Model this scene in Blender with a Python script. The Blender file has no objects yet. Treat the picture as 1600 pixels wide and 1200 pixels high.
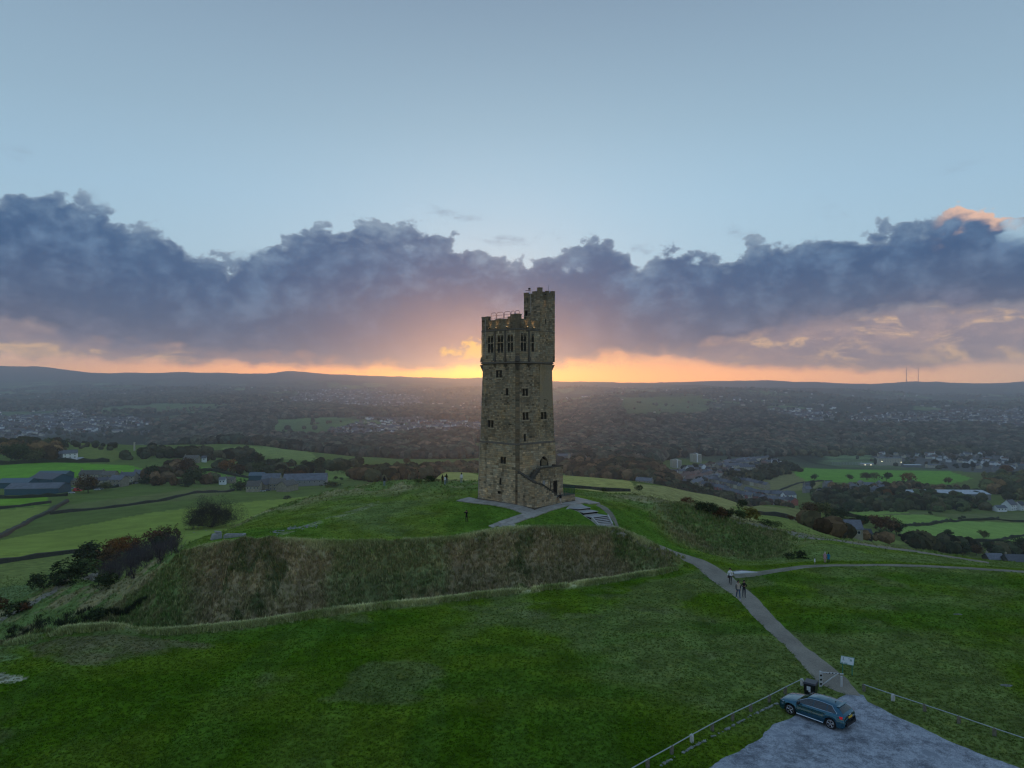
import bpy, bmesh, math, random
import numpy as np
from mathutils import Vector, Matrix
R = math.radians
rng = random.Random(7)
NR = np.random.RandomState(11)
sc = bpy.context.scene
COL = sc.collection

# ------------------------------------------------------------------ camera, sky, sun, exposure
CAMZ, F = 17.5, 1110.0
cam_d = bpy.data.cameras.new('camera')
cam_d.sensor_width = 36.0
cam_d.lens = F / 1600.0 * 36.0
cam_d.clip_start = 0.5
cam_d.clip_end = 60000.0
cam = bpy.data.objects.new('camera', cam_d)
COL.objects.link(cam)
cam.location = (0, 0, CAMZ)
cam.rotation_euler = (R(90), 0, 0)
sc.camera = cam
sc.view_settings.view_transform = 'Standard'
sc.view_settings.look = 'None'
sc.view_settings.gamma = 1.0
sc.view_settings.exposure = 0.0
sc.view_settings.use_curve_mapping = False
sc.render.engine = 'CYCLES'
sc.cycles.use_denoising = True
try:
    sc.cycles.denoiser = 'OPENIMAGEDENOISE'
except Exception:
    pass
sc.cycles.max_bounces = 6
sc.cycles.diffuse_bounces = 3
sc.cycles.glossy_bounces = 3
sc.cycles.transparent_max_bounces = 8
sc.cycles.volume_bounces = 1
sc.cycles.sample_clamp_indirect = 4.0
sc.cycles.filter_width = 1.3

SUN_AZ = math.degrees(math.atan2(765 - 800, F))      # degrees right of +Y
SUN_EL = 1.6
sun_d = bpy.data.lights.new('sun', 'SUN')
sun_d.energy = 1.1
sun_d.angle = R(4.0)
sun_d.color = (1.0, 0.44, 0.15)
sun = bpy.data.objects.new('sun', sun_d)
COL.objects.link(sun)
sun.rotation_euler = Vector((math.sin(R(SUN_AZ)) * math.cos(R(SUN_EL)), math.cos(R(SUN_AZ)) * math.cos(R(SUN_EL)), math.sin(R(SUN_EL)))).to_track_quat('Z', 'Y').to_euler()


class NB:
    """small helper for building node trees"""
    def __init__(s, nt):
        s.nt = nt
        s.n = nt.nodes
        s.l = nt.links

    def new(s, t, **kw):
        n = s.n.new(t)
        for k, v in kw.items():
            setattr(n, k, v)
        return n

    def put(s, sock, v):
        if v is None:
            return
        if hasattr(v, 'is_output') or isinstance(v, bpy.types.NodeSocket):
            s.l.new(v, sock)
        else:
            if sock.type == 'RGBA' and isinstance(v, (tuple, list)) and len(v) == 3:
                v = (*v, 1)
            sock.default_value = v

    def math(s, op, a, b=None, c=None, clamp=False):
        n = s.new('ShaderNodeMath', operation=op, use_clamp=clamp)
        s.put(n.inputs[0], a); s.put(n.inputs[1], b)
        if c is not None:
            s.put(n.inputs[2], c)
        return n.outputs[0]

    def add(s, a, b): return s.math('ADD', a, b)
    def sub(s, a, b): return s.math('SUBTRACT', a, b)
    def mul(s, a, b): return s.math('MULTIPLY', a, b)

    def ss(s, v, lo, hi, o0=0.0, o1=1.0, kind='SMOOTHSTEP'):
        n = s.new('ShaderNodeMapRange', interpolation_type=kind, clamp=True)
        s.put(n.inputs[0], v); s.put(n.inputs[1], lo); s.put(n.inputs[2], hi)
        s.put(n.inputs[3], o0); s.put(n.inputs[4], o1)
        return n.outputs[0]

    def mix(s, f, a, b, mode='MIX'):
        n = s.new('ShaderNodeMix', data_type='RGBA', blend_type=mode)
        n.clamp_factor = True
        s.put(n.inputs[0], f); s.put(n.inputs[6], a); s.put(n.inputs[7], b)
        return n.outputs[2]

    def xyz(s, x, y, z=0.0):
        n = s.new('ShaderNodeCombineXYZ')
        s.put(n.inputs[0], x); s.put(n.inputs[1], y); s.put(n.inputs[2], z)
        return n.outputs[0]

    def noise(s, vec, scale=1.0, detail=4.0, rough=0.5, dist=0.0, lac=2.0, out=0):
        n = s.new('ShaderNodeTexNoise')
        s.put(n.inputs['Vector'], vec)
        s.put(n.inputs['Scale'], scale); s.put(n.inputs['Detail'], detail)
        s.put(n.inputs['Roughness'], rough); s.put(n.inputs['Distortion'], dist)
        s.put(n.inputs['Lacunarity'], lac)
        return n.outputs[out]

    def ramp(s, f, stops, mode='LINEAR'):
        n = s.new('ShaderNodeValToRGB')
        cr = n.color_ramp
        cr.interpolation = mode
        while len(cr.elements) > 1:
            cr.elements.remove(cr.elements[-1])
        for i, (p, c) in enumerate(stops):
            e = cr.elements[0] if i == 0 else cr.elements.new(p)
            e.position = p
            e.color = (*c, 1) if len(c) == 3 else c
        s.put(n.inputs[0], f)
        return n.outputs[0]

    def curve(s, f, pts):
        n = s.new('ShaderNodeFloatCurve')
        c = n.mapping.curves[0]
        n.mapping.use_clip = False
        while len(c.points) > 2:
            c.points.remove(c.points[1])
        c.points[0].location = pts[0]
        c.points[1].location = pts[-1]
        for p in pts[1:-1]:
            c.points.new(*p)
        n.mapping.update()
        s.put(n.inputs['Value'], f)
        return n.outputs[0]


def lin(*c):
    """display 0-255 to linear"""
    return tuple(((v / 255.0) / 12.92 if v / 255.0 <= 0.04045 else ((v / 255.0 + 0.055) / 1.055) ** 2.4) for v in c)


# the sky: a sunset sky texture mixed with a measured gradient, and the cloud bank over the moor
world = bpy.data.worlds.new('World')
sc.world = world
world.use_nodes = True
nt = world.node_tree
nt.nodes.clear()
W = NB(nt)
tc = W.new('ShaderNodeTexCoord')
sep = W.new('ShaderNodeSeparateXYZ')
nt.links.new(tc.outputs['Generated'], sep.inputs[0])
dx, dy, dz = sep.outputs
az = W.math('ARCTAN2', dx, dy)                                 # 0 = straight ahead, radians, + right
hyp = W.math('SQRT', W.add(W.mul(dx, dx), W.mul(dy, dy)))
T = W.math('DIVIDE', dz, W.math('MAXIMUM', hyp, 0.02))         # tangent of elevation

def pt(px, py):
    a = math.atan2(px - 800, F)
    return a, (600 - py) / F * math.cos(a)

AZ0, AZ1 = -0.9, 0.9
aznorm = W.ss(az, AZ0, AZ1, kind='LINEAR')

def prof(pts, pad=None):
    """curve over azimuth; values are tangents times 2"""
    out = []
    for px, py in pts:
        a, t = pt(px, py)
        out.append(((a - AZ0) / (AZ1 - AZ0), t * 2.0))
    out = [(0.0, out[0][1])] + out + [(1.0, out[-1][1])]
    return W.mul(W.curve(aznorm, out), 0.5)

# base sky
sky_n = W.new('ShaderNodeTexSky', sky_type='NISHITA')
sky_n.sun_disc = False
sky_n.sun_elevation = R(2.0)
sky_n.sun_rotation = R(SUN_AZ)
sky_n.dust_density = 1.5
sky_n.altitude = 300
skyc = W.mix(1.0, sky_n.outputs[0], (0.11, 0.11, 0.11, 1), 'MULTIPLY')
grad = W.ramp(W.ss(T, 0.0, 1.0, kind='LINEAR'), [
    (0.0, lin(196, 214, 222)), (0.16, lin(178, 212, 232)), (0.25, lin(168, 204, 228)),
    (0.36, lin(156, 188, 210)), (0.54, lin(139, 166, 190)), (1.0, lin(128, 157, 190))])
# brighter above the sunken sun
sd = W.sub(az, R(SUN_AZ) + 0.06)
g1 = W.math('EXPONENT', W.mul(W.add(W.mul(W.mul(sd, sd), 5.0), W.mul(W.math('POWER', W.math('MAXIMUM', W.sub(T, 0.16), 0.0), 2.0), 25.0)), -1.0))
side = W.mix(W.math('POWER', W.math('ABSOLUTE', W.mul(az, 0.32), 0, clamp=True), 1.0), (1, 1, 1, 1), (1.0, 1.0, 1.05, 1))
base = W.mix(1.0, grad, side, 'MULTIPLY')
base = W.mix(W.mul(g1, 0.62), base, lin(184, 226, 252))
base = W.mix(0.12, base, skyc)
# sunset band on the horizon
sx = W.sub(az, R(SUN_AZ))
ax = W.math('ABSOLUTE', sx)
band = W.ramp(W.ss(ax, 0.0, 0.8, kind='LINEAR'), [
    (0.0, lin(255, 236, 30)), (0.05, lin(255, 226, 62)), (0.13, lin(255, 205, 96)), (0.3, lin(255, 190, 124)),
    (0.6, lin(218, 176, 150)), (1.0, lin(178, 172, 178))])
bandhi = W.ramp(W.ss(ax, 0.0, 0.8, kind='LINEAR'), [
    (0.0, lin(255, 190, 90)), (0.12, lin(248, 182, 118)), (0.35, lin(238, 196, 160)), (1.0, lin(205, 205, 205))])
warm = W.mix(W.ss(T, 0.010, 0.05), W.mix(1.0, band, (3.6, 2.55, 1.3, 1), 'MULTIPLY'), W.mix(1.0, bandhi, (1.7, 1.35, 1.1, 1), 'MULTIPLY'))
base = W.mix(W.ss(T, 0.05, 0.13, 1.0, 0.0), base, warm)
# cloud coordinates
p2 = W.xyz(W.mul(az, 1.0), W.mul(T, 1.35), 0.0)
wn = W.noise(p2, 6.0, 5.0, 0.55, out=1)
warp = W.new('ShaderNodeVectorMath', operation='MULTIPLY_ADD')
W.put(warp.inputs[0], wn); warp.inputs[1].default_value = (0.05, 0.05, 0.0); W.put(warp.inputs[2], p2)
pw = warp.outputs[0]
n_big = W.noise(pw, 9.0, 3.0, 0.5)
n_mid = W.noise(pw, 26.0, 7.0, 0.58)
n_fine = W.noise(pw, 70.0, 6.0, 0.6)
vor = W.new('ShaderNodeTexVoronoi', feature='SMOOTH_F1')
W.put(vor.inputs['Vector'], pw); vor.inputs['Scale'].default_value = 24.0
vor.inputs['Smoothness'].default_value = 0.35
bil = W.sub(0.55, vor.outputs['Distance'])                      # billows
vor2 = W.new('ShaderNodeTexVoronoi', feature='SMOOTH_F1')
W.put(vor2.inputs['Vector'], pw); vor2.inputs['Scale'].default_value = 58.0
vor2.inputs['Smoothness'].default_value = 0.4
bil2 = W.sub(0.5, vor2.outputs['Distance'])
edge = W.add(W.add(W.mul(W.sub(n_big, 0.5), 0.05), W.mul(W.sub(n_mid, 0.5), 0.085)), W.add(W.mul(bil, 0.022), W.mul(bil2, 0.014)))
top = prof([(-400, 300), (0, 292), (50, 284), (110, 296), (190, 332), (215, 350), (270, 352), (305, 378), (350, 394), (395, 388), (430, 366), (480, 350), (560, 340),
            (600, 352), (650, 342), (700, 362), (760, 384), (810, 398), (850, 388), (900, 376), (950, 368), (980, 384), (1000, 408), (1035, 382), (1060, 372),
            (1110, 386), (1200, 372), (1340, 352), (1430, 342), (1490, 312), (1520, 306), (1560, 322), (1600, 326), (2100, 300)])
bot = prof([(-400, 500), (0, 508), (120, 530), (240, 545), (360, 555), (470, 563), (600, 570), (700, 568), (780, 556), (870, 566), (960, 556),
            (1060, 548), (1130, 540), (1200, 520), (1260, 506), (1340, 500), (1420, 486), (1600, 482), (2100, 470)])
dt = W.add(W.sub(top, T), W.sub(edge, 0.004))
db = W.add(W.sub(T, bot), W.add(W.mul(W.sub(edge, 0.01), 0.40), 0.006))
c_top = W.ss(dt, 0.0, 0.009)
c_bot = W.ss(db, -0.012, 0.016)
cl = W.mul(c_top, c_bot)
# gaps
gap = W.ss(W.add(W.noise(pw, 13.0, 5.0, 0.5), W.mul(dt, -1.0)), 0.60, 0.66)
gap = W.mul(gap, W.ss(dt, 0.07, 0.03))
cl = W.mul(cl, W.sub(1.0, W.mul(gap, 0.85)))
# body shading
shade = W.add(W.add(W.mul(n_mid, 0.75), W.mul(W.sub(n_fine, 0.5), 0.6)), W.add(W.mul(n_big, 0.5), W.mul(bil, 0.45)))
lit = W.ss(shade, 0.48, 1.05)
hgt = W.ss(W.math('DIVIDE', W.sub(T, bot), W.math('MAXIMUM', W.sub(top, bot), 0.01)), 0.0, 1.0, kind='LINEAR')
dark = W.ramp(hgt, [(0.0, lin(90, 94, 120)), (0.25, lin(66, 88, 124)), (0.6, lin(52, 86, 128)), (1.0, lin(66, 102, 142))])
light = W.ramp(hgt, [(0.0, lin(124, 120, 142)), (0.3, lin(98, 120, 152)), (0.7, lin(100, 132, 168)), (1.0, lin(136, 160, 182))])
body = W.mix(lit, dark, light)
nearsun = W.math('EXPONENT', W.mul(W.mul(sx, sx), -26.0))
body = W.mix(W.mul(nearsun, W.ss(hgt, 0.7, 0.0, 0.0, 0.5)), body, lin(176, 134, 136))
body = W.mix(W.mul(W.ss(dt, 0.022, 0.0), 0.45), body, lin(170, 190, 206))
# warm lit heads at the far right crest
wr = W.mul(W.ss(az, 0.53, 0.56), W.ss(az, 0.635, 0.60))
body = W.mix(W.mul(wr, W.mul(W.ss(dt, 0.034, 0.008), 0.9)), body, lin(246, 200, 172))
# thin grey-pink layer below the bank, open in places to the glow
lowtop = W.ss(W.sub(T, bot), 0.02, -0.005)
lbase = prof([(-400, 545), (0, 556), (100, 562), (220, 566), (420, 570), (600, 572), (700, 574), (752, 576), (870, 548), (1000, 552), (1100, 568), (1220, 574), (1400, 578), (1500, 572), (1600, 562), (2100, 550)])
lown = W.add(W.mul(W.sub(W.noise(W.xyz(W.mul(az, 1.0), W.mul(T, 3.2), 3.0), 13.0, 7.0, 0.6, 0.6), 0.5), 1.0), 0.0)
lowc = W.mul(W.ss(W.add(W.sub(T, lbase), W.mul(W.sub(n_mid, 0.5), 0.03)), -0.006, 0.010), lowtop)
open_ = W.ss(lown, -0.01, 0.16)
lowcol = W.mix(W.ss(n_mid, 0.4, 0.66), lin(126, 118, 138), lin(170, 146, 148))
hot = W.mix(W.math('EXPONENT', W.mul(ax, -9.0)), lin(255, 206, 150), lin(255, 214, 70))
lowcol = W.mix(W.mul(open_, W.ss(W.noise(pw, 30.0, 6.0, 0.6), 0.38, 0.56)), lowcol, hot)
out = W.mix(W.mul(lowc, 0.86), base, lowcol)
# soft rays below the bank on the right
out = W.mix(cl, out, body)
# wisps above the bank
wis = W.mul(W.ss(W.noise(W.xyz(W.mul(az, 1.0), W.mul(T, 2.4), 1.7), 11.0, 8.0, 0.62), 0.55, 0.70), W.mul(W.ss(W.sub(T, top), 0.0, 0.01), W.ss(W.sub(T, top), 0.055, 0.02)))
out = W.mix(W.mul(wis, 0.6), out, lin(142, 164, 186))
# open glow beside the tower
hole_a = W.ss(W.add(W.math('POWER', W.math('DIVIDE', W.sub(az, pt(732, 545)[0]), 0.034), 2.0), W.add(W.math('POWER', W.math('DIVIDE', W.sub(T, pt(732, 545)[1]), 0.016), 2.0), W.mul(W.sub(n_mid, 0.5), 7.0))), 1.0, 0.3)
out = W.mix(hole_a, out, lin(255, 206, 74))
# below the horizon: dark land
out = W.mix(W.ss(T, -0.004, -0.03), out, (0.02, 0.03, 0.02, 1))
bg = W.new('ShaderNodeBackground')
nt.links.new(out, bg.inputs[0])
bg.inputs[1].default_value = 1.0
wo = W.new('ShaderNodeOutputWorld')
nt.links.new(bg.outputs[0], wo.inputs[0])
try:
    world.cycles.sampling_method = 'MANUAL'
    world.cycles.sample_map_resolution = 512
except Exception:
    pass

# ------------------------------------------------------------------ the lie of the land
# each column is a bearing (tangent given as a pixel column of a 1600 px wide, 24 mm view), each knot a feature that runs
# across bearings: lawn edge, ditch, rampart crest, back of the plateau, fields, valley floor, moor.
def _z(y, Y): return CAMZ - (y - 600.0) * Y / F

def K(*a):
    out = []
    for Y, v, kind in a:
        out.append((Y, _z(v, Y) if kind == 'y' else v))
    return out
i_, z_ = 'y', 'z'
FAR = {
    0:    [(230, 880, i_), (300, 848, i_), (400, 815, i_), (520, 770, i_), (620, 748, i_), (700, 730, i_), (820, 706, i_), (950, 692, i_), (1400, -140, z_), (1900, -135, z_), (2400, 665, i_), (3200, 644, i_), (4500, 625, i_), (6200, 606, i_), (8000, 589, i_)],
    200:  [(230, -40, z_), (300, 842, i_), (400, 806, i_), (500, 775, i_), (590, 756, i_), (700, 732, i_), (820, 712, i_), (950, 697, i_), (1400, -135, z_), (1900, -132, z_), (2400, 664, i_), (3200, 643, i_), (4500, 622, i_), (6200, 606, i_), (8000, 592, i_)],
    400:  [(200, -30, z_), (290, 838, i_), (380, 805, i_), (480, 776, i_), (570, 765, i_), (720, 742, i_), (900, 718, i_), (1100, 698, i_), (1350, -112, z_), (1700, 693, i_), (2300, 663, i_), (3200, 640, i_), (4500, 617, i_), (6200, 603, i_), (8000, 592, i_)],
    600:  [(200, -24, z_), (290, -46, z_), (380, -58, z_), (480, -66, z_), (600, 757, i_), (720, 741, i_), (850, 727, i_), (1050, -96, z_), (1350, 706, i_), (1700, 685, i_), (2200, 664, i_), (3200, 644, i_), (4500, 624, i_), (6200, 606, i_), (8000, 595, i_)],
    700:  [(200, -15, z_), (290, 738, i_), (380, -40, z_), (480, -60, z_), (600, -76, z_), (720, -88, z_), (850, -95, z_), (1050, 725, i_), (1350, 704, i_), (1700, 685, i_), (2200, 666, i_), (3200, 644, i_), (4500, 625, i_), (6200, 607, i_), (8000, 597, i_)],
    800:  [(190, -12, z_), (285, 742, i_), (360, -34, z_), (480, -62, z_), (600, -80, z_), (720, -92, z_), (850, -100, z_), (1050, 722, i_), (1350, 703, i_), (1700, 686, i_), (2200, 668, i_), (3200, 645, i_), (4500, 625, i_), (6200, 610, i_), (8000, 602, i_)],
    900:  [(200, 768, i_), (290, 745, i_), (360, -36, z_), (480, -66, z_), (600, -84, z_), (720, -94, z_), (850, -100, z_), (1050, 722, i_), (1350, 706, i_), (1700, 690, i_), (2200, 668, i_), (3200, 645, i_), (4500, 622, i_), (6200, 610, i_), (8000, 603, i_)],
    1000: [(200, 768, i_), (290, 753, i_), (360, -42, z_), (480, -72, z_), (600, -88, z_), (720, -98, z_), (880, 742, i_), (1060, 727, i_), (1350, 708, i_), (1700, 690, i_), (2200, 658, i_), (3200, 636, i_), (4500, 617, i_), (6200, 611, i_), (8000, 604, i_)],
    1100: [(200, 790, i_), (290, 772, i_), (360, -50, z_), (480, -80, z_), (600, -98, z_), (740, 786, i_), (900, 758, i_), (1080, 738, i_), (1350, 718, i_), (1750, 696, i_), (2300, 668, i_), (3200, 644, i_), (4500, 620, i_), (5600, 612, i_), (8000, 605, i_)],
    1200: [(190, 816, i_), (260, 800, i_), (340, 790, i_), (480, -76, z_), (600, -96, z_), (740, 794, i_), (880, 774, i_), (1080, 744, i_), (1350, 723, i_), (1750, 700, i_), (2400, 668, i_), (3200, 644, i_), (4500, 622, i_), (5600, 613, i_), (8000, 606, i_)],
    1300: [(190, -24, z_), (270, 832, i_), (370, 808, i_), (500, 802, i_), (640, -104, z_), (780, 784, i_), (930, 760, i_), (1130, 744, i_), (1500, 722, i_), (1900, 700, i_), (2500, 668, i_), (3300, 643, i_), (4600, 623, i_), (5800, 614, i_), (8000, 607, i_)],
    1400: [(190, -30, z_), (280, 865, i_), (400, 838, i_), (530, 812, i_), (660, 797, i_), (800, 776, i_), (930, 760, i_), (1130, 746, i_), (1500, 723, i_), (1950, 702, i_), (2600, 666, i_), (3500, 641, i_), (4800, 625, i_), (6200, 617, i_), (8000, 608, i_)],
    1600: [(190, -34, z_), (280, -62, z_), (400, 884, i_), (520, 838, i_), (640, 812, i_), (790, 786, i_), (930, 768, i_), (1130, 750, i_), (1500, 727, i_), (1950, 702, i_), (2600, 668, i_), (3500, 645, i_), (4800, 628, i_), (6200, 619, i_), (8000, 608, i_)],
}
# near columns: Y0 start, lawn mid, lawn edge, ditch, crest, plateau mid, plateau back, first fall
NEAR = {
    -300: [(20, -5.6, z_), (42, -5.7, z_), (62, -7.0, z_), (74, -14, z_), (92, -20, z_), (105, -24, z_), (120, -27, z_), (150, -33, z_)],
    0:    [(20, -5.5, z_), (42, -5.6, z_), (63.5, 1012, i_), (74, -13.6, z_), (93, 1004, i_), (108, 968, i_), (124, 942, i_), (150, -28, z_)],
    120:  [(20, -5.5, z_), (42, -5.5, z_), (66.0, 988, i_), (74, -12.6, z_), (86, -12.4, z_), (103, 930, i_), (117, 908, i_), (150, -26, z_)],
    185:  [(20, -5.5, z_), (42, -5.5, z_), (66.5, 984, i_), (74, -12.4, z_), (87, 944, i_), (99, 912, i_), (112, -14.5, z_), (150, -26, z_)],
    240:  [(20, -5.5, z_), (42, -5.5, z_), (66.0, 993, i_), (73, -12.5, z_), (88, 897, i_), (98, -7.2, z_), (110, -13.0, z_), (150, -25, z_)],
    330:  [(20, -5.5, z_), (42, -5.5, z_), (66.8, 987, i_), (74, -12.0, z_), (87, 854, i_), (97, 838, i_), (110, -6.2, z_), (150, -22, z_)],
    450:  [(20, -5.5, z_), (42, -5.4, z_), (69.0, 971, i_), (76, -11.4, z_), (87, 846, i_), (104, 812, i_), (132, 786, i_), (155, -18, z_)],
    560:  [(20, -5.5, z_), (42, -5.4, z_), (72.5, 955, i_), (79.5, -10.6, z_), (88.5, 850, i_), (106, 796, i_), (140, 759, i_), (160, -11, z_)],
    690:  [(20, -5.5, z_), (42, -5.3, z_), (76.0, 942, i_), (82.5, -9.6, z_), (90.5, 845, i_), (106, -0.9, z_), (126, 753, i_), (150, -5, z_)],
    800:  [(20, -5.5, z_), (42, -5.3, z_), (78.5, 928, i_), (85.0, -8.8, z_), (94.0, 829, i_), (104, -0.1, z_), (124, 0.0, z_), (150, -5, z_)],
    900:  [(20, -5.5, z_), (42, -5.3, z_), (81.0, 917, i_), (87.0, -8.2, z_), (95.0, 828, i_), (105, -0.15, z_), (122, -0.9, z_), (150, -5, z_)],
    960:  [(20, -5.5, z_), (42, -5.3, z_), (83.5, 909, i_), (88.5, -7.4, z_), (95.5, 831, i_), (106, 792, i_), (122, 773, i_), (150, -7, z_)],
    1020: [(20, -5.5, z_), (42, -5.3, z_), (86.0, 899, i_), (88.5, -6.0, z_), (93.0, 853, i_), (104, 812, i_), (118, 783, i_), (150, -9, z_)],
    1060: [(20, -5.5, z_), (42, -5.3, z_), (86.0, 892, i_), (88.0, 882, i_), (91.0, 868, i_), (101, 842, i_), (114, 788, i_), (150, -11, z_)],
    1120: [(20, -5.5, z_), (42, -5.3, z_), (84.0, 905, i_), (87.0, 893, i_), (91.0, 877, i_), (101, 862, i_), (115, 800, i_), (150, -12, z_)],
    1170: [(20, -5.5, z_), (42, -5.3, z_), (82.0, 912, i_), (86.5, 897, i_), (91.0, 884, i_), (102, 868, i_), (118, 820, i_), (150, -13, z_)],
    1230: [(20, -5.5, z_), (42, -5.3, z_), (80.0, 920, i_), (87.0, 892, i_), (92.0, 880, i_), (99, 869, i_), (126, 830, i_), (150, -17, z_)],
    1300: [(20, -5.5, z_), (42, -5.3, z_), (80.0, 920, i_), (89.0, 885, i_), (93.0, 876, i_), (103, 854, i_), (124, 842, i_), (150, -19, z_)],
    1400: [(20, -5.5, z_), (42, -5.3, z_), (80.0, 920, i_), (89.0, 886, i_), (93.0, 878, i_), (103, 864, i_), (122, 856, i_), (150, -22, z_)],
    1600: [(20, -5.5, z_), (42, -5.3, z_), (80.0, 920, i_), (88.0, 894, i_), (92.0, 888, i_), (102, 880, i_), (113, 884, i_), (150, -26, z_)],
    1900: [(20, -5.5, z_), (42, -5.3, z_), (78.0, 930, i_), (86.0, -6.4, z_), (92.0, -7.5, z_), (102, -11, z_), (113, -15, z_), (150, -30, z_)],
}
RIDGE = [(-700, 560), (-200, 568), (0, 571), (70, 573), (130, 581), (180, 583), (300, 582), (400, 584), (432, 583), (452, 579), (480, 582), (540, 586),
         (640, 589), (700, 591), (755, 590), (870, 596), (1000, 598), (1120, 595), (1200, 595), (1300, 598), (1370, 600), (1400, 597), (1450, 596), (1530, 600), (1560, 599), (1600, 596), (1800, 590), (2300, 590)]


def pchip_slopes(x, y):
    """x (n,), y (n,m) -> monotone slopes"""
    h = np.diff(x)[:, None] if x.ndim == 1 else np.diff(x, axis=0)
    d = np.diff(y, axis=0) / h
    m = np.zeros_like(y)
    m[0] = d[0]; m[-1] = d[-1]
    a, b = d[:-1], d[1:]
    w1 = 2 * h[1:] + h[:-1]; w2 = h[1:] + 2 * h[:-1]
    with np.errstate(divide='ignore', invalid='ignore'):
        mm = (w1 + w2) / (w1 / a + w2 / b)
    mm[(a * b) <= 0] = 0
    m[1:-1] = np.nan_to_num(mm)
    return m


def pchip(x, y, xq):
    m = pchip_slopes(x, y)
    k = np.clip(np.searchsorted(x, xq) - 1, 0, len(x) - 2)
    h = (x[k + 1] - x[k])[:, None]
    t = ((xq - x[k]))[:, None] / h
    t = np.clip(t, 0, 1)
    return ((1 + 2 * t) * (1 - t) ** 2 * y[k] + t * (1 - t) ** 2 * h * m[k] + t * t * (3 - 2 * t) * y[k + 1] + t * t * (t - 1) * h * m[k + 1])


def hash2(ix, iy, seed):
    n = (ix.astype(np.int64) * 374761393 + iy.astype(np.int64) * 668265263 + seed * 1442695041) & 0x7fffffff
    n = ((n ^ (n >> 13)) * 1274126177) & 0x7fffffff
    n = n ^ (n >> 16)
    return (n & 0xffff) / 65535.0


def vnoise(x, y, seed=0):
    ix = np.floor(x); iy = np.floor(y)
    fx = x - ix; fy = y - iy
    fx = fx * fx * fx * (fx * (fx * 6 - 15) + 10); fy = fy * fy * fy * (fy * (fy * 6 - 15) + 10)
    a = hash2(ix, iy, seed); b = hash2(ix + 1, iy, seed); c = hash2(ix, iy + 1, seed); d = hash2(ix + 1, iy + 1, seed)
    return (a * (1 - fx) + b * fx) * (1 - fy) + (c * (1 - fx) + d * fx) * fy - 0.5


def fbm(x, y, octs=4, seed=0, gain=0.5):
    s = 0; a = 1.0
    for o in range(octs):
        s = s + a * vnoise(x, y, seed + o * 17)
        x = x * 2.03 + 11.3; y = y * 2.03 - 7.7; a *= gain
    return s


def smooth(v, a, b):
    t = np.clip((v - a) / (b - a), 0, 1)
    return t * t * (3 - 2 * t)

NC = 800
US = np.linspace(-250, 1850, NC)
YR = np.concatenate([np.linspace(30, 62, 110, endpoint=False), np.linspace(62, 150, 270, endpoint=False),
                     np.exp(np.linspace(math.log(150), math.log(1000), 150, endpoint=False)),
                     np.exp(np.linspace(math.log(1000), math.log(10900), 120))])
NRW = len(YR)
YSPLIT = 380 + 45

def build_heights():
    fc = sorted(FAR); nc = sorted(NEAR)
    fx = np.array([-640.] + [float(c) for c in fc] + [2240.])
    ff = [K(*FAR[c]) for c in fc]
    ff = np.array([ff[0]] + ff + [ff[-1]])
    nx = np.array([-640.] + [float(c) for c in nc] + [2240.])
    nn = [K(*NEAR[c]) for c in nc]
    nn = np.array([nn[0]] + nn + [nn[-1]])
    FY = pchip(fx, ff[:, :, 0], US); FZ = pchip(fx, ff[:, :, 1], US)
    NY = pchip(nx, nn[:, :, 0], US); NZ = pchip(nx, nn[:, :, 1], US)
    ry = np.interp(US, [r[0] for r in RIDGE], [r[1] for r in RIDGE])
    k = np.ones(9) / 9
    ry = np.convolve(np.pad(ry, 4, mode='edge'), k, 'valid')
    RZ = CAMZ - (ry - 600) * 9600 / F
    YY = np.concatenate([NY, FY, np.full((NC, 1), 9600.), np.full((NC, 1), 12000.), np.full((NC, 1), 15000.)], 1)
    ZZ = np.concatenate([NZ, FZ, RZ[:, None], RZ[:, None] - 130, RZ[:, None] - 200], 1)
    # keep knots in order
    for j in range(1, YY.shape[1]):
        YY[:, j] = np.maximum(YY[:, j], YY[:, j - 1] + 1.5)
    H = np.zeros((NRW, NC))
    KN = np.zeros((NC, YY.shape[1]))
    for c in range(NC):
        H[:, c] = pchip(YY[c], ZZ[c][:, None], YR)[:, 0]
    return H, YY
H, KY = build_heights()
GX = (US[None, :] - 800.0) / F * YR[:, None]
GY = np.repeat(YR[:, None], NC, 1)


def kidx(j):
    return KY[:, j][None, :]
Yg = YR[:, None]
# masks of the near ground, in units of the features
k_edge, k_ditch, k_crest, k_mid, k_back = kidx(2), kidx(3), kidx(4), kidx(5), kidx(6)
m_slope = smooth(Yg, k_edge + 0.3, k_edge + 2.0) * (1 - smooth(Yg, k_crest - 1.2, k_crest + 0.6))
ug = US[None, :] + 0 * Yg
m_slope = m_slope * (1 - smooth(ug, 1040, 1075))
# the second bank, right of the main path
m_bank2 = smooth(ug, 1010, 1060) * (1 - smooth(ug, 1190, 1260)) * smooth(Yg, k_crest + 5, k_mid + 1.5) * (1 - smooth(Yg, k_back - 1.5, k_back + 1))
m_rough = np.clip(smooth(Yg, k_mid + 2, k_back - 2) * (1 - smooth(Yg, 175, 210)) * (1 - smooth(ug, 720, 770) * (1 - smooth(ug, 930, 990))), 0, 1)
m_left = (1 - smooth(ug, 260, 330)) * smooth(Yg, k_edge + 0.5, k_edge + 2) * (1 - smooth(Yg, 160, 190))
m_lip = np.exp(-((Yg - k_edge) / 0.55) ** 2) * (1 - smooth(ug, 1030, 1070)) * smooth(ug, -20, 60)
m_lip2 = np.exp(-((Yg - k_crest) / 0.8) ** 2) * (1 - smooth(ug, 1000, 1060)) * smooth(ug, 240, 330)
m_lawn = (1 - smooth(Yg, k_edge - 0.4, k_edge + 0.3)) * (1 - smooth(ug, 1035, 1065)) + smooth(ug, 1035, 1065) * (1 - smooth(Yg, k_ditch + 0.5, k_ditch + 3))
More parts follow.
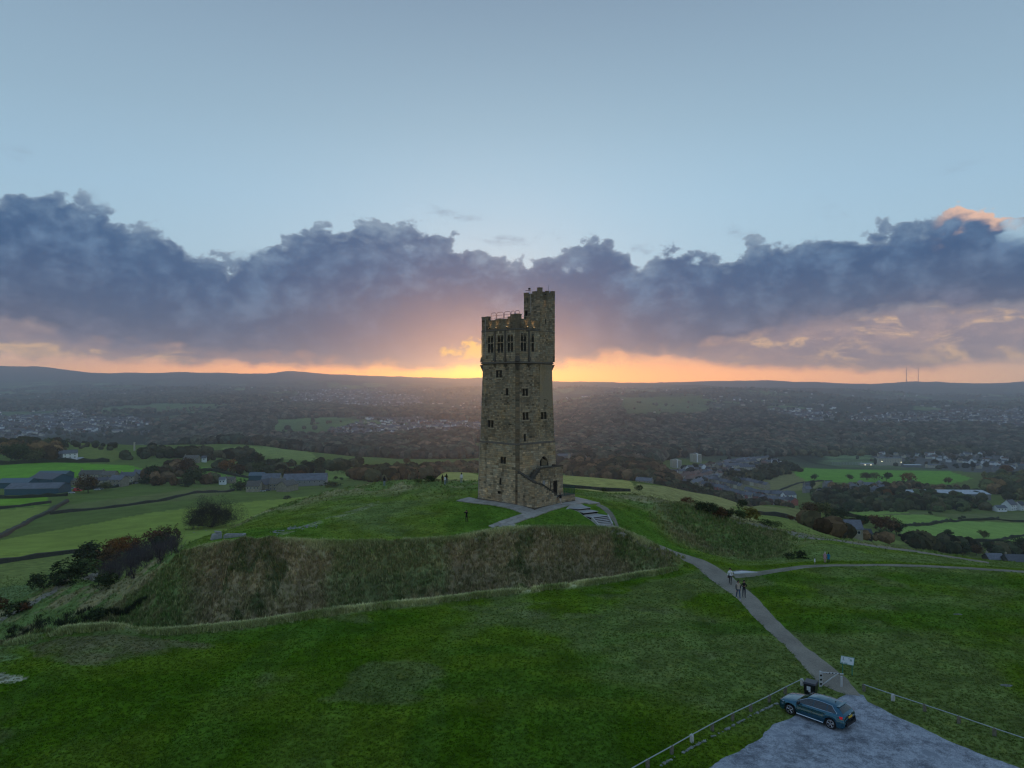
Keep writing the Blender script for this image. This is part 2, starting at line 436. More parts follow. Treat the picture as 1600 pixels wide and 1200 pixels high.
m_rough = np.clip(np.maximum(np.maximum(m_slope, m_bank2), np.maximum(m_rough, m_left)), 0, 1)
near_w = 1 - smooth(Yg, 160, 220)
H += m_rough * near_w * (0.42 * fbm(GX / 2.6, GY / 2.6, 3, 5) + 0.16 * fbm(GX / 0.8, GY / 0.8, 2, 9))
# furrows running down the rampart
fur = fbm(GX / 3.4, GY / 14.0, 3, 21)
H += m_slope * 1.9 * fur
H += (1 - m_rough) * near_w * (0.10 * fbm(GX / 6.0, GY / 6.0, 3, 31) + 0.03 * fbm(GX / 0.9, GY / 0.9, 2, 33))
H += m_lip * 0.30
H += (1 - near_w) * (fbm(GX / 70, GY / 70, 3, 41) * 2.4 * smooth(Yg, 220, 420) + fbm(GX / 320, GY / 320, 4, 43) * 14 * smooth(Yg, 1200, 2600))
H += fbm(GX / 900, GY / 900, 4, 47) * 60 * smooth(Yg, 3300, 5500) * (1 - smooth(Yg, 7800, 9300))
H += fbm(GX / 240, GY / 500, 3, 49) * 6 * smooth(Yg, 9000, 9500)
YI = 600 + F * (CAMZ - H) / Yg                       # image row of every ground vertex (used only to look places up)
UI = ug


def zat(x, y):
    """ground height at a place"""
    x = np.asarray(x, float); y = np.asarray(y, float)
    u = 800 + F * x / np.maximum(y, 1e-3)
    c = np.clip((u - US[0]) / (US[1] - US[0]), 0, NC - 1.001)
    r = np.clip(np.searchsorted(YR, y) - 1, 0, NRW - 2)
    tr = np.clip((y - YR[r]) / (YR[r + 1] - YR[r]), 0, 1)
    ci = c.astype(int); tcn = c - ci
    return (H[r, ci] * (1 - tr) * (1 - tcn) + H[r + 1, ci] * tr * (1 - tcn) + H[r, ci + 1] * (1 - tr) * tcn + H[r + 1, ci + 1] * tr * tcn)


def hit(px, py, ymin=30.0):
    """the place on the ground seen at a point of the photograph"""
    c = (px - US[0]) / (US[1] - US[0])
    ci = int(c); t = c - ci
    yi = YI[:, ci] * (1 - t) + YI[:, ci + 1] * t
    ok = (yi <= py) & (YR >= ymin)
    k = int(np.argmax(ok))
    if not ok.any():
        k = NRW - 1
    if k > 0 and YR[k - 1] >= ymin and yi[k - 1] > py:
        f = (yi[k - 1] - py) / (yi[k - 1] - yi[k] + 1e-9)
        Y = YR[k - 1] + f * (YR[k] - YR[k - 1])
    else:
        Y = YR[k]
    X = (px - 800) / F * Y
    return Vector((X, Y, float(zat(X, Y))))


def at_z(px, py, z):
    Y = (CAMZ - z) * F / (py - 600.0)
    return Vector(((px - 800) / F * Y, Y, z))


def inpoly(u, v, poly):
    """vectorised point in polygon"""
    res = np.zeros(np.broadcast(u, v).shape, bool)
    n = len(poly)
    for i in range(n):
        x1, y1 = poly[i]; x2, y2 = poly[(i + 1) % n]
        c = ((y1 > v) != (y2 > v)) & (u < (x2 - x1) * (v - y1) / (y2 - y1 + 1e-12) + x1)
        res ^= c
    return res


def polymask(poly, y0=0, y1=1e9, soft=2.0):
    """soft mask of a field given by the outline it shows"""
    jx = fbm(GX / 40, GY / 40, 2, 77) * soft * 2
    m = inpoly(UI + jx, YI + jx * 0.35, poly) & (Yg >= y0) & (Yg <= y1)
    return m.astype(float)

# ------------------------------------------------------------------ colours of the ground (base colours, not light)
def colmap():
    C = np.zeros((NRW, NC, 3))
    patch = np.zeros((NRW, NC)); dry = np.zeros((NRW, NC))
    def put(mask, col, k=1.0):
        m = (mask * k)[..., None]
        C[:] = C * (1 - m) + np.array(col) * m
    lawn = (0.078, 0.130, 0.010); rough = (0.19, 0.155, 0.085); grassy = (0.070, 0.105, 0.034)
    C[:] = (0.085, 0.12, 0.045)
    nz = fbm(GX / 5, GY / 5, 4, 61); nz2 = fbm(GX / 1.6, GY / 1.6, 3, 63); nz3 = fbm(GX / 16, GY / 16, 3, 65)
    nearm = 1 - smooth(Yg, 200, 240)
    put(nearm, lawn)
    plateau = smooth(Yg, k_crest - 0.5, k_crest + 1) * nearm
    put(plateau, (0.115, 0.165, 0.024))
    put(plateau * (1 - m_rough) * smooth(nz3 + nz * .4, -.05, .3), (0.13, 0.175, 0.06), 0.7)
    put(plateau * (1 - m_rough) * smooth(-nz3, .0, .3), (0.06, 0.135, 0.016), 0.7)
    put(m_slope, rough)
    put(m_slope * smooth(fur + nz * 0.6, 0.10, 0.32), (0.055, 0.075, 0.028), 0.9)
    put(m_slope * smooth(nz2 + nz, 0.10, 0.4), (0.27, 0.215, 0.12), 0.75)
    put(m_slope * smooth(fbm(GX / 9, GY / 9, 3, 67), .02, .2), (0.10, 0.15, 0.045), 0.65)
    lowslope = smooth((k_crest - Yg) / (k_crest - k_edge), 0.45, 0.8) * m_slope
    put(lowslope * smooth(nz + 0.3, 0.1, 0.5), (0.07, 0.12, 0.03), 0.85)
    put(m_slope * smooth(ug, 860, 960) * smooth(nz + 0.3, 0.1, 0.4), (0.08, 0.12, 0.036), 0.7)
    put(m_left, (0.10, 0.15, 0.045))
    put(m_left * smooth(nz, 0.0, 0.25), (0.20, 0.17, 0.09), 0.8)
    put(m_bank2, (0.16, 0.15, 0.07)); put(m_bank2 * smooth(nz + nz3, -0.05, 0.25), (0.08, 0.14, 0.034), 0.8)
    back = m_rough * (1 - m_slope) * (1 - m_left) * (1 - m_bank2)
    put(back, (0.12, 0.165, 0.05)); put(back * smooth(nz, -0.1, 0.15), (0.25, 0.225, 0.115), 0.85)
    put(back * smooth(nz3, 0.05, 0.25), (0.16, 0.14, 0.07), 0.6)
    put(np.clip(m_lip + m_lip2 * 0.55, 0, 1) * smooth(nz + 0.35, 0.1, 0.4), (0.52, 0.50, 0.28), 0.9)
    dry[:] = np.clip(m_rough + m_lip, 0, 1) * nearm
    # lawn variation: greyer swathes and darker, richer ones
    lw = m_lawn
    put(lw * smooth(nz3 + nz * 0.3, 0.0, 0.3), (0.115, 0.145, 0.045), 0.8)
    put(lw * smooth(-nz3 + nz * 0.2, 0.05, 0.32), (0.042, 0.098, 0.004), 0.8)
    put(lw * smooth(fbm(GX / 22, GY / 6.0, 4, 69), 0.04, 0.34), (0.045, 0.105, 0.010), 0.6)
    put(lw * smooth(fbm(GX / 3.0, GY / 20.0, 3, 71), 0.12, 0.34), (0.085, 0.155, 0.030), 0.22)
    put(lw * smooth(fbm(GX / 9, GY / 9, 4, 73), 0.26, 0.4), (0.12, 0.13, 0.055), 0.5)
    P = polymask
    # bright small fields, pasture, hillside: outlines as seen
    midm = (Yg > 210) & (Yg < 1400)
    put(midm * (ug < 700), (0.085, 0.13, 0.045))
    put(P([(-600, 900), (-600, 830), (0, 845), (240, 800), (330, 790), (480, 775), (560, 760), (600, 900)], 180, 560), (0.15, 0.22, 0.058))
    put(P([(-600, 1100), (-600, 905), (0, 878), (130, 862), (300, 850), (300, 1100)], 120, 420), (0.115, 0.165, 0.062))
    put(P([(-600, 800), (0, 797), (80, 790), (70, 800), (0, 835), (-600, 900)], 180, 560), (0.15, 0.21, 0.060))
    put(P([(-600, 775), (0, 776), (74, 775), (78, 788), (0, 795), (-600, 800)], 200, 760), (0.12, 0.25, 0.035))
    put(P([(110, 788), (200, 776), (360, 757), (362, 770), (180, 795), (78, 804)], 200, 760), (0.105, 0.135, 0.062))
    put(P([(-600, 780), (-600, 725), (0, 726), (90, 722), (200, 727), (240, 735), (180, 750), (0, 765)], 560, 1000), (0.10, 0.25, 0.034))
    put(P([(110, 694), (150, 690), (200, 712), (175, 722), (130, 716)], 700, 1200), (0.11, 0.15, 0.05))
    put(P([(285, 722), (330, 732), (400, 745), (380, 755), (330, 748), (280, 738)], 500, 1100), (0.10, 0.20, 0.05))
    put(P([(345, 700), (400, 697), (480, 704), (500, 720), (420, 716), (350, 712)], 700, 1300), (0.14, 0.20, 0.08))
    put(P([(500, 735), (560, 727), (620, 727), (640, 745), (560, 750), (470, 752)], 500, 1100), (0.12, 0.19, 0.065))
    put(P([(660, 800), (660, 736), (720, 735), (760, 745), (870, 742), (940, 744), (985, 752), (996, 768), (870, 800)], 160, 340), (0.24, 0.26, 0.11))
    put(P([(985, 768), (995, 755), (1080, 764), (1190, 790), (1185, 840), (1000, 830)], 130, 340), (0.20, 0.22, 0.11))
    put(P([(1140, 790), (1260, 800), (1420, 850), (1250, 850)], 150, 420), (0.13, 0.18, 0.065))
    put(P([(1180, 798), (1130, 786), (1250, 795), (1275, 812), (1200, 820)], 240, 620), (0.15, 0.17, 0.085))
    put(P([(1310, 800), (1400, 798), (1500, 812), (1440, 822), (1395, 817)], 300, 800), (0.14, 0.24, 0.07))
    put(P([(1405, 824), (1500, 814), (1620, 818), (1700, 850), (1560, 845), (1410, 838)], 300, 800), (0.15, 0.26, 0.08))
    put(P([(1400, 838), (1560, 848), (1500, 848), (1420, 846)], 300, 800), (0.10, 0.15, 0.06))
    put(P([(1360, 805), (1700, 800), (1700, 818), (1505, 812), (1450, 800)], 400, 1000), (0.10, 0.13, 0.065))
    put(P([(1120, 760), (1180, 748), (1240, 738), (1285, 755), (1270, 765), (1210, 770)], 600, 1400), (0.15, 0.16, 0.085))
    put(P([(1240, 740), (1275, 722), (1370, 713), (1372, 722), (1480, 735), (1520, 748), (1480, 756), (1260, 752)], 700, 1800), (0.10, 0.24, 0.045))
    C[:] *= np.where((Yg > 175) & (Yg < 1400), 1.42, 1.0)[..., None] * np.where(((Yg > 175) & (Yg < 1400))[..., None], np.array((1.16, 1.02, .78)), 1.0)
    tr_ = P([(596, 786), (560, 800), (520, 812), (470, 828), (440, 836), (430, 834), (470, 822), (520, 806), (560, 794), (590, 782)], 84, 140)
    put(tr_ * smooth(nz2, -.3, .1), (0.22, 0.23, 0.13), 0.6)
    brn = P([(40, 1012), (100, 996), (190, 992), (340, 1008), (300, 1030), (180, 1042), (60, 1036)], 40, 70) * smooth(nz + nz3, -.12, .2)
    put(brn, (0.13, 0.115, 0.06), 0.7)
    put(P([(-60, 1050), (0, 1052), (46, 1060), (20, 1068), (-60, 1066)], 40, 70) * smooth(nz, -.25, .1), (0.36, 0.34, 0.25), 0.8)
    put(P([(-80, 1010), (0, 1000), (50, 990), (90, 1000), (30, 1030), (-80, 1050)], 40, 75) * smooth(nz2, -.2, .2), (0.16, 0.22, 0.09), 0.6)
    wood = np.zeros((NRW, NC)); town = np.zeros((NRW, NC))
    farm = (Yg > 1300)
    C[:] = np.where(farm[..., None], np.array((0.095, 0.115, 0.065)), C)
    patch[:] = smooth(Yg, 1300, 1500)
    for poly, y0, y1 in [
        ([(230, 705), (240, 668), (300, 652), (400, 628), (540, 630), (600, 634), (760, 650), (760, 660), (560, 650), (440, 662), (425, 684), (560, 688), (640, 682), (700, 676), (760, 682),
          (760, 745), (640, 735), (560, 727), (480, 712), (350, 702)], 1150, 3600),
        ([(0, 645), (120, 640), (240, 650), (240, 640), (360, 632), (420, 625), (300, 618), (180, 622), (120, 632), (0, 630)], 3000, 5600),
        ([(865, 742), (865, 668), (900, 652), (970, 650), (985, 656), (1090, 652), (1180, 640), (1260, 664), (1400, 668), (1500, 665), (1640, 680), (1900, 690), (1900, 735), (1620, 735), (1560, 712), (1520, 702),
          (1280, 708), (1235, 712), (1180, 716), (1130, 712), (1050, 716), (960, 745), (900, 748)], 1000, 3600),
        ([(865, 640), (960, 622), (975, 650), (865, 668)], 2200, 4600),
    ]:
        wood = np.maximum(wood, P(poly, y0, y1))
    put(wood, (0.030, 0.036, 0.026)); patch *= (1 - wood)
    for poly, y0, y1 in [
        ([(0, 690), (-600, 690), (-600, 640), (0, 642), (110, 640), (140, 654), (225, 656), (228, 668), (150, 676), (60, 684)], 1900, 3600),
        ([(505, 682), (520, 664), (560, 655), (700, 655), (752, 662), (752, 678), (660, 676), (640, 682), (560, 686)], 1500, 3000),
        ([(1185, 640), (1290, 640), (1310, 655), (1260, 662), (1190, 656)], 2300, 4200),
        ([(1340, 650), (1500, 640), (1600, 642), (1900, 642), (1900, 690), (1600, 680), (1450, 670), (1300, 662)], 2300, 4200),
        ([(440, 634), (470, 612), (560, 610), (660, 622), (640, 638), (520, 636)], 3000, 6500),
        ([(1360, 712), (1500, 702), (1650, 712), (1650, 734), (1540, 740), (1500, 736), (1370, 724)], 1200, 2200),
        ([(1020, 762), (1060, 735), (1130, 720), (1235, 722), (1240, 732), (1120, 762), (1230, 785), (1190, 800), (1080, 782)], 650, 1500),
    ]:
        town = np.maximum(town, P(poly, y0, y1))
    put(town, (0.12, 0.118, 0.112)); patch *= (1 - town)
    for poly, y0, y1, col in [
        ([(430, 655), (520, 652), (640, 662), (560, 664), (520, 672), (440, 686), (420, 680)], 1500, 3000, (0.13, 0.21, 0.075)),
        ([(120, 640), (260, 630), (380, 632), (330, 640), (190, 645)], 2800, 5000, (0.14, 0.20, 0.085)),
        ([(0, 644), (110, 642), (60, 650), (0, 652)], 2300, 4500, (0.11, 0.17, 0.08)),
        ([(970, 622), (1100, 618), (1110, 640), (1060, 652), (985, 656), (965, 640)], 2000, 5000, (0.12, 0.16, 0.055)),
        ([(655, 678), (700, 676), (720, 682), (660, 684)], 1200, 3000, (0.12, 0.19, 0.07)),
        ([(730, 694), (760, 690), (760, 720), (740, 712)], 1000, 3000, (0.10, 0.15, 0.06)),
    ]:
        m = P(poly, y0, y1)
        put(m, col); patch *= (1 - m * 0.75); wood *= (1 - m); town *= (1 - m)
    moor = smooth(Yg, 7000, 8200)
    put(moor, (0.055, 0.055, 0.050)); patch *= (1 - moor)
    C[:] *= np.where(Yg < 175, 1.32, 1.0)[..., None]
    return C, patch, dry, wood, town
CC, M_PATCH, M_DRY, M_WOOD, M_TOWN = colmap()


# ------------------------------------------------------------------ materials
def mat(name, color=(0.5, 0.5, 0.5), rough=0.8, metal=0.0, spec=0.3, emis=None, estr=0.0, noise=0.0, nscale=4.0, bump=0.0, coat=0.0, trans=0.0, rand=0.0):
    m = bpy.data.materials.new(name)
    m.use_nodes = True
    b = NB(m.node_tree)
    p = m.node_tree.nodes['Principled BSDF']
    p.inputs['Roughness'].default_value = rough
    p.inputs['Metallic'].default_value = metal
    p.inputs['Specular IOR Level'].default_value = spec
    p.inputs['Coat Weight'].default_value = coat
    c = (*color, 1)
    if noise or bump or rand:
        tcn = b.new('ShaderNodeTexCoord')
        v = tcn.outputs['Object']
        n = b.noise(v, nscale, 6.0, 0.6)
        if noise:
            f = b.ss(n, 0.3, 0.7, 1 - noise, 1 + noise, kind='LINEAR')
            cc = b.mix(1.0, c, b.xyz(f, f, f), 'MULTIPLY')
        else:
            cc = b.mix(0.0, c, c)
        if rand:
            oi = b.new('ShaderNodeObjectInfo')
            f = b.ss(oi.outputs['Random'], 0, 1, 1 - rand, 1 + rand, kind='LINEAR')
            cc = b.mix(1.0, cc, b.xyz(f, f, f), 'MULTIPLY')
        b.l.new(cc, p.inputs['Base Color'])
        if bump:
            bn = b.new('ShaderNodeBump')
            bn.inputs['Strength'].default_value = 0.6
            bn.inputs['Distance'].default_value = bump
            b.l.new(n, bn.inputs['Height'])
            b.l.new(bn.outputs[0], p.inputs['Normal'])
    else:
        p.inputs['Base Color'].default_value = c
    if emis:
        p.inputs['Emission Color'].default_value = (*emis, 1)
        p.inputs['Emission Strength'].default_value = estr
    return m


def ground_mat(name, near=True):
    m = bpy.data.materials.new(name)
    m.use_nodes = True
    b = NB(m.node_tree)
    p = m.node_tree.nodes['Principled BSDF']
    p.inputs['Roughness'].default_value = 1.0
    p.inputs['Specular IOR Level'].default_value = 0.0
    at = b.new('ShaderNodeAttribute', attribute_name='gcol')
    tcn = b.new('ShaderNodeTexCoord')
    v = tcn.outputs['Object']
    col = at.outputs['Color']
    if near:
        dr = b.new('ShaderNodeAttribute', attribute_name='gdry').outputs['Fac']
        n1 = b.noise(v, 0.35, 6.0, 0.65)
        n2 = b.noise(v, 3.0, 5.0, 0.7)
        mp = b.new('ShaderNodeMapping'); mp.inputs['Scale'].default_value = (1.0, 0.35, 0.35)
        b.l.new(v, mp.inputs[0])
        n3 = b.noise(mp.outputs[0], 7.0, 4.0, 0.7)
        f = b.ss(n1, 0.3, 0.7, 0.58, 1.45, kind='LINEAR')
        f2 = b.ss(n2, 0.25, 0.75, 0.62, 1.4, kind='LINEAR')
        f3 = b.ss(n3, 0.3, 0.7, 0.6, 1.45, kind='LINEAR')
        f4 = b.add(b.mul(f2, b.sub(1.0, dr)), b.mul(f3, dr))
        fm = b.mul(f, f4)
        col = b.mix(1.0, col, b.xyz(fm, fm, fm), 'MULTIPLY')
        # yellower and bluer blades
        col = b.mix(b.ss(b.noise(v, 1.1, 3.0, 0.5), 0.5, 0.7, 0, 0.45), col, b.mix(1.0, col, (1.35, 1.08, 0.75, 1), 'MULTIPLY'))
        bn = b.new('ShaderNodeBump')
        bn.inputs['Strength'].default_value = 0.7
        bn.inputs['Distance'].default_value = 0.10
        b.l.new(b.add(n2, b.mul(n3, 0.6)), bn.inputs['Height'])
        b.l.new(bn.outputs[0], p.inputs['Normal'])
    else:
        pa = b.new('ShaderNodeAttribute', attribute_name='gpatch').outputs['Fac']
        mp = b.new('ShaderNodeMapping'); mp.inputs['Scale'].default_value = (1.0 / 230, 1.0 / 420, 0.0)
        mp.inputs['Rotation'].default_value = (0, 0, 0.3)
        b.l.new(v, mp.inputs[0])
        wv = b.noise(mp.outputs[0], 1.3, 3.0, 0.5, out=1)
        wm = b.new('ShaderNodeVectorMath', operation='MULTIPLY_ADD')
        b.put(wm.inputs[0], wv); wm.inputs[1].default_value = (0.7, 0.7, 0.0); b.put(wm.inputs[2], mp.outputs[0])
        vo = b.new('ShaderNodeTexVoronoi', feature='F1'); b.put(vo.inputs['Vector'], wm.outputs[0]); vo.inputs['Scale'].default_value = 1.0
        ve = b.new('ShaderNodeTexVoronoi', feature='DISTANCE_TO_EDGE'); b.put(ve.inputs['Vector'], wm.outputs[0]); ve.inputs['Scale'].default_value = 1.0
        cs = b.new('ShaderNodeSeparateColor'); b.l.new(vo.outputs['Color'], cs.inputs[0])
        fc = b.ramp(cs.outputs[0], [(0, (0.080, 0.095, 0.060)), (0.22, (0.15, 0.22, 0.09)), (0.36, (0.055, 0.060, 0.045)), (0.6, (0.12, 0.15, 0.08)), (0.74, (0.19, 0.26, 0.12)), (0.86, (0.065, 0.07, 0.05))], 'CONSTANT')
        hedge = b.ss(ve.outputs['Distance'], 0.03, 0.07, 1.0, 0.0)
        clump = b.ss(b.noise(v, 1.0 / 120, 6.0, 0.7), 0.47, 0.53)
        fc = b.mix(b.mul(clump, 0.5), fc, (0.045, 0.052, 0.034, 1))
        fc = b.mix(b.mul(hedge, 0.85), fc, (0.028, 0.032, 0.022, 1))
        col = b.mix(pa, col, fc)
        n1 = b.noise(v, 1.0 / 14, 6.0, 0.7)
        f = b.ss(n1, 0.3, 0.7, 0.78, 1.22, kind='LINEAR')
        col = b.mix(1.0, col, b.xyz(f, f, f), 'MULTIPLY')
    b.l.new(col, p.inputs['Base Color'])
    return m


def link(o, parent=None):
    COL.objects.link(o)
    if parent is not None:
        o.parent = parent
    return o


def tag(o, label=None, cat=None, group=None, kind=None):
    if label: o['label'] = label
    if cat: o['category'] = cat
    if group: o['group'] = group
    if kind: o['kind'] = kind
    return o


def grid_mesh(name, X, Y, Z, m, smooth_=True, attrs=None):
    r, c = X.shape
    me = bpy.data.meshes.new(name)
    co = np.stack([X, Y, Z], -1).reshape(-1, 3).astype(np.float32)
    me.vertices.add(r * c)
    me.vertices.foreach_set('co', co.ravel())
    i = np.arange(r * c).reshape(r, c)
    q = np.stack([i[:-1, :-1], i[:-1, 1:], i[1:, 1:], i[1:, :-1]], -1).reshape(-1, 4)
    nq = len(q)
    me.loops.add(nq * 4)
    me.loops.foreach_set('vertex_index', q.ravel().astype(np.int32))
    me.polygons.add(nq)
    me.polygons.foreach_set('loop_start', np.arange(0, nq * 4, 4, dtype=np.int32))
    me.polygons.foreach_set('use_smooth', np.full(nq, smooth_))
    me.update(calc_edges=True)
    for nme, (kind, data) in (attrs or {}).items():
        if kind == 'COL':
            a = me.attributes.new(nme, 'FLOAT_COLOR', 'POINT')
            d = np.concatenate([data.reshape(-1, 3), np.ones((r * c, 1))], 1)
            a.data.foreach_set('color', d.astype(np.float32).ravel())
        else:
            a = me.attributes.new(nme, 'FLOAT', 'POINT')
            a.data.foreach_set('value', data.reshape(-1).astype(np.float32))
    if m: me.materials.append(m)
    o = bpy.data.objects.new(name, me)
    return link(o)

sN = slice(0, YSPLIT + 1); sF = slice(YSPLIT, NRW)
g1 = grid_mesh('ground', GX[sN], GY[sN], H[sN], ground_mat('hill grass', True), attrs={'gcol': ('COL', CC[sN]), 'gdry': ('F', M_DRY[sN])})
tag(g1, kind='structure')
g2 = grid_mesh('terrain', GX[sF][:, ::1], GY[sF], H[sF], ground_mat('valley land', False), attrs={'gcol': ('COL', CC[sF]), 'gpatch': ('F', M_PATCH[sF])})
tag(g2, kind='structure')
# the lawn behind and below the viewpoint
xs = np.linspace(-220, 220, 30); ys = np.linspace(-260, 30.0, 30)
bx_, by_ = np.meshgrid(xs, ys)
gb = grid_mesh('lawn', bx_, by_, np.full_like(bx_, -5.6), ground_mat('hill grass behind', True),
               attrs={'gcol': ('COL', np.broadcast_to(np.array((0.060, 0.125, 0.014)), bx_.shape + (3,))), 'gdry': ('F', np.zeros_like(bx_))})
tag(gb, kind='structure')

# ------------------------------------------------------------------ haze: the evening air over the valley
def add_haze():
    bm = bmesh.new()
    bmesh.ops.create_cube(bm, size=1.0)
    zlo, zhi = float(H.min()) - 3.0, float(H.max()) + 45.0
    for v in bm.verts:
        v.co = Vector((v.co.x * 2 * 10600, (v.co.y + 0.5) * (10960 + 270) - 270, (v.co.z + 0.5) * (zhi - zlo) + zlo))
    me = bpy.data.meshes.new('haze'); bm.to_mesh(me); bm.free()
    m = bpy.data.materials.new('haze'); m.use_nodes = True
    n = m.node_tree; n.nodes.clear()
    add = n.nodes.new('ShaderNodeAddShader')
    # clear air scattering every way, and fine droplets scattering forwards round the low sun
    for i, (c, dn, g) in enumerate((((0.78, 0.89, 1.0, 1), 8.5e-5, 0.10), ((1.0, 0.97, 0.94, 1), 3.8e-5, 0.85))):
        pv = n.nodes.new('ShaderNodeVolumePrincipled')
        pv.inputs['Color'].default_value = c
        pv.inputs['Density'].default_value = dn
        pv.inputs['Anisotropy'].default_value = g
        n.links.new(pv.outputs[0], add.inputs[i])
    oo = n.nodes.new('ShaderNodeOutputMaterial')
    n.links.new(add.outputs[0], oo.inputs['Volume'])
    me.materials.append(m)
    o = bpy.data.objects.new('haze', me); link(o)
    tag(o, kind='stuff')
add_haze()

# ------------------------------------------------------------------ mesh tools
class MB:
    """collects faces and builds ONE mesh object"""
    def __init__(s):
        s.v = []; s.f = []; s.m = []; s.c = []; s.col = (1, 1, 1); s.mi = 0

    def face(s, pts, mi=None, col=None):
        b = len(s.v)
        s.v.extend([tuple(p) for p in pts])
        s.f.append(tuple(range(b, b + len(pts))))
        s.m.append(s.mi if mi is None else mi)
        s.c.append(s.col if col is None else col)

    def mesh_(s, vs, fs, mi=None):
        b = len(s.v)
        s.v.extend([tuple(p) for p in vs])
        for f in fs:
            s.f.append(tuple(b + i for i in f)); s.m.append(s.mi if mi is None else mi); s.c.append(s.col)

    def box(s, c, d, M=None, mi=None, bot=True):
        x, y, z = d[0] / 2, d[1] / 2, d[2] / 2
        vs = [Vector((c[0] + i * x, c[1] + j * y, c[2] + k * z)) for k in (-1, 1) for j in (-1, 1) for i in (-1, 1)]
        if M is not None: vs = [M @ v for v in vs]
        fs = [(4, 5, 7, 6), (0, 1, 5, 4), (1, 3, 7, 5), (3, 2, 6, 7), (2, 0, 4, 6)]
        if bot: fs.append((0, 2, 3, 1))
        s.mesh_(vs, fs, mi)

    def hexa(s, b4, t4, mi=None):
        """prism from 4 bottom and 4 top points (counter-clockwise from above)"""
        s.mesh_(list(b4) + list(t4), [(3, 2, 1, 0), (4, 5, 6, 7), (0, 1, 5, 4), (1, 2, 6, 5), (2, 3, 7, 6), (3, 0, 4, 7)], mi)

    def tube(s, pts, r, n=6, mi=None, cap=True):
        pts = [Vector(p) for p in pts]
        rs = r if isinstance(r, (list, tuple)) else [r] * len(pts)
        vs = []; fs = []
        up = Vector((0, 0, 1))
        for i, p in enumerate(pts):
            d = (pts[min(i + 1, len(pts) - 1)] - pts[max(i - 1, 0)])
            if d.length < 1e-9: d = Vector((0, 0, 1))
            d.normalize()
            a = d.cross(up if abs(d.z) < 0.95 else Vector((1, 0, 0))).normalized()
            b = d.cross(a)
            for k in range(n):
                t = 2 * math.pi * k / n
                vs.append(p + (a * math.cos(t) + b * math.sin(t)) * rs[i])
        for i in range(len(pts) - 1):
            for k in range(n):
                q = (k + 1) % n
                fs.append((i * n + k, i * n + q, (i + 1) * n + q, (i + 1) * n + k))
        if cap:
            fs.append(tuple(range(n))[::-1]); e = (len(pts) - 1) * n
            fs.append(tuple(range(e, e + n)))
        s.mesh_(vs, fs, mi)

    def data(s, name, mats, smooth_=False, col=False):
        me = bpy.data.meshes.new(name)
        me.from_pydata(s.v, [], s.f)
        for m in (mats if isinstance(mats, (list, tuple)) else [mats]):
            me.materials.append(m)
        me.polygons.foreach_set('material_index', np.array(s.m, np.int32))
        if smooth_: me.polygons.foreach_set('use_smooth', np.ones(len(s.f), bool))
        if col:
            a = me.attributes.new('scol', 'FLOAT_COLOR', 'CORNER')
            ln = np.array([len(f) for f in s.f])
            c = np.repeat(np.array(s.c, np.float32), ln, axis=0)
            a.data.foreach_set('color', np.concatenate([c, np.ones((len(c), 1), np.float32)], 1).ravel())
        me.update()
        return me

    def build(s, name, mats, parent=None, smooth_=False, col=False, kind=None, label=None):
        o = bpy.data.objects.new(name, s.data(name, mats, smooth_, col))
        link(o, parent)
        if kind: o['kind'] = kind
        if label: o['label'] = label
        return o


def empty(name, loc=(0, 0, 0), rz=0.0, label=None, cat=None, group=None, scale=1.0):
    o = bpy.data.objects.new(name, None)
    o.location = loc
    o.rotation_euler = (0, 0, rz)
    if scale != 1.0: o.scale = (scale,) * 3
    o.empty_display_size = 0.5
    link(o)
    return tag(o, label, cat, group)


KIDS = {}
def kids(o):
    return [c for c in o.children]


def copy_tree(o, parent=None):
    c = o.copy()
    COL.objects.link(c)
    c.parent = parent
    for ch in kids(o):
        copy_tree(ch, c)
    return c


def stone_mat(name, base, var=0.35, rough=0.92, sooty=0.5, ns=0.35):
    m = bpy.data.materials.new(name)
    m.use_nodes = True
    b = NB(m.node_tree)
    p = m.node_tree.nodes['Principled BSDF']
    p.inputs['Roughness'].default_value = rough
    p.inputs['Specular IOR Level'].default_value = 0.15
    a = b.new('ShaderNodeAttribute', attribute_name='scol').outputs['Color']
    g = b.new('ShaderNodeTexCoord').outputs['Object']
    n = b.noise(g, ns, 5.0, 0.62)
    n2 = b.noise(g, 7.0, 5.0, 0.7)
    col = b.mix(1.0, (*base, 1), a, 'MULTIPLY')
    f = b.ss(n2, 0.3, 0.7, 1 - var, 1 + var, kind='LINEAR')
    col = b.mix(1.0, col, b.xyz(f, f, f), 'MULTIPLY')
    mp = b.new('ShaderNodeMapping'); mp.inputs['Scale'].default_value = (0.9, 0.9, 0.16)
    b.l.new(g, mp.inputs[0])
    st = b.noise(mp.outputs[0], 1.0, 5.0, 0.65)
    col = b.mix(b.mul(b.ss(st, 0.5, 0.72), sooty), col, b.mix(1.0, col, (0.42, 0.43, 0.45, 1), 'MULTIPLY'))
    col = b.mix(b.mul(b.ss(n, 0.52, 0.7), 0.5), col, b.mix(1.0, col, (1.25, 1.08, 0.78, 1), 'MULTIPLY'))
    b.l.new(col, p.inputs['Base Color'])
    bn = b.new('ShaderNodeBump'); bn.inputs['Strength'].default_value = 0.7; bn.inputs['Distance'].default_value = 0.03
    b.l.new(n2, bn.inputs['Height']); b.l.new(bn.outputs[0], p.inputs['Normal'])
    return m


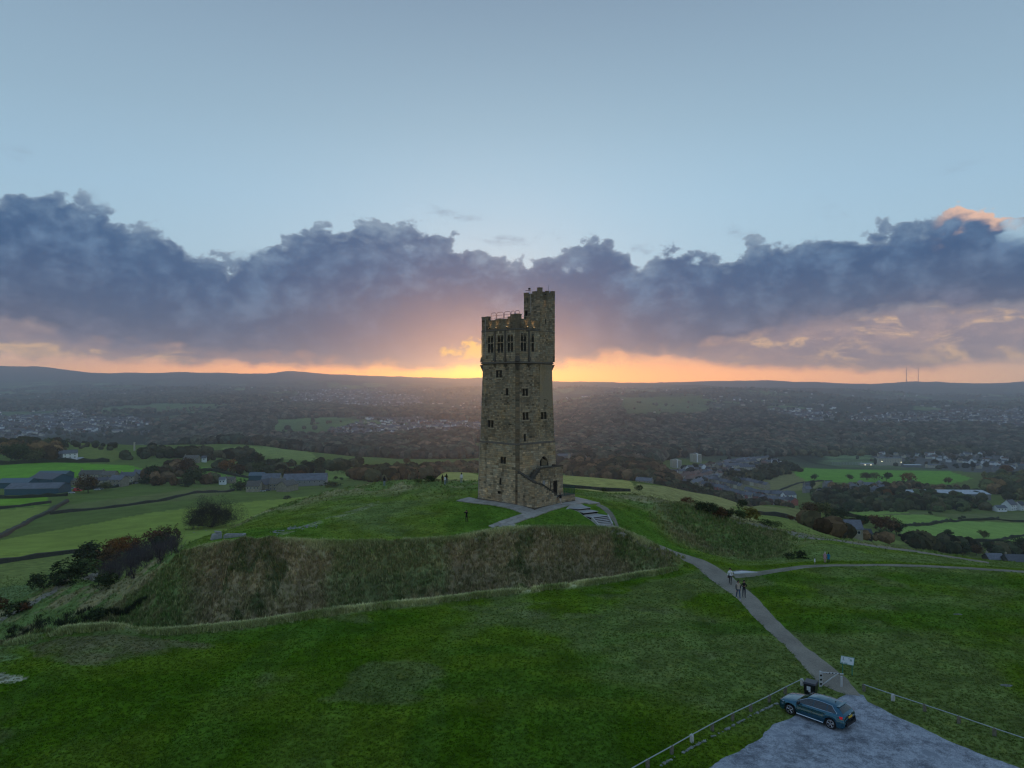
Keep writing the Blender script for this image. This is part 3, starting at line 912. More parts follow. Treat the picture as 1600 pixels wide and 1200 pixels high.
def panel(mb, P, s0, s1, z0, z1, holes, depth=0.5, inner=None, zstep=None):
    """a wall face with openings and their reveals. P(s, z, d) gives the point d metres into the wall"""
    ss_ = sorted({s0, s1} | {h[0] for h in holes} | {h[1] for h in holes})
    zz = sorted({z0, z1} | {h[2] for h in holes} | {h[3] for h in holes})
    for i in range(len(ss_) - 1):
        for j in range(len(zz) - 1):
            a, b, c, d = ss_[i], ss_[i + 1], zz[j], zz[j + 1]
            cs, cz = (a + b) / 2, (c + d) / 2
            if any(h[0] < cs < h[1] and h[2] < cz < h[3] for h in holes):
                continue
            mb.face([P(a, c, 0), P(b, c, 0), P(b, d, 0), P(a, d, 0)])
            if inner is not None:
                mb.face([P(a, c, inner), P(a, d, inner), P(b, d, inner), P(b, c, inner)])
    for h in holes:
        a, b, c, d = h[:4]
        e = inner if inner is not None else depth
        mb.face([P(a, c, 0), P(a, d, 0), P(a, d, e), P(a, c, e)])
        mb.face([P(b, d, 0), P(b, c, 0), P(b, c, e), P(b, d, e)])
        mb.face([P(a, d, 0), P(b, d, 0), P(b, d, e), P(a, d, e)])
        mb.face([P(b, c, 0), P(a, c, 0), P(a, c, e), P(b, c, e)])


def stones(mb, P, span, z0, z1, holes=(), ch=(0.24, 0.36), bw=(0.34, 0.75), proud=(0.012, 0.05), joint=0.014, tone=None, rg=None, top=None):
    """courses of squared blocks laid over a wall; span(z) -> (s0, s1); top(s) limits the height"""
    rg = rg or rng
    z = z0
    while z < z1 - 0.12:
        h = min(rg.uniform(*ch), z1 - z)
        if z1 - (z + h) < 0.15: h = z1 - z
        s0, s1 = span(z + h / 2)
        s = s0
        while s < s1 - 0.05:
            w = rg.uniform(*bw)
            if s1 - (s + w) < 0.25: w = s1 - s
            a, b, c, d = s + joint, s + w - joint, z + joint, z + h - joint
            segs = [(a, b)]
            for hh in holes:
                if hh[3] - 0.03 > c and hh[2] + 0.03 < d:
                    ns = []
                    for (p, q) in segs:
                        if hh[1] <= p or hh[0] >= q: ns.append((p, q)); continue
                        if hh[0] - p > 0.08: ns.append((p, hh[0]))
                        if q - hh[1] > 0.08: ns.append((hh[1], q))
                    segs = ns
            for (p, q) in segs:
                d2 = d
                if top is not None:
                    tz = min(top(p), top(q))
                    if tz < c + 0.10: continue
                    d2 = min(d, tz)
                e = rg.uniform(*proud)
                t = rg.choice((0.78, 0.88, 0.95, 1.0, 1.05, 1.1, 1.16)) * rg.uniform(0.85, 1.15)
                warm = rg.uniform(-0.08, 0.10)
                if rg.random() < 0.06: t *= 0.55
                if rg.random() < 0.05: t *= 1.35
                if tone: t *= tone(s, z)
                mb.col = (t * (1 + warm), t, t * (1 - warm))
                A = [P(p, c, -e), P(q, c, -e), P(q, d2, -e), P(p, d2, -e)]
                B = [P(p, c, 0.01), P(q, c, 0.01), P(q, d2, 0.01), P(p, d2, 0.01)]
                mb.mesh_(A + B, [(0, 1, 2, 3), (0, 4, 5, 1), (1, 5, 6, 2), (2, 6, 7, 3), (3, 7, 4, 0)])
            s += w
        z += h
    mb.col = (1, 1, 1)

# ------------------------------------------------------------------ the tower
TC = Vector((0.8, 109.0, 0.0))
DA = Vector((math.sqrt(.5), math.sqrt(.5), 0)); DO = Vector((math.sqrt(.5), -math.sqrt(.5), 0))
def TL(a, o, z): return TC + DA * a + DO * o + Vector((0, 0, z))
CH = 0.42
def hs(z):
    if z < 8.72: return 4.45 + (4.30 - 4.45) * z / 8.72
    if z < 20.6: return 4.22 + (3.90 - 4.22) * (z - 8.72) / 11.9
    return 4.02
M_STONE = stone_mat('weathered gritstone', (0.38, 0.31, 0.20), sooty=0.6, var=0.26)
M_STONE_D = stone_mat('soot dark gritstone', (0.15, 0.13, 0.10), sooty=0.4)
M_CORE = mat('mortar', (0.10, 0.088, 0.066), 0.95, noise=0.3)
M_VOID = mat('dark interior stone', (0.035, 0.032, 0.028), 0.95)  # near-black colour carries the shade of the interior and of gaps under treads
M_PANE = mat('dark window glass', (0.01, 0.012, 0.015), 0.15, spec=0.5)
M_STEEL = mat('painted dark steel', (0.09, 0.03, 0.035), 0.5, spec=0.4)
M_LEAD = mat('lead conductor strip', (0.42, 0.40, 0.36), 0.6)
M_LAMP = mat('lamp glass lit', (1, 0.8, 0.5), 0.4, emis=(1.0, 0.62, 0.25), estr=5.0)
M_DKMETAL = mat('black metal', (0.02, 0.02, 0.022), 0.5)
M_DOOR = mat('old oak door', (0.03, 0.024, 0.02), 0.8, noise=0.3)

tower = empty('stone_tower', TC, 0, 'tall square stone lookout tower with a corner turret standing on the grassy hilltop', 'tower')
_pd = {}
def toT(o):
    o.location = -TC
    return o

# faces: (P(s,z,d), outward normal). s runs left to right as seen from outside
def P_left(s, z, d, off=0.0):    # a = -hs, facing the camera's left; s = o
    return TL(-hs(z) - off + d, s, z)
def P_right(s, z, d, off=0.0):   # o = +hs ; s = a
    return TL(s, hs(z) + off - d, z)
def P_backr(s, z, d, off=0.0):   # a = +hs ; s = -o
    return TL(hs(z) + off - d, -s, z)
def P_backl(s, z, d, off=0.0):   # o = -hs ; s = -a
    return TL(-s, -hs(z) - off + d, z)

def inv(Pf, px, py):
    """s, z on a tower face for a point of the photograph"""
    z, s = 10.0, 0.0
    for _ in range(30):
        k = (px - 800) / F
        # solve s by two evaluations (linear)
        f = lambda q: (lambda v: v.x - k * v.y)(Pf(q, z, 0))
        f0, f1 = f(0.0), f(1.0)
        s = -f0 / (f1 - f0)
        z = CAMZ + (600 - py) * Pf(s, z, 0).y / F
    return s, z

def win(Pf, x0, x1, y0, y1):
    s0, zt = inv(Pf, x0, (y0 + y1) / 2); s1, _ = inv(Pf, x1, (y0 + y1) / 2)
    m = (x0 + x1) / 2
    _, zt = inv(Pf, m, y0); _, zb = inv(Pf, m, y1)
    return (s0, s1, zb, zt)

def split(w, n=2, mull=0.16):
    s0, s1, z0, z1 = w
    W_ = (s1 - s0 - mull * (n - 1)) / n
    return [(s0 + i * (W_ + mull), s0 + i * (W_ + mull) + W_, z0, z1) for i in range(n)]

W_L = [win(P_left, 775.3, 784.3, 578.5, 590), win(P_left, 790.3, 794.2, 606.5, 618), win(P_left, 762.5, 771.2, 656.5, 668), win(P_left, 782.3, 790.5, 713.5, 724.5),
       win(P_left, 780.8, 783.6, 747, 757.5), win(P_left, 777.5, 782.3, 767, 771.5)]
W_R = [win(P_right, 816.3, 825, 607, 618.5), win(P_right, 816.8, 825.5, 644.2, 656), win(P_right, 845.4, 853.8, 643.8, 655), win(P_right, 818.4, 821.5, 678, 690)]
DOORW = win(P_right, 843.5, 856.5, 712, 728.3)
pairs_L = [W_L[0], W_L[2], W_L[3]]; pairs_R = W_R[:3]
def openings(ws, pairs):
    out = []
    for w in ws: out += split(w) if w in pairs else [w]
    return out
H_L = openings(W_L, pairs_L); H_R = openings(W_R, pairs_R) + [DOORW]
H_B = [(-1.8, -1.3, 12.0, 13.2), (1.2, 1.7, 16.0, 17.2)]

core = MB()
for Pf, holes in ((P_left, H_L), (P_right, H_R), (P_backr, H_B), (P_backl, H_B)):
    lo = [h for h in holes if h[3] < 8.7]; hi = [h for h in holes if h[2] > 8.7]
    for (za, zb, hh) in ((0.0, 8.715, lo), (8.725, 20.6, hi)):
        e = min(hs(za + .001), hs(zb - .001)) - CH
        # outer panels follow the batter; their ends run to the chamfer at each height
        def PP(s, z, d, Pf=Pf, za=za, zb=zb):
            k = (hs(z) - CH) / e if abs(abs(s) - e) < 1e-6 else 1.0
            return Pf(s * k, min(max(z, za + 1e-4), zb - 1e-4), d)
        panel(core, PP, -e, e, za, zb, hh, depth=0.55)
        for h in hh:
            core.face([PP(h[0], h[2], 0.55), PP(h[1], h[2], 0.55), PP(h[1], h[3], 0.55), PP(h[0], h[3], 0.55)], mi=1)
# chamfered corners
def chamfer(mb, za, zb, off=0.0, mi=0):
    for sa, so in ((-1, 1), (1, 1), (1, -1), (-1, -1)):
        pts = []
        for z in (za, zb):
            h = hs(min(max(z, za + 1e-4), zb - 1e-4)) + off
            p, q = TL(sa * h, so * (h - CH), z), TL(sa * (h - CH), so * h, z)
            pts += [p, q]
        f = [pts[0], pts[1], pts[3], pts[2]]
        if sa * so > 0: f = f[::-1]
        mb.face(f, mi=mi)
chamfer(core, 0, 8.715); chamfer(core, 8.725, 20.6)
toT(core.build('wall', [M_CORE, M_PANE], tower))

st = MB()
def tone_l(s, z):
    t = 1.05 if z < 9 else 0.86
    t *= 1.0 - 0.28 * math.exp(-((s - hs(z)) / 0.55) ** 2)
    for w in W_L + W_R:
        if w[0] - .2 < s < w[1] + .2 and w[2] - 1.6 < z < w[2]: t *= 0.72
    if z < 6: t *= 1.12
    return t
for Pf, holes in ((P_left, H_L), (P_right, H_R), (P_backr, H_B), (P_backl, H_B)):
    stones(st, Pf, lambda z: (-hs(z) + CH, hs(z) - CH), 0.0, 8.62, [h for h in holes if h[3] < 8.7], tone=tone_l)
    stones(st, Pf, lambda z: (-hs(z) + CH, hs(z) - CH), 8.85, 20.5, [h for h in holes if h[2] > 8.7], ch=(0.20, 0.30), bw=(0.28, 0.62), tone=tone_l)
# chamfer quoins
for sa, so in ((-1, 1), (1, 1), (1, -1), (-1, -1)):
    def PC(s, z, d, sa=sa, so=so):
        h = hs(z) - CH / 2
        m = TL(sa * h, so * h, z)
        n = (DA * sa + DO * so) * math.sqrt(.5)
        t = Vector((-n.y, n.x, 0))
        return m + t * s - n * d
    w = CH * math.sqrt(.5)
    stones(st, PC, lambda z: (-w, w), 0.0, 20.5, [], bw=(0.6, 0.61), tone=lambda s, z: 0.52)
toT(st.build('stone_block', M_STONE, tower, col=True, kind='stuff'))

# mullions, sills, jambs round each window
fr = MB()
for Pf, ws, pr in ((P_left, W_L, pairs_L), (P_right, W_R, pairs_R)):
    for w in ws:
        s0, s1, z0, z1 = w
        if w in pr:
            m = (s0 + s1) / 2; fr = MB()
            fr.hexa([Pf(m - .08, z0, -.0), Pf(m + .08, z0, -.0), Pf(m + .08, z0, .22), Pf(m - .08, z0, .22)], [Pf(m - .08, z1, -.0), Pf(m + .08, z1, -.0), Pf(m + .08, z1, .22), Pf(m - .08, z1, .22)])
            toT(fr.build('mullion', M_STONE, tower, col=True))
        for (a, b, c, d, e, nm_) in ((s0 - .2, s1 + .2, z0 - .2, z0 - .003, .075, 'sill'), (s0 - .2, s1 + .2, z1 + .003, z1 + .24, .06, 'lintel')):
            fr = MB(); fr.hexa([Pf(a, c, -e), Pf(b, c, -e), Pf(b, c, .0), Pf(a, c, .0)], [Pf(a, d, -e), Pf(b, d, -e), Pf(b, d, .0), Pf(a, d, .0)])
            toT(fr.build(nm_, M_STONE, tower, col=True))

# string courses
def ring(mb, z0, z1, off, offt=None):
    offt = off if offt is None else offt
    def loop(z, o):
        h = hs(z) + o; c = CH + o * 0.4
        pts = []
        for a, b in ((-1, -1), (-1, 1), (1, 1), (1, -1)):
            # counter-clockwise seen from above: work in (a, o)
            p1 = (a * h, b * (h - c)); p2 = (a * (h - c), b * h)
            pts += [p1, p2] if (a * b) < 0 else [p2, p1]
        return [TL(p[0], p[1], z) for p in pts]
    A = loop(z0, off); B = loop(z1, offt); n = len(A)
    Ai = loop(z0, -.3); Bi = loop(z1, -.3)
    for i in range(n):
        j = (i + 1) % n
        mb.face([A[i], A[j], B[j], B[i]]); mb.face([A[j], A[i], Ai[i], Ai[j]]); mb.face([B[i], B[j], Bi[j], Bi[i]])
sr = MB()
ring(sr, 8.60, 8.90, 0.10, 0.02)
toT(sr.build('string_course', M_STONE_D, tower, col=True))
sr = MB(); ring(sr, -0.35, 0.12, 0.12, 0.10); toT(sr.build('plinth', M_STONE_D, tower, col=True))
sr = MB()
ring(sr, 20.45, 20.60, 0.08, 0.20); ring(sr, 20.6, 20.80, 0.20, 0.04)
toT(sr.build('corbel_course', M_STONE_D, tower, col=True))
sr = MB()
ring(sr, 25.45, 25.66, 0.12, 0.04)
toT(sr.build('string_course', M_STONE_D, tower, col=True))

# belfry stage, open on every side
BEL = MB()
def lights(Pf, xs, y0=523.5, y1=546):
    out = []
    for x0, x1, n in xs:
        w = win(Pf, x0, x1, y0, y1)
        w = (w[0], w[1], 22.35, 24.75)
        out += split(w, n, 0.15)
    return out
LL = lights(P_left, [(762.3, 770.6, 2), (777.6, 786.2, 2), (793.2, 801.6, 2)])
LR = lights(P_right, [(813.7, 822.2, 2), (830.4, 834.3, 1)])
LBr = [(-o[1], -o[0], o[2], o[3]) for o in LL][::-1]
LBl = [(-2.9, -2.4, 22.35, 24.75), (-2.2, -1.7, 22.35, 24.75), (-.6, -.1, 22.35, 24.75), (.1, .6, 22.35, 24.75), (1.7, 2.2, 22.35, 24.75), (2.4, 2.9, 22.35, 24.75)]
TR = 3.35
bel_faces = ((P_left, LL), (P_right, LR), (P_backr, [q for q in LBr if -q[1] < 4.08 - TR - 0.3]), (P_backl, LBl))
e = hs(22) - CH
for Pf, hh in bel_faces:
    panel(BEL, Pf, -e, e, 20.61, 25.6, hh, inner=0.55)
chamfer(BEL, 20.61, 25.6)
toT(BEL.build('belfry_wall', [M_CORE], tower))
bs = MB()
for Pf, hh in bel_faces:
    stones(bs, Pf, lambda z: (-e, e), 20.82, 25.4, hh, ch=(0.24, 0.34), bw=(0.3, 0.62), proud=(0.01, 0.035), tone=lambda s, z: 0.92)
for sa, so in ((-1, 1), (1, 1), (1, -1), (-1, -1)):
    def PC(s, z, d, sa=sa, so=so):
        h = 4.08 - CH / 2
        n = (DA * sa + DO * so) * math.sqrt(.5)
        return TL(sa * h, so * h, z) + Vector((-n.y, n.x, 0)) * s - n * d
    stones(bs, PC, lambda z: (-w, w) if False else (-.29, .29), 20.82, 25.4, [], bw=(0.6, 0.61), tone=lambda s, z: 0.6)
# transoms and rounded heads of the lights
for Pf, hh in bel_faces:
    for h in hh:
        bs.col = (0.9, 0.9, 0.9)
        a, b, c, d = h
        zt = c + (d - c) * 0.52
        bs.hexa([Pf(a, zt, .05), Pf(b, zt, .05), Pf(b, zt, .2), Pf(a, zt, .2)], [Pf(a, zt + .13, .05), Pf(b, zt + .13, .05), Pf(b, zt + .13, .2), Pf(a, zt + .13, .2)])
        m = (a + b) / 2; r = (b - a) / 2
        for sgn in (-1, 1):
            prev = None
            for k in range(4):
                t = math.pi / 2 * k / 3
                x = m + sgn * r * math.cos(t); z = d - r + r * math.sin(t)
                if prev:
                    q = [Pf(prev[0], prev[1], .02), Pf(x, z, .02), Pf(x, d, .02), Pf(prev[0], d, .02)]
                    bs.face(q if sgn < 0 else q[::-1])
                    q = [Pf(prev[0], prev[1], .02), Pf(x, z, .02), Pf(x, z, .4), Pf(prev[0], prev[1], .4)]
                    bs.face(q)
                prev = (x, z)
toT(bs.build('belfry_stone', M_STONE, tower, col=True, kind='stuff'))
# pilasters with corbels between the lights
for Pf, xs in ((P_left, (773.6, 789.8)), (P_right, (826.3,)), (P_backr, (0,)), (P_backl, (0,))):
    for x in xs:
        s = inv(Pf, x, 535)[0] if x else 0.9
        pl = MB(); pl.col = (.85, .85, .85)
        def col_(a, b, c, d, e1, e2):
            pl.hexa([Pf(s - a, c, -e1), Pf(s + a, c, -e1), Pf(s + a, c, .0), Pf(s - a, c, .0)], [Pf(s - b, d, -e2), Pf(s + b, d, -e2), Pf(s + b, d, .0), Pf(s - b, d, .0)])
        col_(.15, .15, 20.82, 25.4, .13, .13)
        col_(.10, .25, 19.9, 20.42, .04, .34)
        col_(.24, .16, 20.95, 21.5, .30, .24)
        toT(pl.build('pilaster', M_STONE_D, tower, col=True))
for sa, so in ((-1, 1), (1, 1), (-1, -1), (1, -1)):
    cb = MB(); cb.col = (.8, .8, .8)
    n = (DA * sa + DO * so) * math.sqrt(.5); t = Vector((-n.y, n.x, 0)); m = TL(sa * (4.08 - CH / 2), so * (4.08 - CH / 2), 0)
    for (a, b, c, d, e1, e2) in ((.12, .42, 19.5, 20.42, -.12, .26), (.40, .30, 20.84, 21.6, .22, .08)):
        cb.hexa([m + t * -a + n * e1 + Vector((0, 0, c)), m + t * a + n * e1 + Vector((0, 0, c)), m + t * a - n * .3 + Vector((0, 0, c)), m + t * -a - n * .3 + Vector((0, 0, c))],
                [m + t * -b + n * e2 + Vector((0, 0, d)), m + t * b + n * e2 + Vector((0, 0, d)), m + t * b - n * .3 + Vector((0, 0, d)), m + t * -b - n * .3 + Vector((0, 0, d))])
    toT(cb.build('corner_corbel', M_STONE_D, tower, col=True))
fl = MB()
hh_ = 4.08 - .06
for z, t_ in ((21.55, .2), (25.45, .2)):
    fl.hexa([TL(-hh_ + .45, hh_ - .45, z), TL(hh_ - .45, hh_ - .45, z), TL(hh_ - .45, -hh_ + .45, z), TL(-hh_ + .45, -hh_ + .45, z)][::-1], [TL(-hh_ + .45, hh_ - .45, z + t_), TL(hh_ - .45, hh_ - .45, z + t_), TL(hh_ - .45, -hh_ + .45, z + t_), TL(-hh_ + .45, -hh_ + .45, z + t_)][::-1])
toT(fl.build('floor_slab', M_VOID, tower))

# parapet with merlons
pp = MB(); ps = MB()
H4 = 4.02 + .02
def parapet(Pf, profile, th=0.42):
    """profile: list of (s0, s1, top)"""
    for (a, b, t) in profile:
        pp.hexa([Pf(a, 25.66, -.02), Pf(b, 25.66, -.02), Pf(b, 25.66, th), Pf(a, 25.66, th)], [Pf(a, t, -.02), Pf(b, t, -.02), Pf(b, t, th), Pf(a, t, th)])
        stones(ps, lambda s, z, d, Pf=Pf: Pf(s, z, d - .02), lambda z: (a, b), 25.7, t - .14, [], ch=(.25, .34), bw=(.3, .7), tone=lambda s, z: .62)
        ps.col = (.62, .62, .62)
        ps.hexa([Pf(a - .02, t - .13, -.10), Pf(b + .02, t - .13, -.10), Pf(b + .02, t - .13, th + .05), Pf(a - .02, t - .13, th + .05)], [Pf(a, t + .03, -.06), Pf(b, t + .03, -.06), Pf(b, t + .03, th), Pf(a, t + .03, th)])
def sl(x): return inv(P_left, x, 495)[0]
def sr_(x): return inv(P_right, x, 495)[0]
parapet(P_left, [(-H4 + CH, sl(763.5), 27.72), (sl(763.5) + .03, sl(777), 27.10), (sl(777) + .03, sl(783), 27.22), (sl(783) + .03, sl(793.5), 27.12), (sl(793.5) + .03, sl(798), 27.4), (sl(798) + .03, H4 - CH, 27.72)])
parapet(P_right, [(-H4 + CH, sr_(813.5), 27.72), (sr_(813.5) + .03, sr_(822), 27.05), (sr_(822) + .03, sr_(829), 27.5), (sr_(829) + .03, H4 - TR - .05, 27.05)])
for sa, so in ((-1, 1), (-1, -1), (1, -1)):
    n = (DA * sa + DO * so) * math.sqrt(.5); t = Vector((-n.y, n.x, 0)); m = TL(sa * (H4 - CH / 2), so * (H4 - CH / 2), 0); wq = CH * math.sqrt(.5)
    for (z0_, z1_, e_, wk) in ((25.66, 27.60, 0.0, wq), (27.60, 27.75, .06, wq + .03)):
        ps.col = (.55, .55, .55)
        ps.hexa([m - t * wk + n * e_ + Vector((0, 0, z0_)), m + t * wk + n * e_ + Vector((0, 0, z0_)), m + t * (wk + .3) - n * .42 + Vector((0, 0, z0_)), m - t * (wk + .3) - n * .42 + Vector((0, 0, z0_))],
                [m - t * wk + n * e_ + Vector((0, 0, z1_)), m + t * wk + n * e_ + Vector((0, 0, z1_)), m + t * (wk + .3) - n * .42 + Vector((0, 0, z1_)), m - t * (wk + .3) - n * .42 + Vector((0, 0, z1_))])
parapet(P_backr, [(-H4 + TR + .1, -.5, 26.8), (-.47, .8, 27.6), (.83, 2.6, 26.8), (2.63, H4, 27.72)])
parapet(P_backl, [(-H4 + .44, -2.6, 27.72), (-2.57, -.8, 26.8), (-.77, .8, 27.6), (.83, 2.6, 26.8), (2.63, H4 - .44, 27.72)])
toT(pp.build('parapet', M_CORE, tower)); toT(ps.build('parapet_stone', M_STONE, tower, col=True, kind='stuff'))

# turret on the right-hand corner
HT = 4.02 + .06
t0, t1 = HT - TR, HT
def T_r(s, z, d): return TL(s, HT - d, z)
def T_l(s, z, d): return TL(t0 + d, s, z)
def T_br(s, z, d): return TL(HT - d, -s, z)
def T_bl(s, z, d): return TL(-s, t0 + d, z)
tb = MB(); tst = MB()
slit1 = win(T_r, 851.8, 853.4, 499, 506); slit2 = win(T_r, 851.8, 853.4, 526.5, 533.5)
slit3 = win(T_l, 824.0, 825.5, 466, 472.8); tdoor = win(T_l, 820.2, 824.4, 486.3, 494)
faces_t = ((T_r, t0, t1, 20.9, [slit1, slit2]), (T_l, t0, t1, 25.7, [slit3, tdoor]), (T_br, -t1, -t0, 20.9, []), (T_bl, -t1, -t0, 25.7, []))
for Pf, a, b, z0, hh in faces_t:
    panel(tb, Pf, a, b, z0, 31.0, hh, depth=.4)
    for h in hh:
        tb.face([Pf(h[0], h[2], .4), Pf(h[1], h[2], .4), Pf(h[1], h[3], .4), Pf(h[0], h[3], .4)], mi=1)
    stones(tst, Pf, lambda z: (a, b), z0, 31.0, hh, ch=(.24, .33), bw=(.3, .62), proud=(.01, .035), tone=lambda s, z: .80 if z < 30 else .62)
# parapet of the turret with a raised corner block
for Pf, a, b, prof_ in ((T_r, t0, t1, [(0, .16, 32.0), (.19, .42, 31.42), (.45, .62, 31.62), (.65, .80, 31.4), (.83, 1, 31.7)]),
                        (T_l, t0, t1, [(0, .22, 31.45), (.25, .5, 31.2), (.53, .8, 31.5), (.83, 1.0, 32.0)]),
                        (T_br, -t1, -t0, [(0, .2, 31.7), (.23, .75, 31.3), (.78, 1, 31.5)]), (T_bl, -t1, -t0, [(0, .2, 31.5), (.23, .75, 31.2), (.78, 1, 31.45)])):
    for (p, q, t) in prof_:
        A, B = a + (b - a) * p, a + (b - a) * q
        tst.col = (.55, .55, .55)
        tst.hexa([Pf(A, 31.0, -.05), Pf(B, 31.0, -.05), Pf(B, 31.0, .35), Pf(A, 31.0, .35)], [Pf(A, t, -.02), Pf(B, t, -.02), Pf(B, t, .35), Pf(A, t, .35)])
        tst.hexa([Pf(A, t - .1, -.09), Pf(B, t - .1, -.09), Pf(B, t - .1, .38), Pf(A, t - .1, .38)], [Pf(A, t + .02, -.06), Pf(B, t + .02, -.06), Pf(B, t + .02, .36), Pf(A, t + .02, .36)])
tb.hexa([TL(t0 + .1, t1 - .1, 30.7), TL(t1 - .1, t1 - .1, 30.7), TL(t1 - .1, t0 + .1, 30.7), TL(t0 + .1, t0 + .1, 30.7)][::-1], [TL(t0 + .1, t1 - .1, 30.95), TL(t1 - .1, t1 - .1, 30.95), TL(t1 - .1, t0 + .1, 30.95), TL(t0 + .1, t0 + .1, 30.95)][::-1])
# shallow pilaster of the turret below the corbel, dying into the shaft
for sgn in (0, 1):
    for (za, zb, oa, ob) in ((14.0, 19.6, .03, .10), (19.6, 20.45, .10, .26)):
        def Q(z, off, s):
            h = hs(z)
            return TL(s, h + off, z) if sgn == 0 else TL(h + off, s, z)
        def cr(z, off):
            h = hs(z)
            if sgn == 0: return [TL(t0, h + off, z), TL(h - CH, h + off, z), TL(h - CH, h - .1, z), TL(t0, h - .1, z)]
            return [TL(h + off, h - CH, z), TL(h + off, t0, z), TL(h - .1, t0, z), TL(h - .1, h - CH, z)]
        tst.col = (.8, .8, .8)
        tst.hexa(cr(za, oa), cr(zb, ob))
toT(tb.build('turret', [M_CORE, M_VOID], tower)); toT(tst.build('turret_stone', M_STONE, tower, col=True, kind='stuff'))
m_ = MB(); p0 = TL(t1 - .9, t1 - .5, 31.3); m_.tube([p0, p0 + Vector((0, 0, 1.3))], .018, 5); toT(m_.build('aerial', M_DKMETAL, tower))
m_ = MB(); p0 = TL(t0 + .5, t0 + .6, 31.1)
m_.tube([p0, p0 + Vector((0, 0, .95))], .03, 5); m_.tube([p0 + Vector((-.55, 0, .72)), p0 + Vector((.25, 0, .72))], .04, 5)
m_.box(p0 + Vector((0.05, 0, 1.0)), (.34, .2, .26)); toT(m_.build('weather_instrument', M_DKMETAL, tower))
m_ = MB(); m_.box((0, 0, 0), (.001, .001, .001))
# lightning conductors
for Pf, x, ya, yb, nme in ((T_l, 829.7, 451, 488, 0), (P_left, 759.0, 500, 560, 0)):
    cd = MB()
    s1_, za = inv(Pf, x, ya); s2_, zb = inv(Pf, x, yb)
    cd.hexa([Pf(s1_ - .025, zb, -.10), Pf(s1_ + .025, zb, -.10), Pf(s1_ + .025, zb, -.05), Pf(s1_ - .025, zb, -.05)], [Pf(s1_ - .025, za, -.10), Pf(s1_ + .025, za, -.10), Pf(s1_ + .025, za, -.05), Pf(s1_ - .025, za, -.05)])
    toT(cd.build('lightning_conductor', M_LEAD, tower))
cd = MB()
for (za, zb) in ((.1, 8.6), (8.9, 20.4)):
    q = [(P_left(-hs(z) + CH + .12 - .02, z, -.085), P_left(-hs(z) + CH + .12 + .03, z, -.085)) for z in (za, zb)]
    cd.face([q[0][0], q[0][1], q[1][1], q[1][0]]); n_ = DA * .03
    cd.face([q[0][0] + n_, q[0][0], q[1][0], q[1][0] + n_]); cd.face([q[0][1], q[0][1] + n_, q[1][1] + n_, q[1][1]])
toT(cd.build('lightning_conductor', M_LEAD, tower))

# roof safety railing with looped tops
rl = []
def zpt(px, py, a): # point above the roof on the plane a = const
    k = (px - 800) / F
    o = 0
    f = lambda q: (lambda v: v.x - k * v.y)(TL(a, q, 0))
    o = -f(0.) / (f(1.) - f(0.))
    v = TL(a, o, 0); v.z = CAMZ + (600 - py) * v.y / F
    return v
RA = -2.9
for (xa, xb) in ((767.4, 775.2), (776.2, 786.6), (788, 797.6), (798.6, 804.2), (805.2, 811.5)):
    A = zpt(xa, 495, RA); B = zpt(xb, 495, RA); A.z = 25.65; B.z = 25.65
    top = 28.35
    d = (B - A).normalized()
    m_ = MB()
    m_.tube([A, A + Vector((0, 0, top - .25 - 25.65)), A + Vector((0, 0, top - .07 - 25.65)) + d * .08, A + Vector((0, 0, top - 25.65)) + d * .25,
             B + Vector((0, 0, top - 25.65)) - d * .25, B + Vector((0, 0, top - .07 - 25.65)) - d * .08, B + Vector((0, 0, top - .25 - 25.65)), B], .032, 5)
    for zz_ in (27.9, 27.45):
        m_.tube([Vector((A.x, A.y, zz_)), Vector((B.x, B.y, zz_))], .022, 5)
    toT(m_.build('roof_railing', M_STEEL, tower))
# uplights along the parapet (they are lit in the photograph)
for Pf, x in ((P_left, 766.3), (P_left, 777.2), (P_left, 794.2), (P_right, 822.0), (P_right, 832.2)):
    s_ = inv(Pf, x, 510)[0]
    m_ = MB(); c0 = Pf(s_, 25.86, -.30); M4 = Matrix.Translation(c0) @ Matrix.Rotation(math.radians(45), 4, 'Z')
    m_.box((0, 0, 0), (.22, .22, .12), M4); m_.box((0, 0, .065), (.17, .17, .012), M4, mi=1)
    lo = toT(m_.build('floodlight', [M_DKMETAL, M_LAMP], tower))
    ld = bpy.data.lights.new('floodlight_beam', 'SPOT'); ld.energy = 26; ld.color = (1.0, .62, .28); ld.spot_size = R(75); ld.spot_blend = .8; ld.shadow_soft_size = .06
    lob = bpy.data.objects.new('floodlight_beam', ld); COL.objects.link(lob); lob.location = Pf(s_, 25.98, -.28)
    lob.rotation_euler = (Pf(s_, 28.5, -.05) - Pf(s_, 25.98, -.28)).to_track_quat('-Z', 'Y').to_euler()
s_ = inv(T_r, 850.8, 461)[0]
# light on the turret flank, washing the stone below its parapet
m_ = MB(); c0 = T_r(s_, 31.0, -.18); m_.box(c0, (.2, .2, .14)); toT(m_.build('floodlight', [M_DKMETAL], tower))
ld = bpy.data.lights.new('floodlight_beam', 'SPOT'); ld.energy = 60; ld.color = (1.0, .62, .28); ld.spot_size = R(38); ld.spot_blend = .9; ld.shadow_soft_size = .05
lob = bpy.data.objects.new('floodlight_beam', ld); COL.objects.link(lob); lob.location = T_r(s_, 30.85, -.30)
lob.rotation_euler = (T_r(s_, 27.5, -.02) - T_r(s_, 30.85, -.30)).to_track_quat('-Z', 'Y').to_euler()

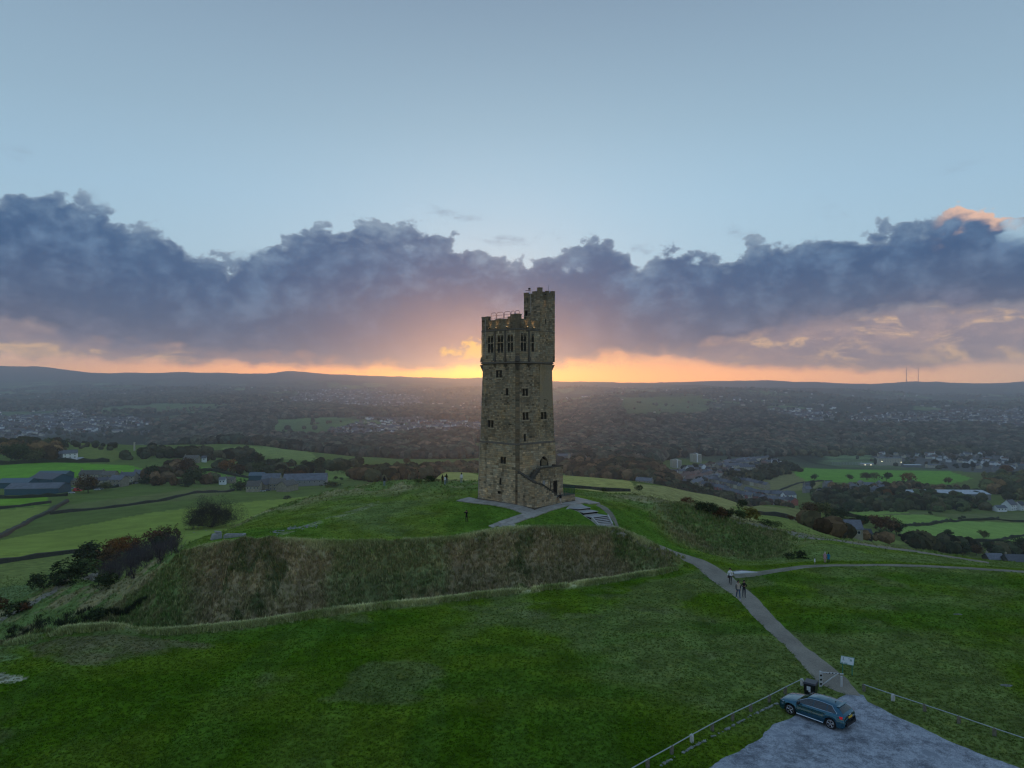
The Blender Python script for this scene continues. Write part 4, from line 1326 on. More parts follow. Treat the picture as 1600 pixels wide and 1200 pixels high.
# pointed arch over the upper doorway, and the door leaf standing half open
ar = MB(); a, b, c, d = DOORW
m = (a + b) / 2; hw = (b - a) / 2; apex = d - .02; spring = d - 1.05
for sgn in (-1, 1):
    prev = None
    for k in range(6):
        t = k / 5
        x = m + sgn * hw * (1 - t ** 1.6); z = spring + (apex - spring) * (t ** .75)
        if prev:
            q = [P_right(prev[0], prev[1], .04), P_right(x, z, .04), P_right(x, d, .04), P_right(prev[0], d, .04)]
            ar.face(q if sgn < 0 else q[::-1])
            ar.face([P_right(prev[0], prev[1], .04), P_right(x, z, .04), P_right(x, z, .5), P_right(prev[0], prev[1], .5)])
        prev = (x, z)
toT(ar.build('door_arch', M_STONE, tower, col=True))
dr = MB(); dr.col = (1, 1, 1)
dr.hexa([P_right(m - .02, c, .50), P_right(b - .02, c, .2), P_right(b - .02, c, .26), P_right(m - .02, c, .545)], [P_right(m - .02, d - .3, .50), P_right(b - .02, d - .9, .2), P_right(b - .02, d - .9, .26), P_right(m - .02, d - .3, .545)])
toT(dr.build('door', mat('pale timber door', (.20, .17, .10), .8, noise=.2), tower))

# ---- entrance block and outside stair against the right-hand face
HB = hs(0)
def AX(t, w_, z): return TL(-HB + t, HB + w_, z)      # t along the face from the near corner, w_ outward
blk = MB(); bst = MB()
def wallbox(t0_, t1_, w0, w1, ztop0, ztop1, z0=-.4, stones_on=('front',), tone=lambda s, z: 1.0, hol=(), deep=.5, z0s=0.0):
    """a wall running along t between t0..t1, w0 (inner) .. w1 (outer), sloping top"""
    top = lambda t: ztop0 + (ztop1 - ztop0) * (t - t0_) / (t1_ - t0_)
    Pf = lambda s, z, d: AX(s, w1 - d, z)
    if hol:
        panel(blk, Pf, t0_, t1_, z0, min(ztop0, ztop1), hol, depth=deep)
        for h in hol: blk.face([Pf(h[0], h[2], deep), Pf(h[1], h[2], deep), Pf(h[1], h[3], deep), Pf(h[0], h[3], deep)], mi=1)
        q = min(ztop0, ztop1)
        blk.face([AX(t0_, w1, q), AX(t1_, w1, q), AX(t1_, w1, ztop1), AX(t0_, w1, ztop0)])
        blk.face([AX(t1_, w1, z0), AX(t1_, w0, z0), AX(t1_, w0, ztop1), AX(t1_, w1, ztop1)])
        blk.face([AX(t0_, w0, z0), AX(t0_, w1, z0), AX(t0_, w1, ztop0), AX(t0_, w0, ztop0)])
        blk.face([AX(t1_, w0, z0), AX(t0_, w0, z0), AX(t0_, w0, ztop0), AX(t1_, w0, ztop1)])
        blk.face([AX(t0_, w1, ztop0), AX(t1_, w1, ztop1), AX(t1_, w0, ztop1), AX(t0_, w0, ztop0)])
    else:
        blk.hexa([AX(t0_, w1, z0), AX(t1_, w1, z0), AX(t1_, w0, z0), AX(t0_, w0, z0)], [AX(t0_, w1, ztop0), AX(t1_, w1, ztop1), AX(t1_, w0, ztop1), AX(t0_, w0, ztop0)])
    if 'front' in stones_on: stones(bst, Pf, lambda z: (t0_, t1_), z0s, max(ztop0, ztop1), hol, ch=(.2, .34), bw=(.3, .7), tone=tone, top=lambda s: top(s) - .05)
    if 'left' in stones_on: stones(bst, lambda s, z, d: AX(t0_ + d, s, z), lambda z: (w0, w1), z0s, ztop0 - .05, [], ch=(.2, .34), bw=(.3, .6), tone=tone)
    if 'right' in stones_on: stones(bst, lambda s, z, d: AX(t1_ - d, -s, z), lambda z: (-w1, -w0), z0s, ztop1 - .05, [], ch=(.2, .34), bw=(.3, .6), tone=tone)
    if 'back' in stones_on: stones(bst, lambda s, z, d: AX(-s, w0 + d, z), lambda z: (-t1_, -t0_), z0s, max(ztop0, ztop1), [], ch=(.2, .34), bw=(.3, .6), tone=tone, top=lambda s: top(-s) - .05)
def coping(A, B, wdt, out, th=.12):
    """coping stones from A to B (points of the wall top), laid one by one"""
    n = max(1, int((B - A).length / .7))
    side = out.normalized() * wdt / 2
    cp = MB(); cp.col = (.62, .62, .62)
    for i in range(n):
        p = A.lerp(B, i / n + .004); q = A.lerp(B, (i + 1) / n - .004)
        z = Vector((0, 0, th))
        cp.hexa([p - side, q - side, q + side, p + side], [p - side + z, q - side + z, q + side + z, p + side + z])
    toT(cp.build('coping', M_STONE_D, tower, col=True))
AW = 3.35
door_h = (5.72, 6.62, 1.0, 3.1)
# main entrance block
slit_h = (5.02, 5.24, 1.95, 2.95)
wallbox(2.9, 7.9, .9, 1.8, 5.15, 5.15, stones_on=('front', 'right', 'left'), hol=[door_h, slit_h], deep=.8, tone=lambda s, z: 1.12 if z < 3.4 else .8)
wallbox(2.9, 7.9, -.2, .895, 4.45, 4.45, stones_on=('right',))
coping(AX(2.8, 1.60, 5.16), AX(7.98, 1.60, 5.16), .52, DO)
coping(AX(7.72, -.1, 5.16), AX(7.72, 1.32, 5.16), .45, DA)
wallbox(7.5, 7.9, -.2, .895, 5.15, 5.15, stones_on=('right',))
# parapet of the upper flight, falling to the left
wallbox(.45, 2.88, 1.42, 1.8, 3.0, 5.1, stones_on=('front', 'back'), tone=lambda s, z: .8)
coping(AX(.42, 1.61, 3.02), AX(2.8, 1.61, 5.16), .46, DO)
# side wall in line with the left face
stones(bst, lambda s, z, d: AX(.02 + d, s, z), lambda z: (0.0, AW), 0.0, 4.9, [], ch=(.2, .34), bw=(.3, .65), top=lambda s: 4.75 - 1.25 * s / AW - .04, tone=lambda s, z: .95)
blk.hexa([AX(.03, 0, -.4), AX(.03, AW, -.4), AX(.45, AW, -.4), AX(.45, 0, -.4)], [AX(.03, 0, 4.75), AX(.03, AW, 3.5), AX(.45, AW, 3.5), AX(.45, 0, 4.75)])
coping(AX(.22, 0, 4.76), AX(.22, AW + .04, 3.51), .50, DA)
# outer wall of the lower flight
wallbox(.46, 1.5, AW - .42, AW, 3.45, 3.2, stones_on=('front', 'back'))
wallbox(1.5, 4.75, AW - .42, AW, 3.2, 1.35, stones_on=('front', 'back', 'right'))
stones(bst, lambda s, z, d: AX(s, AW - d, z), lambda z: (.02, .46), 0, 3.4, [], tone=lambda s, z: .9)
coping(AX(.0, AW - .2, 3.51), AX(1.52, AW - .2, 3.21), .5, DO)
coping(AX(1.54, AW - .2, 3.21), AX(4.78, AW - .2, 1.37), .5, DO)
# steps
for i in range(12):
    sp = MB(); sp.col = (.9, .9, .9)
    ta = 4.5 - i * .27
    z = .18 * (i + 1)
    sp.hexa([AX(ta - .27, AW - .45, z - .18), AX(ta, AW - .45, z - .18), AX(ta, 1.82, z - .18), AX(ta - .27, 1.82, z - .18)], [AX(ta - .28, AW - .45, z), AX(ta, AW - .45, z), AX(ta, 1.82, z), AX(ta - .28, 1.82, z)])
    toT(sp.build('step', M_STONE_D, tower, col=True))
blk.hexa([AX(.46, AW - .43, -.2), AX(1.25, AW - .43, -.2), AX(1.25, 0, -.2), AX(.46, 0, -.2)], [AX(.46, AW - .43, 2.3), AX(1.25, AW - .43, 2.3), AX(1.25, 0, 2.3), AX(.46, 0, 2.3)])
for i in range(11):
    sp = MB(); sp.col = (.9, .9, .9)
    ta = 1.25 + i * .155
    z = 2.3 + .195 * (i + 1)
    sp.hexa([AX(ta, 1.40, z - .5), AX(ta + .16, 1.40, z - .5), AX(ta + .16, .02, z - .5), AX(ta, .02, z - .5)], [AX(ta, 1.40, z), AX(ta + .16, 1.40, z), AX(ta + .16, .02, z), AX(ta, .02, z)])
    toT(sp.build('step', M_STONE_D, tower, col=True))
toT(blk.build('entrance_block', [M_CORE, M_VOID], tower)); toT(bst.build('entrance_stone', M_STONE, tower, col=True, kind='stuff'))
# door leaf and notice beside it
dl = MB()
dl.hexa([AX(door_h[0] + .02, 1.30, 1.0), AX(door_h[1] - .1, 1.25, 1.0), AX(door_h[1] - .1, 1.2, 1.0), AX(door_h[0] + .02, 1.25, 1.0)], [AX(door_h[0] + .02, 1.30, 3.0), AX(door_h[1] - .1, 1.25, 3.0), AX(door_h[1] - .1, 1.2, 3.0), AX(door_h[0] + .02, 1.25, 3.0)])
toT(dl.build('door', M_DOOR, tower))
nb_ = MB(); nb_.hexa([AX(3.35, 1.87, 2.55), AX(3.85, 1.87, 2.55), AX(3.85, 1.84, 2.55), AX(3.35, 1.84, 2.55)], [AX(3.35, 1.87, 3.35), AX(3.85, 1.87, 3.35), AX(3.85, 1.84, 3.35), AX(3.35, 1.84, 3.35)])
toT(nb_.build('wall_plaque', mat('pale grey plaque', (.30, .30, .29), .7, noise=.15), tower))
# raised platform with a railing in front of the door
pf = MB(); pf.col = (.9, .9, .9); pst = MB()
pf.hexa([AX(5.2, 3.0, -.3), AX(9.3, 3.0, -.3), AX(9.3, 1.8, -.3), AX(5.2, 1.8, -.3)], [AX(5.2, 3.0, .92), AX(9.3, 3.0, .92), AX(9.3, 1.8, .92), AX(5.2, 1.8, .92)])
pf.hexa([AX(7.9, 1.79, -.3), AX(9.3, 1.79, -.3), AX(9.3, .2, -.3), AX(7.9, .2, -.3)], [AX(7.9, 1.79, .92), AX(9.3, 1.79, .92), AX(9.3, .2, .92), AX(7.9, .2, .92)])
toT(pf.build('platform', M_STONE_D, tower, col=True))
stones(pst, lambda s, z, d: AX(s, 3.0 - d, z), lambda z: (5.2, 9.3), 0, .86, [], ch=(.2, .3))
stones(pst, lambda s, z, d: AX(9.3 - d, -s, z), lambda z: (-3.0, -.2), 0, .86, [], ch=(.2, .3))
toT(pst.build('platform_stone', M_STONE, tower, col=True, kind='stuff'))
M_GREEN = mat('green painted railing', (.015, .085, .06), .5)
pts = [AX(6.9, 2.95, .92), AX(9.25, 2.95, .92), AX(9.25, .3, .92)]
rr = MB()
for a_, b_ in zip(pts[:-1], pts[1:]):
    n = int((b_ - a_).length / .12)
    up = Vector((0, 0, 1.15))
    rr.tube([a_ + up, b_ + up], .03, 5); rr.tube([a_ + Vector((0, 0, .12)), b_ + Vector((0, 0, .12))], .02, 4)
    for i in range(n + 1):
        p = a_.lerp(b_, i / n)
        rr.tube([p, p + up], .011 if i not in (0, n) else .035, 4, cap=False)
toT(rr.build('railing', M_GREEN, tower))

# ------------------------------------------------------------------ paths, paving, car park
def drape(name, left, right, m, lift=0.05, nu=8, step=0.5, label=None, kind='structure', jag=0.0, pts3=None):
    """a strip between two edges given where they are seen, laid on the ground"""
    L = [hit(*p) for p in left]; Rr = [hit(*p) for p in right]
    return strip3(name, L, Rr, m, lift, nu, step, kind, jag)

def strip3(name, L, Rr, m, lift=0.05, nu=8, step=0.5, kind='structure', jag=0.0):
    ls = [0.0]
    for i in range(1, len(L)):
        ls.append(ls[-1] + max(((L[i] - L[i - 1]).length + (Rr[i] - Rr[i - 1]).length) / 2, 1e-3))
    n = max(4, int(ls[-1] / step))
    t = np.linspace(0, ls[-1], n)
    def cm(P):
        a = np.array([[p.x, p.y] for p in P])
        return pchip(np.array(ls), a, t) if len(P) > 2 else np.stack([np.interp(t, ls, a[:, 0]), np.interp(t, ls, a[:, 1])], 1)
    A, B = cm(L), cm(Rr)
    if jag:
        d = (B - A) / np.maximum(np.linalg.norm(B - A, axis=1), 1e-6)[:, None]
        A = A - d * (jag * fbm(t * 0.9, t * 0 + 3.3, 3, 5) + jag * .3 * fbm(t * 3.9, t * 0 + 3.3, 2, 7))[:, None]; B = B + d * (jag * fbm(t * 0.9, t * 0 + 9.3, 3, 6) + jag * .3 * fbm(t * 3.9, t * 0 + 1.3, 2, 8))[:, None]
    w = np.linspace(0, 1, nu)[None, :, None]
    G = A[:, None, :] * (1 - w) + B[:, None, :] * w
    X, Y = G[..., 0], G[..., 1]
    Z = zat(X, Y) + lift
    Z[:, 0] -= lift * .8; Z[:, -1] -= lift * .8
    o = grid_mesh(name, X, Y, Z, m)
    if kind: o['kind'] = kind
    return o

def speckle_mat(name, c1, c2, scale=6.0, fine=40.0, big=0.25, rough=.9, bump=.02, c3=None):
    m = bpy.data.materials.new(name); m.use_nodes = True
    b = NB(m.node_tree); p = m.node_tree.nodes['Principled BSDF']
    p.inputs['Roughness'].default_value = rough; p.inputs['Specular IOR Level'].default_value = .2
    v = b.new('ShaderNodeTexCoord').outputs['Object']
    n = b.noise(v, fine, 4.0, .7); n2 = b.noise(v, big, 5.0, .6); n3 = b.noise(v, scale, 5.0, .65)
    f = b.add(b.mul(n, .45), b.add(b.mul(n2, .45), b.mul(n3, .35)))
    col = b.mix(b.ss(f, .48, .78), (*c1, 1), (*c2, 1))
    if c3: col = b.mix(b.ss(n2, .54, .68, 0, .8), col, (*c3, 1))
    b.l.new(col, p.inputs['Base Color'])
    bn = b.new('ShaderNodeBump'); bn.inputs['Strength'].default_value = .6; bn.inputs['Distance'].default_value = bump
    b.l.new(b.add(n, n3), bn.inputs['Height']); b.l.new(bn.outputs[0], p.inputs['Normal'])
    return m
M_TARMAC = speckle_mat('worn tarmac path', (.185, .16, .125), (.36, .32, .25), c3=(.26, .23, .17))
M_GRAVEL = speckle_mat('pale limestone gravel', (.13, .14, .16), (.50, .53, .57), scale=2.2, fine=12.0, big=.7, bump=.05, c3=(.20, .22, .25))
M_DIRT = speckle_mat('trodden earth', (.16, .145, .10), (.30, .28, .21), big=.6)
M_PAVE = speckle_mat('stone paving', (.32, .30, .255), (.46, .43, .37), scale=3.0, big=1.2, bump=.008)
M_PUD = mat('shallow puddle', (.20, .22, .24), .03, spec=1.0)

drape('path', [(938, 822), (966, 836), (994, 849), (1040, 867.5), (1087.5, 885.5), (1115, 909), (1150, 934), (1181, 967.5), (1194, 980), (1225, 1008), (1250, 1036), (1268, 1056), (1287, 1071), (1322, 1086)],
      [(958, 820), (980, 833), (1025, 850), (1075, 867.5), (1119, 885), (1144, 902), (1181, 933), (1212.5, 967.5), (1225, 980), (1256, 1008), (1289, 1033), (1320, 1058), (1336, 1077), (1350, 1090)], M_TARMAC, .06, 7, .5, jag=.10)
drape('side_path', [(1142, 897), (1180, 893.5), (1220, 888), (1258, 883.3), (1295, 882), (1320, 882), (1375, 881.5), (1430, 882.5), (1500, 886), (1560, 889.5), (1640, 893.5)],
      [(1150, 904), (1195, 898), (1233, 892), (1270, 886.8), (1305, 885.2), (1325, 885), (1378, 884.5), (1433, 885.8), (1500, 889), (1560, 892.5), (1640, 896.5)], M_DIRT, .07, 5, .4, jag=.12)
drape('upper_path', [(1124, 806), (1160, 816), (1212, 826), (1287, 840), (1330, 846), (1420, 859), (1510, 873), (1545, 879)],
      [(1122, 809), (1160, 819), (1212, 829.5), (1287, 844), (1330, 849.5), (1420, 862), (1510, 875.5), (1545, 881)], M_DIRT, .10, 5, .5, jag=.2)
drape('worn_track', [(-40, 985), (0, 965), (40, 944), (80, 924), (120, 904), (152, 893)], [(-40, 994), (0, 974), (40, 951), (80, 930), (120, 909), (154, 896)], M_DIRT, .12, 5, .5, jag=.2)
drape('worn_grass_track', [(937, 787), (951, 795), (960, 806), (964, 815), (967, 824)], [(931, 790), (945, 799), (955, 810), (960, 818), (963, 826)], M_DIRT, .06, 4, .4, jag=.15)
# thin trodden line along the rampart crest in front of the paving
drape('crest_track', [(770, 824), (820, 823.5), (880, 824.5), (930, 827), (962, 831)], [(770, 827), (820, 826), (880, 827), (930, 830), (958, 834)], speckle_mat('dry trodden grass', (.13, .14, .07), (.26, .25, .14), big=.8), .06, 4, .4, jag=.1)
# car park: one sheet between its left and right outlines
gl = [(1324, 1084), (1300, 1096), (1262, 1104), (1236, 1122), (1208, 1133), (1198, 1143), (1186, 1154), (1164, 1169), (1128, 1186), (1100, 1205), (1060, 1235), (1010, 1290), (940, 1400)]
gr = [(1350, 1087), (1362, 1100), (1385, 1112), (1402, 1121), (1444, 1139), (1490, 1161), (1520, 1172), (1540, 1181), (1594, 1200), (1640, 1218), (1700, 1240), (1800, 1290), (2000, 1400)]
def flat(px, py): return at_z(px, py, -5.35)
Lg = [hit(*p) if p[1] < 1290 else flat(*p) for p in gl]; Rg = [hit(*p) if p[1] < 1250 else flat(*p) for p in gr]
strip3('car_park', Lg, Rg, M_GRAVEL, .05, 60, .35, jag=.25)
drape('puddle', [(1143, 893), (1160, 890.5), (1172, 892), (1183, 893.5)], [(1148, 897.5), (1160, 897.0), (1172, 896.5), (1184, 896)], M_PUD, .10, 4, .3)

# paving round the tower, flagstone by flagstone
M_FLAG = mat('flagstone', (.36, .33, .28), .8, noise=.18, nscale=2.0, bump=.01, rand=.16)
flag_mesh = []
def flag_data(i):
    m_ = MB(); m_.box((0, 0, 0), (1, 1, 1))
    return m_.data('flagstone', M_FLAG)
FD = flag_data(0)
paving = empty('paved_terrace', (0, 0, 0)); paving['kind'] = 'structure'
def inq(p, poly): return bool(inpoly(np.array([p[0]]), np.array([p[1]]), poly)[0])
def flags(poly, origin, d1, d2, fw=.9, fl=1.15, lift=.05, gap=.02):
    """flagstones in rows inside a world outline"""
    mx = 14
    cnt = 0
    for i in range(-20, 46):
        off = rng.uniform(0, fl)
        sv = np.arange(-34, 50, .1)
        bx = origin + d2 * (i * fw)
        ins = inpoly(bx.x + d1.x * sv, bx.y + d1.y * sv, poly)
        spans = []; k0 = None
        for q_, f_ in enumerate(list(ins) + [False]):
            if f_ and k0 is None: k0 = q_
            if not f_ and k0 is not None: spans.append((sv[k0], sv[q_ - 1])); k0 = None
        cells = []
        for (a_, b_) in spans:
            s_0 = a_; first = off + .25
            while s_0 < b_ - .15:
                s_1 = min(s_0 + (first if s_0 == a_ else fl), b_)
                if b_ - s_1 < .3: s_1 = b_
                cells.append((s_0, s_1)); s_0 = s_1
        for (s_0, s_1) in cells:
            fl_ = s_1 - s_0
            c = origin + d1 * ((s_0 + s_1) / 2) + d2 * (i * fw)
            o = bpy.data.objects.new('flagstone', FD); link(o, paving)
            zc = float(zat(c.x, c.y))
            ex = float(zat(c.x + d1.x * .4, c.y + d1.y * .4)) - float(zat(c.x - d1.x * .4, c.y - d1.y * .4))
            ey = float(zat(c.x + d2.x * .4, c.y + d2.y * .4)) - float(zat(c.x - d2.x * .4, c.y - d2.y * .4))
            n = Vector((-ex / .8 * d1.x - ey / .8 * d2.x, -ex / .8 * d1.y - ey / .8 * d2.y, 1)).normalized()
            q = n.to_track_quat('Z', 'Y').to_matrix().to_4x4()
            ang = math.atan2(d1.y, d1.x)
            x = (d1 - n * d1.dot(n)).normalized(); y = n.cross(x)
            Mx = Matrix(((x.x, y.x, n.x, 0), (x.y, y.y, n.y, 0), (x.z, y.z, n.z, 0), (0, 0, 0, 1)))
            o.matrix_local = Matrix.Translation((c.x, c.y, zc + lift + rng.uniform(-.008, .008))) @ Mx @ Matrix.Diagonal((fl_ - gap, fw - gap, .14, 1))
            cnt += 1
    return cnt
def wpoly(pts, z=None): return [(lambda v: (v.x, v.y))(hit(*p) if z is None else at_z(p[0], p[1], z)) for p in pts]
tcorn = [TL(-HB, -HB, 0), TL(-HB, HB + AW, 0), TL(-HB + 9.3, HB + AW, 0)]
def tx(a, o): v = TL(a, o, 0); return (v.x, v.y)
ring_poly = [tx(-HB - 2.1, -HB - 2.6), tx(-HB - 2.1, HB + AW + 1.9), tx(-HB + 3.4, HB + AW + 1.9), tx(-HB + 11.8, HB + AW + 2.2), tx(-HB + 12.5, HB + .2), tx(-HB + 9.4, HB + .2), tx(-HB + 9.4, HB + 3.0), tx(-HB + 5.0, HB + 3.3), tx(-HB + .1, HB + AW - .1), tx(-HB + .1, -HB + .1), tx(-HB + .6, -HB - 2.6)]
nfl = flags(ring_poly, TL(0, 0, 0), DA, DO)
# the branch running down to the left in front of the tower
bl = [hit(*p) for p in [(838, 799.5), (815, 805.5), (790, 814), (766, 824)]]; brr = [hit(*p) for p in [(860, 800), (838, 806.5), (815, 814), (800, 826)]]
bp_poly = [(p.x, p.y) for p in bl] + [(p.x, p.y) for p in brr[::-1]]
d1 = (bl[-1] - bl[0]); d1.z = 0; d1.normalize(); d2 = Vector((-d1.y, d1.x, 0))
nfl += flags(bp_poly, bl[0], d1, d2, .85, 1.0, .05)
# broad landings and steps descending on the right
def quad_slab(name, pts, z, th, m, parent, lab=None):
    mb = MB(); mb.col = (1, 1, 1)
    b4 = [Vector((p.x, p.y, z - th)) for p in pts]; t4 = [Vector((p.x, p.y, z)) for p in pts]
    mb.hexa(b4, t4)
    o = mb.build(name, m, parent)
    if lab: o['label'] = lab
    return o
stairs = empty('stone_steps', (0, 0, 0), 0, 'pale stone steps with long landings going down from the tower terrace to the tarmac path', 'steps')
M_STEP = mat('pale step stone', (.44, .43, .40), .8, noise=.2, nscale=3., bump=.01)
M_TREAD = mat('stair landing stone', (.36, .355, .34), .85, noise=.25, nscale=2., bump=.01)
# left and right edges as seen, top to bottom; each landing ends in a riser
Ls = [(889, 795), (902, 798), (910.5, 804.5), (923, 812)]; Rs = [(904, 787), (921.5, 796), (933, 802), (948, 809.5)]
drape('step_base', [(884, 796), (889, 795.5), (902, 799), (910.5, 805), (923, 813), (936, 824)], [(897, 786), (904, 786.5), (921.5, 796), (933, 802), (948, 809.5), (958, 821)], M_PAVE, .07, 6, .4)
zst = []
for k in range(3):
    a, b, c, d = hit(*Ls[k]), hit(*Ls[k + 1]), hit(*Rs[k + 1]), hit(*Rs[k])
    z = (a.z + b.z + c.z + d.z) / 4 + .16
    ex = 0.0
    quad_slab('landing', [b, c, d, a], z, .08, M_TREAD, stairs)
    dn = (b - a); dn.z = 0; dn = dn.normalized() * .08
    quad_slab('riser', [b + dn, c + dn, d, a], z - .085, .6, M_STONE_D, stairs)
    zst.append(z)
    quad_slab('kerbstone', [b + (b - a).normalized() * .25, c + (c - d).normalized() * .25, c, b], z + .012, .07, M_STEP, stairs)
A0, B0 = hit(925, 813), hit(950, 810); A1, B1 = hit(936, 822.5), hit(957, 820.5)
for i in range(5):
    t, t2 = i / 5, (i + .93) / 5
    p, q, r_, s__ = A0.lerp(A1, t), B0.lerp(B1, t), B0.lerp(B1, t2), A0.lerp(A1, t2)
    z = zst[-1] - .02 - (i + 1) * max(.12, (zst[-1] - A1.z) / 6)
    z = max(z, p.z + .04, q.z + .04)
    quad_slab('tread', [s__, r_, q, p], z, .07, M_STEP, stairs)
    dn = (s__ - p); dn.z = 0; dn = dn.normalized() * .07
    quad_slab('riser', [s__ - dn, r_ - dn, q, p], z - .072, .6, M_VOID, stairs)  # riser coloured near-black: painted shade for the gap below each tread
for (P0, P1) in ((A0, A1), (B0, B1)):
    d = (P1 - P0); d.z = 0; nrm = Vector((-d.y, d.x, 0)).normalized() * .10
    mb = MB(); za, zb = zst[-1] + .10, A1.z + .22
    mb.hexa([Vector((*(P0 - nrm).xy, za - .7)), Vector((*(P1 - nrm).xy, zb - .7)), Vector((*(P1 + nrm).xy, zb - .7)), Vector((*(P0 + nrm).xy, za - .7))],
            [Vector((*(P0 - nrm).xy, za)), Vector((*(P1 - nrm).xy, zb)), Vector((*(P1 + nrm).xy, zb)), Vector((*(P0 + nrm).xy, za))])
    mb.build('side_kerb', M_STEP, stairs)

# ------------------------------------------------------------------ low rails round the car park
M_POST = mat('weathered timber post', (.17, .16, .12), .9, noise=.35, nscale=9.)
M_POSTW = mat('white painted post top', (.55, .56, .54), .7, noise=.15)
M_RAIL = mat('galvanised rail', (.34, .39, .39), .4, metal=.4, spec=.5)
def low_rail(pts, label, white=()):
    P = [hit(px, py + 9) for px, py in pts]
    root = empty('barrier_rail', P[0], 0, label, 'barrier rail', 'low tube rails round the car park')
    inv_ = Matrix.Translation(-P[0])
    for i, p in enumerate(P):
        if not (900 < pts[i][0] < 1620): pass
        m_ = MB(); a = rng.uniform(-.1, .1)
        M4 = inv_ @ Matrix.Translation((p.x, p.y, p.z)) @ Matrix.Rotation(a + .5, 4, 'Z') @ Matrix.Rotation(rng.uniform(-.05, .05), 4, 'X')
        m_.box((0, 0, .1), (.17, .17, .8), M4); m_.mesh_([M4 @ Vector(v) for v in ((-.085, -.085, .5), (.085, -.085, .5), (.085, .085, .5), (-.085, .085, .5), (0, 0, .56))], [(0, 1, 4), (1, 2, 4), (2, 3, 4), (3, 0, 4)])
        m_.build('post', M_POSTW if i in white else M_POST, root)
        if i in white:
            m2 = MB(); m2.box((.0, -.11, .28), (.12, .04, .34), M4); m2.build('reflector', M_POSTW, root)
    m_ = MB()
    m_.tube([inv_ @ (p + Vector((0, -.02, .50 + rng.uniform(-.02, .02)))) for p in P], .034, 6)
    m_.build('rail', M_RAIL, root)
low_rail([(975, 1212), (1012, 1190.5), (1049.6, 1169), (1081, 1151), (1113, 1133.6), (1144.5, 1117), (1173, 1103), (1202, 1088.6), (1226.7, 1075.5), (1253, 1062)], 'low rail on timber posts along the left edge of the car park', (3, 9))
low_rail([(1350, 1071), (1395, 1086.5), (1444.8, 1103), (1498, 1121.5), (1554, 1141), (1612, 1161)], 'low rail on timber posts running right from the gate beside the car park', (1,))

# kerb stones left of the car
kerb = empty('stone_edging', hit(1111, 1155), 0, 'broken line of small pale edging stones in the grass left of the parked car', 'edging stones')
M_KS = mat('pale edging stone', (.24, .25, .22), .9, noise=.3, nscale=12., bump=.02, rand=.3)
def rock_data(seed, m, flat_=.6):
    r = random.Random(seed); bm = bmesh.new(); bmesh.ops.create_icosphere(bm, subdivisions=1, radius=.5)
    for v in bm.verts: v.co = Vector((v.co.x * r.uniform(.8, 1.2), v.co.y * r.uniform(.7, 1.1), v.co.z * flat_ * r.uniform(.8, 1.2)))
    me = bpy.data.meshes.new('stone'); bm.to_mesh(me); bm.free(); me.materials.append(m); return me
RK = [rock_data(i, M_KS) for i in range(4)]
kp = [(1030, 1197), (1067, 1176), (1088, 1164), (1111, 1152), (1135, 1139), (1160, 1125), (1190, 1110), (1218, 1097)]
for i in range(95):
    t = rng.random() ** .9 * (len(kp) - 1); k = int(t); f = t - k
    if k >= len(kp) - 1: continue
    if 2.4 < t < 3.2 and rng.random() < .6: continue
    v = hit(kp[k][0] * (1 - f) + kp[k + 1][0] * f + rng.uniform(-1.2, 1.2), kp[k][1] * (1 - f) + kp[k + 1][1] * f + rng.uniform(-.8, .8) + 1)
    o = bpy.data.objects.new('stone', rng.choice(RK)); link(o, kerb)
    o.location = v - kerb.location + Vector((0, 0, .03)); s = rng.uniform(.10, .32); o.scale = (s, s, s * .8); o.rotation_euler = (0, 0, rng.uniform(0, 6))
# pale half-buried slabs in the right-hand lawn
for (px, py, w, h, lab) in ((1497, 960, 1.1, .5, 'flat grey slab sunk in the lawn, the one higher up the right-hand slope'), (1573, 1071, 1.0, .7, 'pale slab sunk in the lawn near the right picture edge above the rail')):
    o = bpy.data.objects.new('sunken_slab', rock_data(px, mat('sunken slab stone', (.16, .165, .14), .9, noise=.3, nscale=6), .22)); link(o)
    o.location = hit(px, py); o.scale = (w, h, .5); tag(o, lab, 'stone slab')

# ------------------------------------------------------------------ gate, bin, information board
M_WHITE = mat('chipped white paint', (.5, .52, .52), .6, noise=.2, nscale=20.)
g0 = hit(1282, 1073); g1_ = hit(1318, 1074)
gate = empty('barrier_gate', g0, 0, 'white triangular swing barrier gate across the mouth of the path behind the car', 'gate')
gi = Matrix.Translation(-g0)
gd = (g1_ - g0); gd.z = 0; gL = gd.length; gd.normalize()
def gp(s, z): return gi @ (g0 + gd * s + Vector((0, 0, z)))
m_ = MB(); m_.box((0, 0, .55), (.16, .16, 1.25), Matrix.Translation(gp(0, 0))); m_.build('post', M_WHITE, gate)
for k in range(3):
    m_ = MB(); m_.box((0, -.085, .25 + k * .32), (.165, .012, .14), Matrix.Translation(gp(0, 0))); m_.build('black_band', M_DKMETAL, gate)
m_ = MB(); m_.tube([gp(.1, 1.10), gp(gL, 1.02)], .045, 6); m_.build('top_rail', M_WHITE, gate)
m_ = MB(); m_.tube([gp(.1, .12), gp(gL * .72, 1.0)], .04, 6); m_.build('brace', M_WHITE, gate)
m_ = MB(); m_.tube([gp(.12, 1.12), gp(.12, .08)], .04, 6); m_.build('hinge_stile', M_WHITE, gate)
m_ = MB(); m_.box((0, 0, .42), (.13, .13, .85), Matrix.Translation(gp(gL - .15, 0))); m_.build('catch_post', M_WHITE, gate)
for i in range(5):
    m_ = MB(); s_0 = gL * (.22 + .14 * i)
    m_.tube([gp(s_0, 1.098 - .08 * s_0 / gL), gp(s_0 + .09, 1.094 - .08 * s_0 / gL)], .048, 6); m_.build('worn_patch', M_DKMETAL, gate)

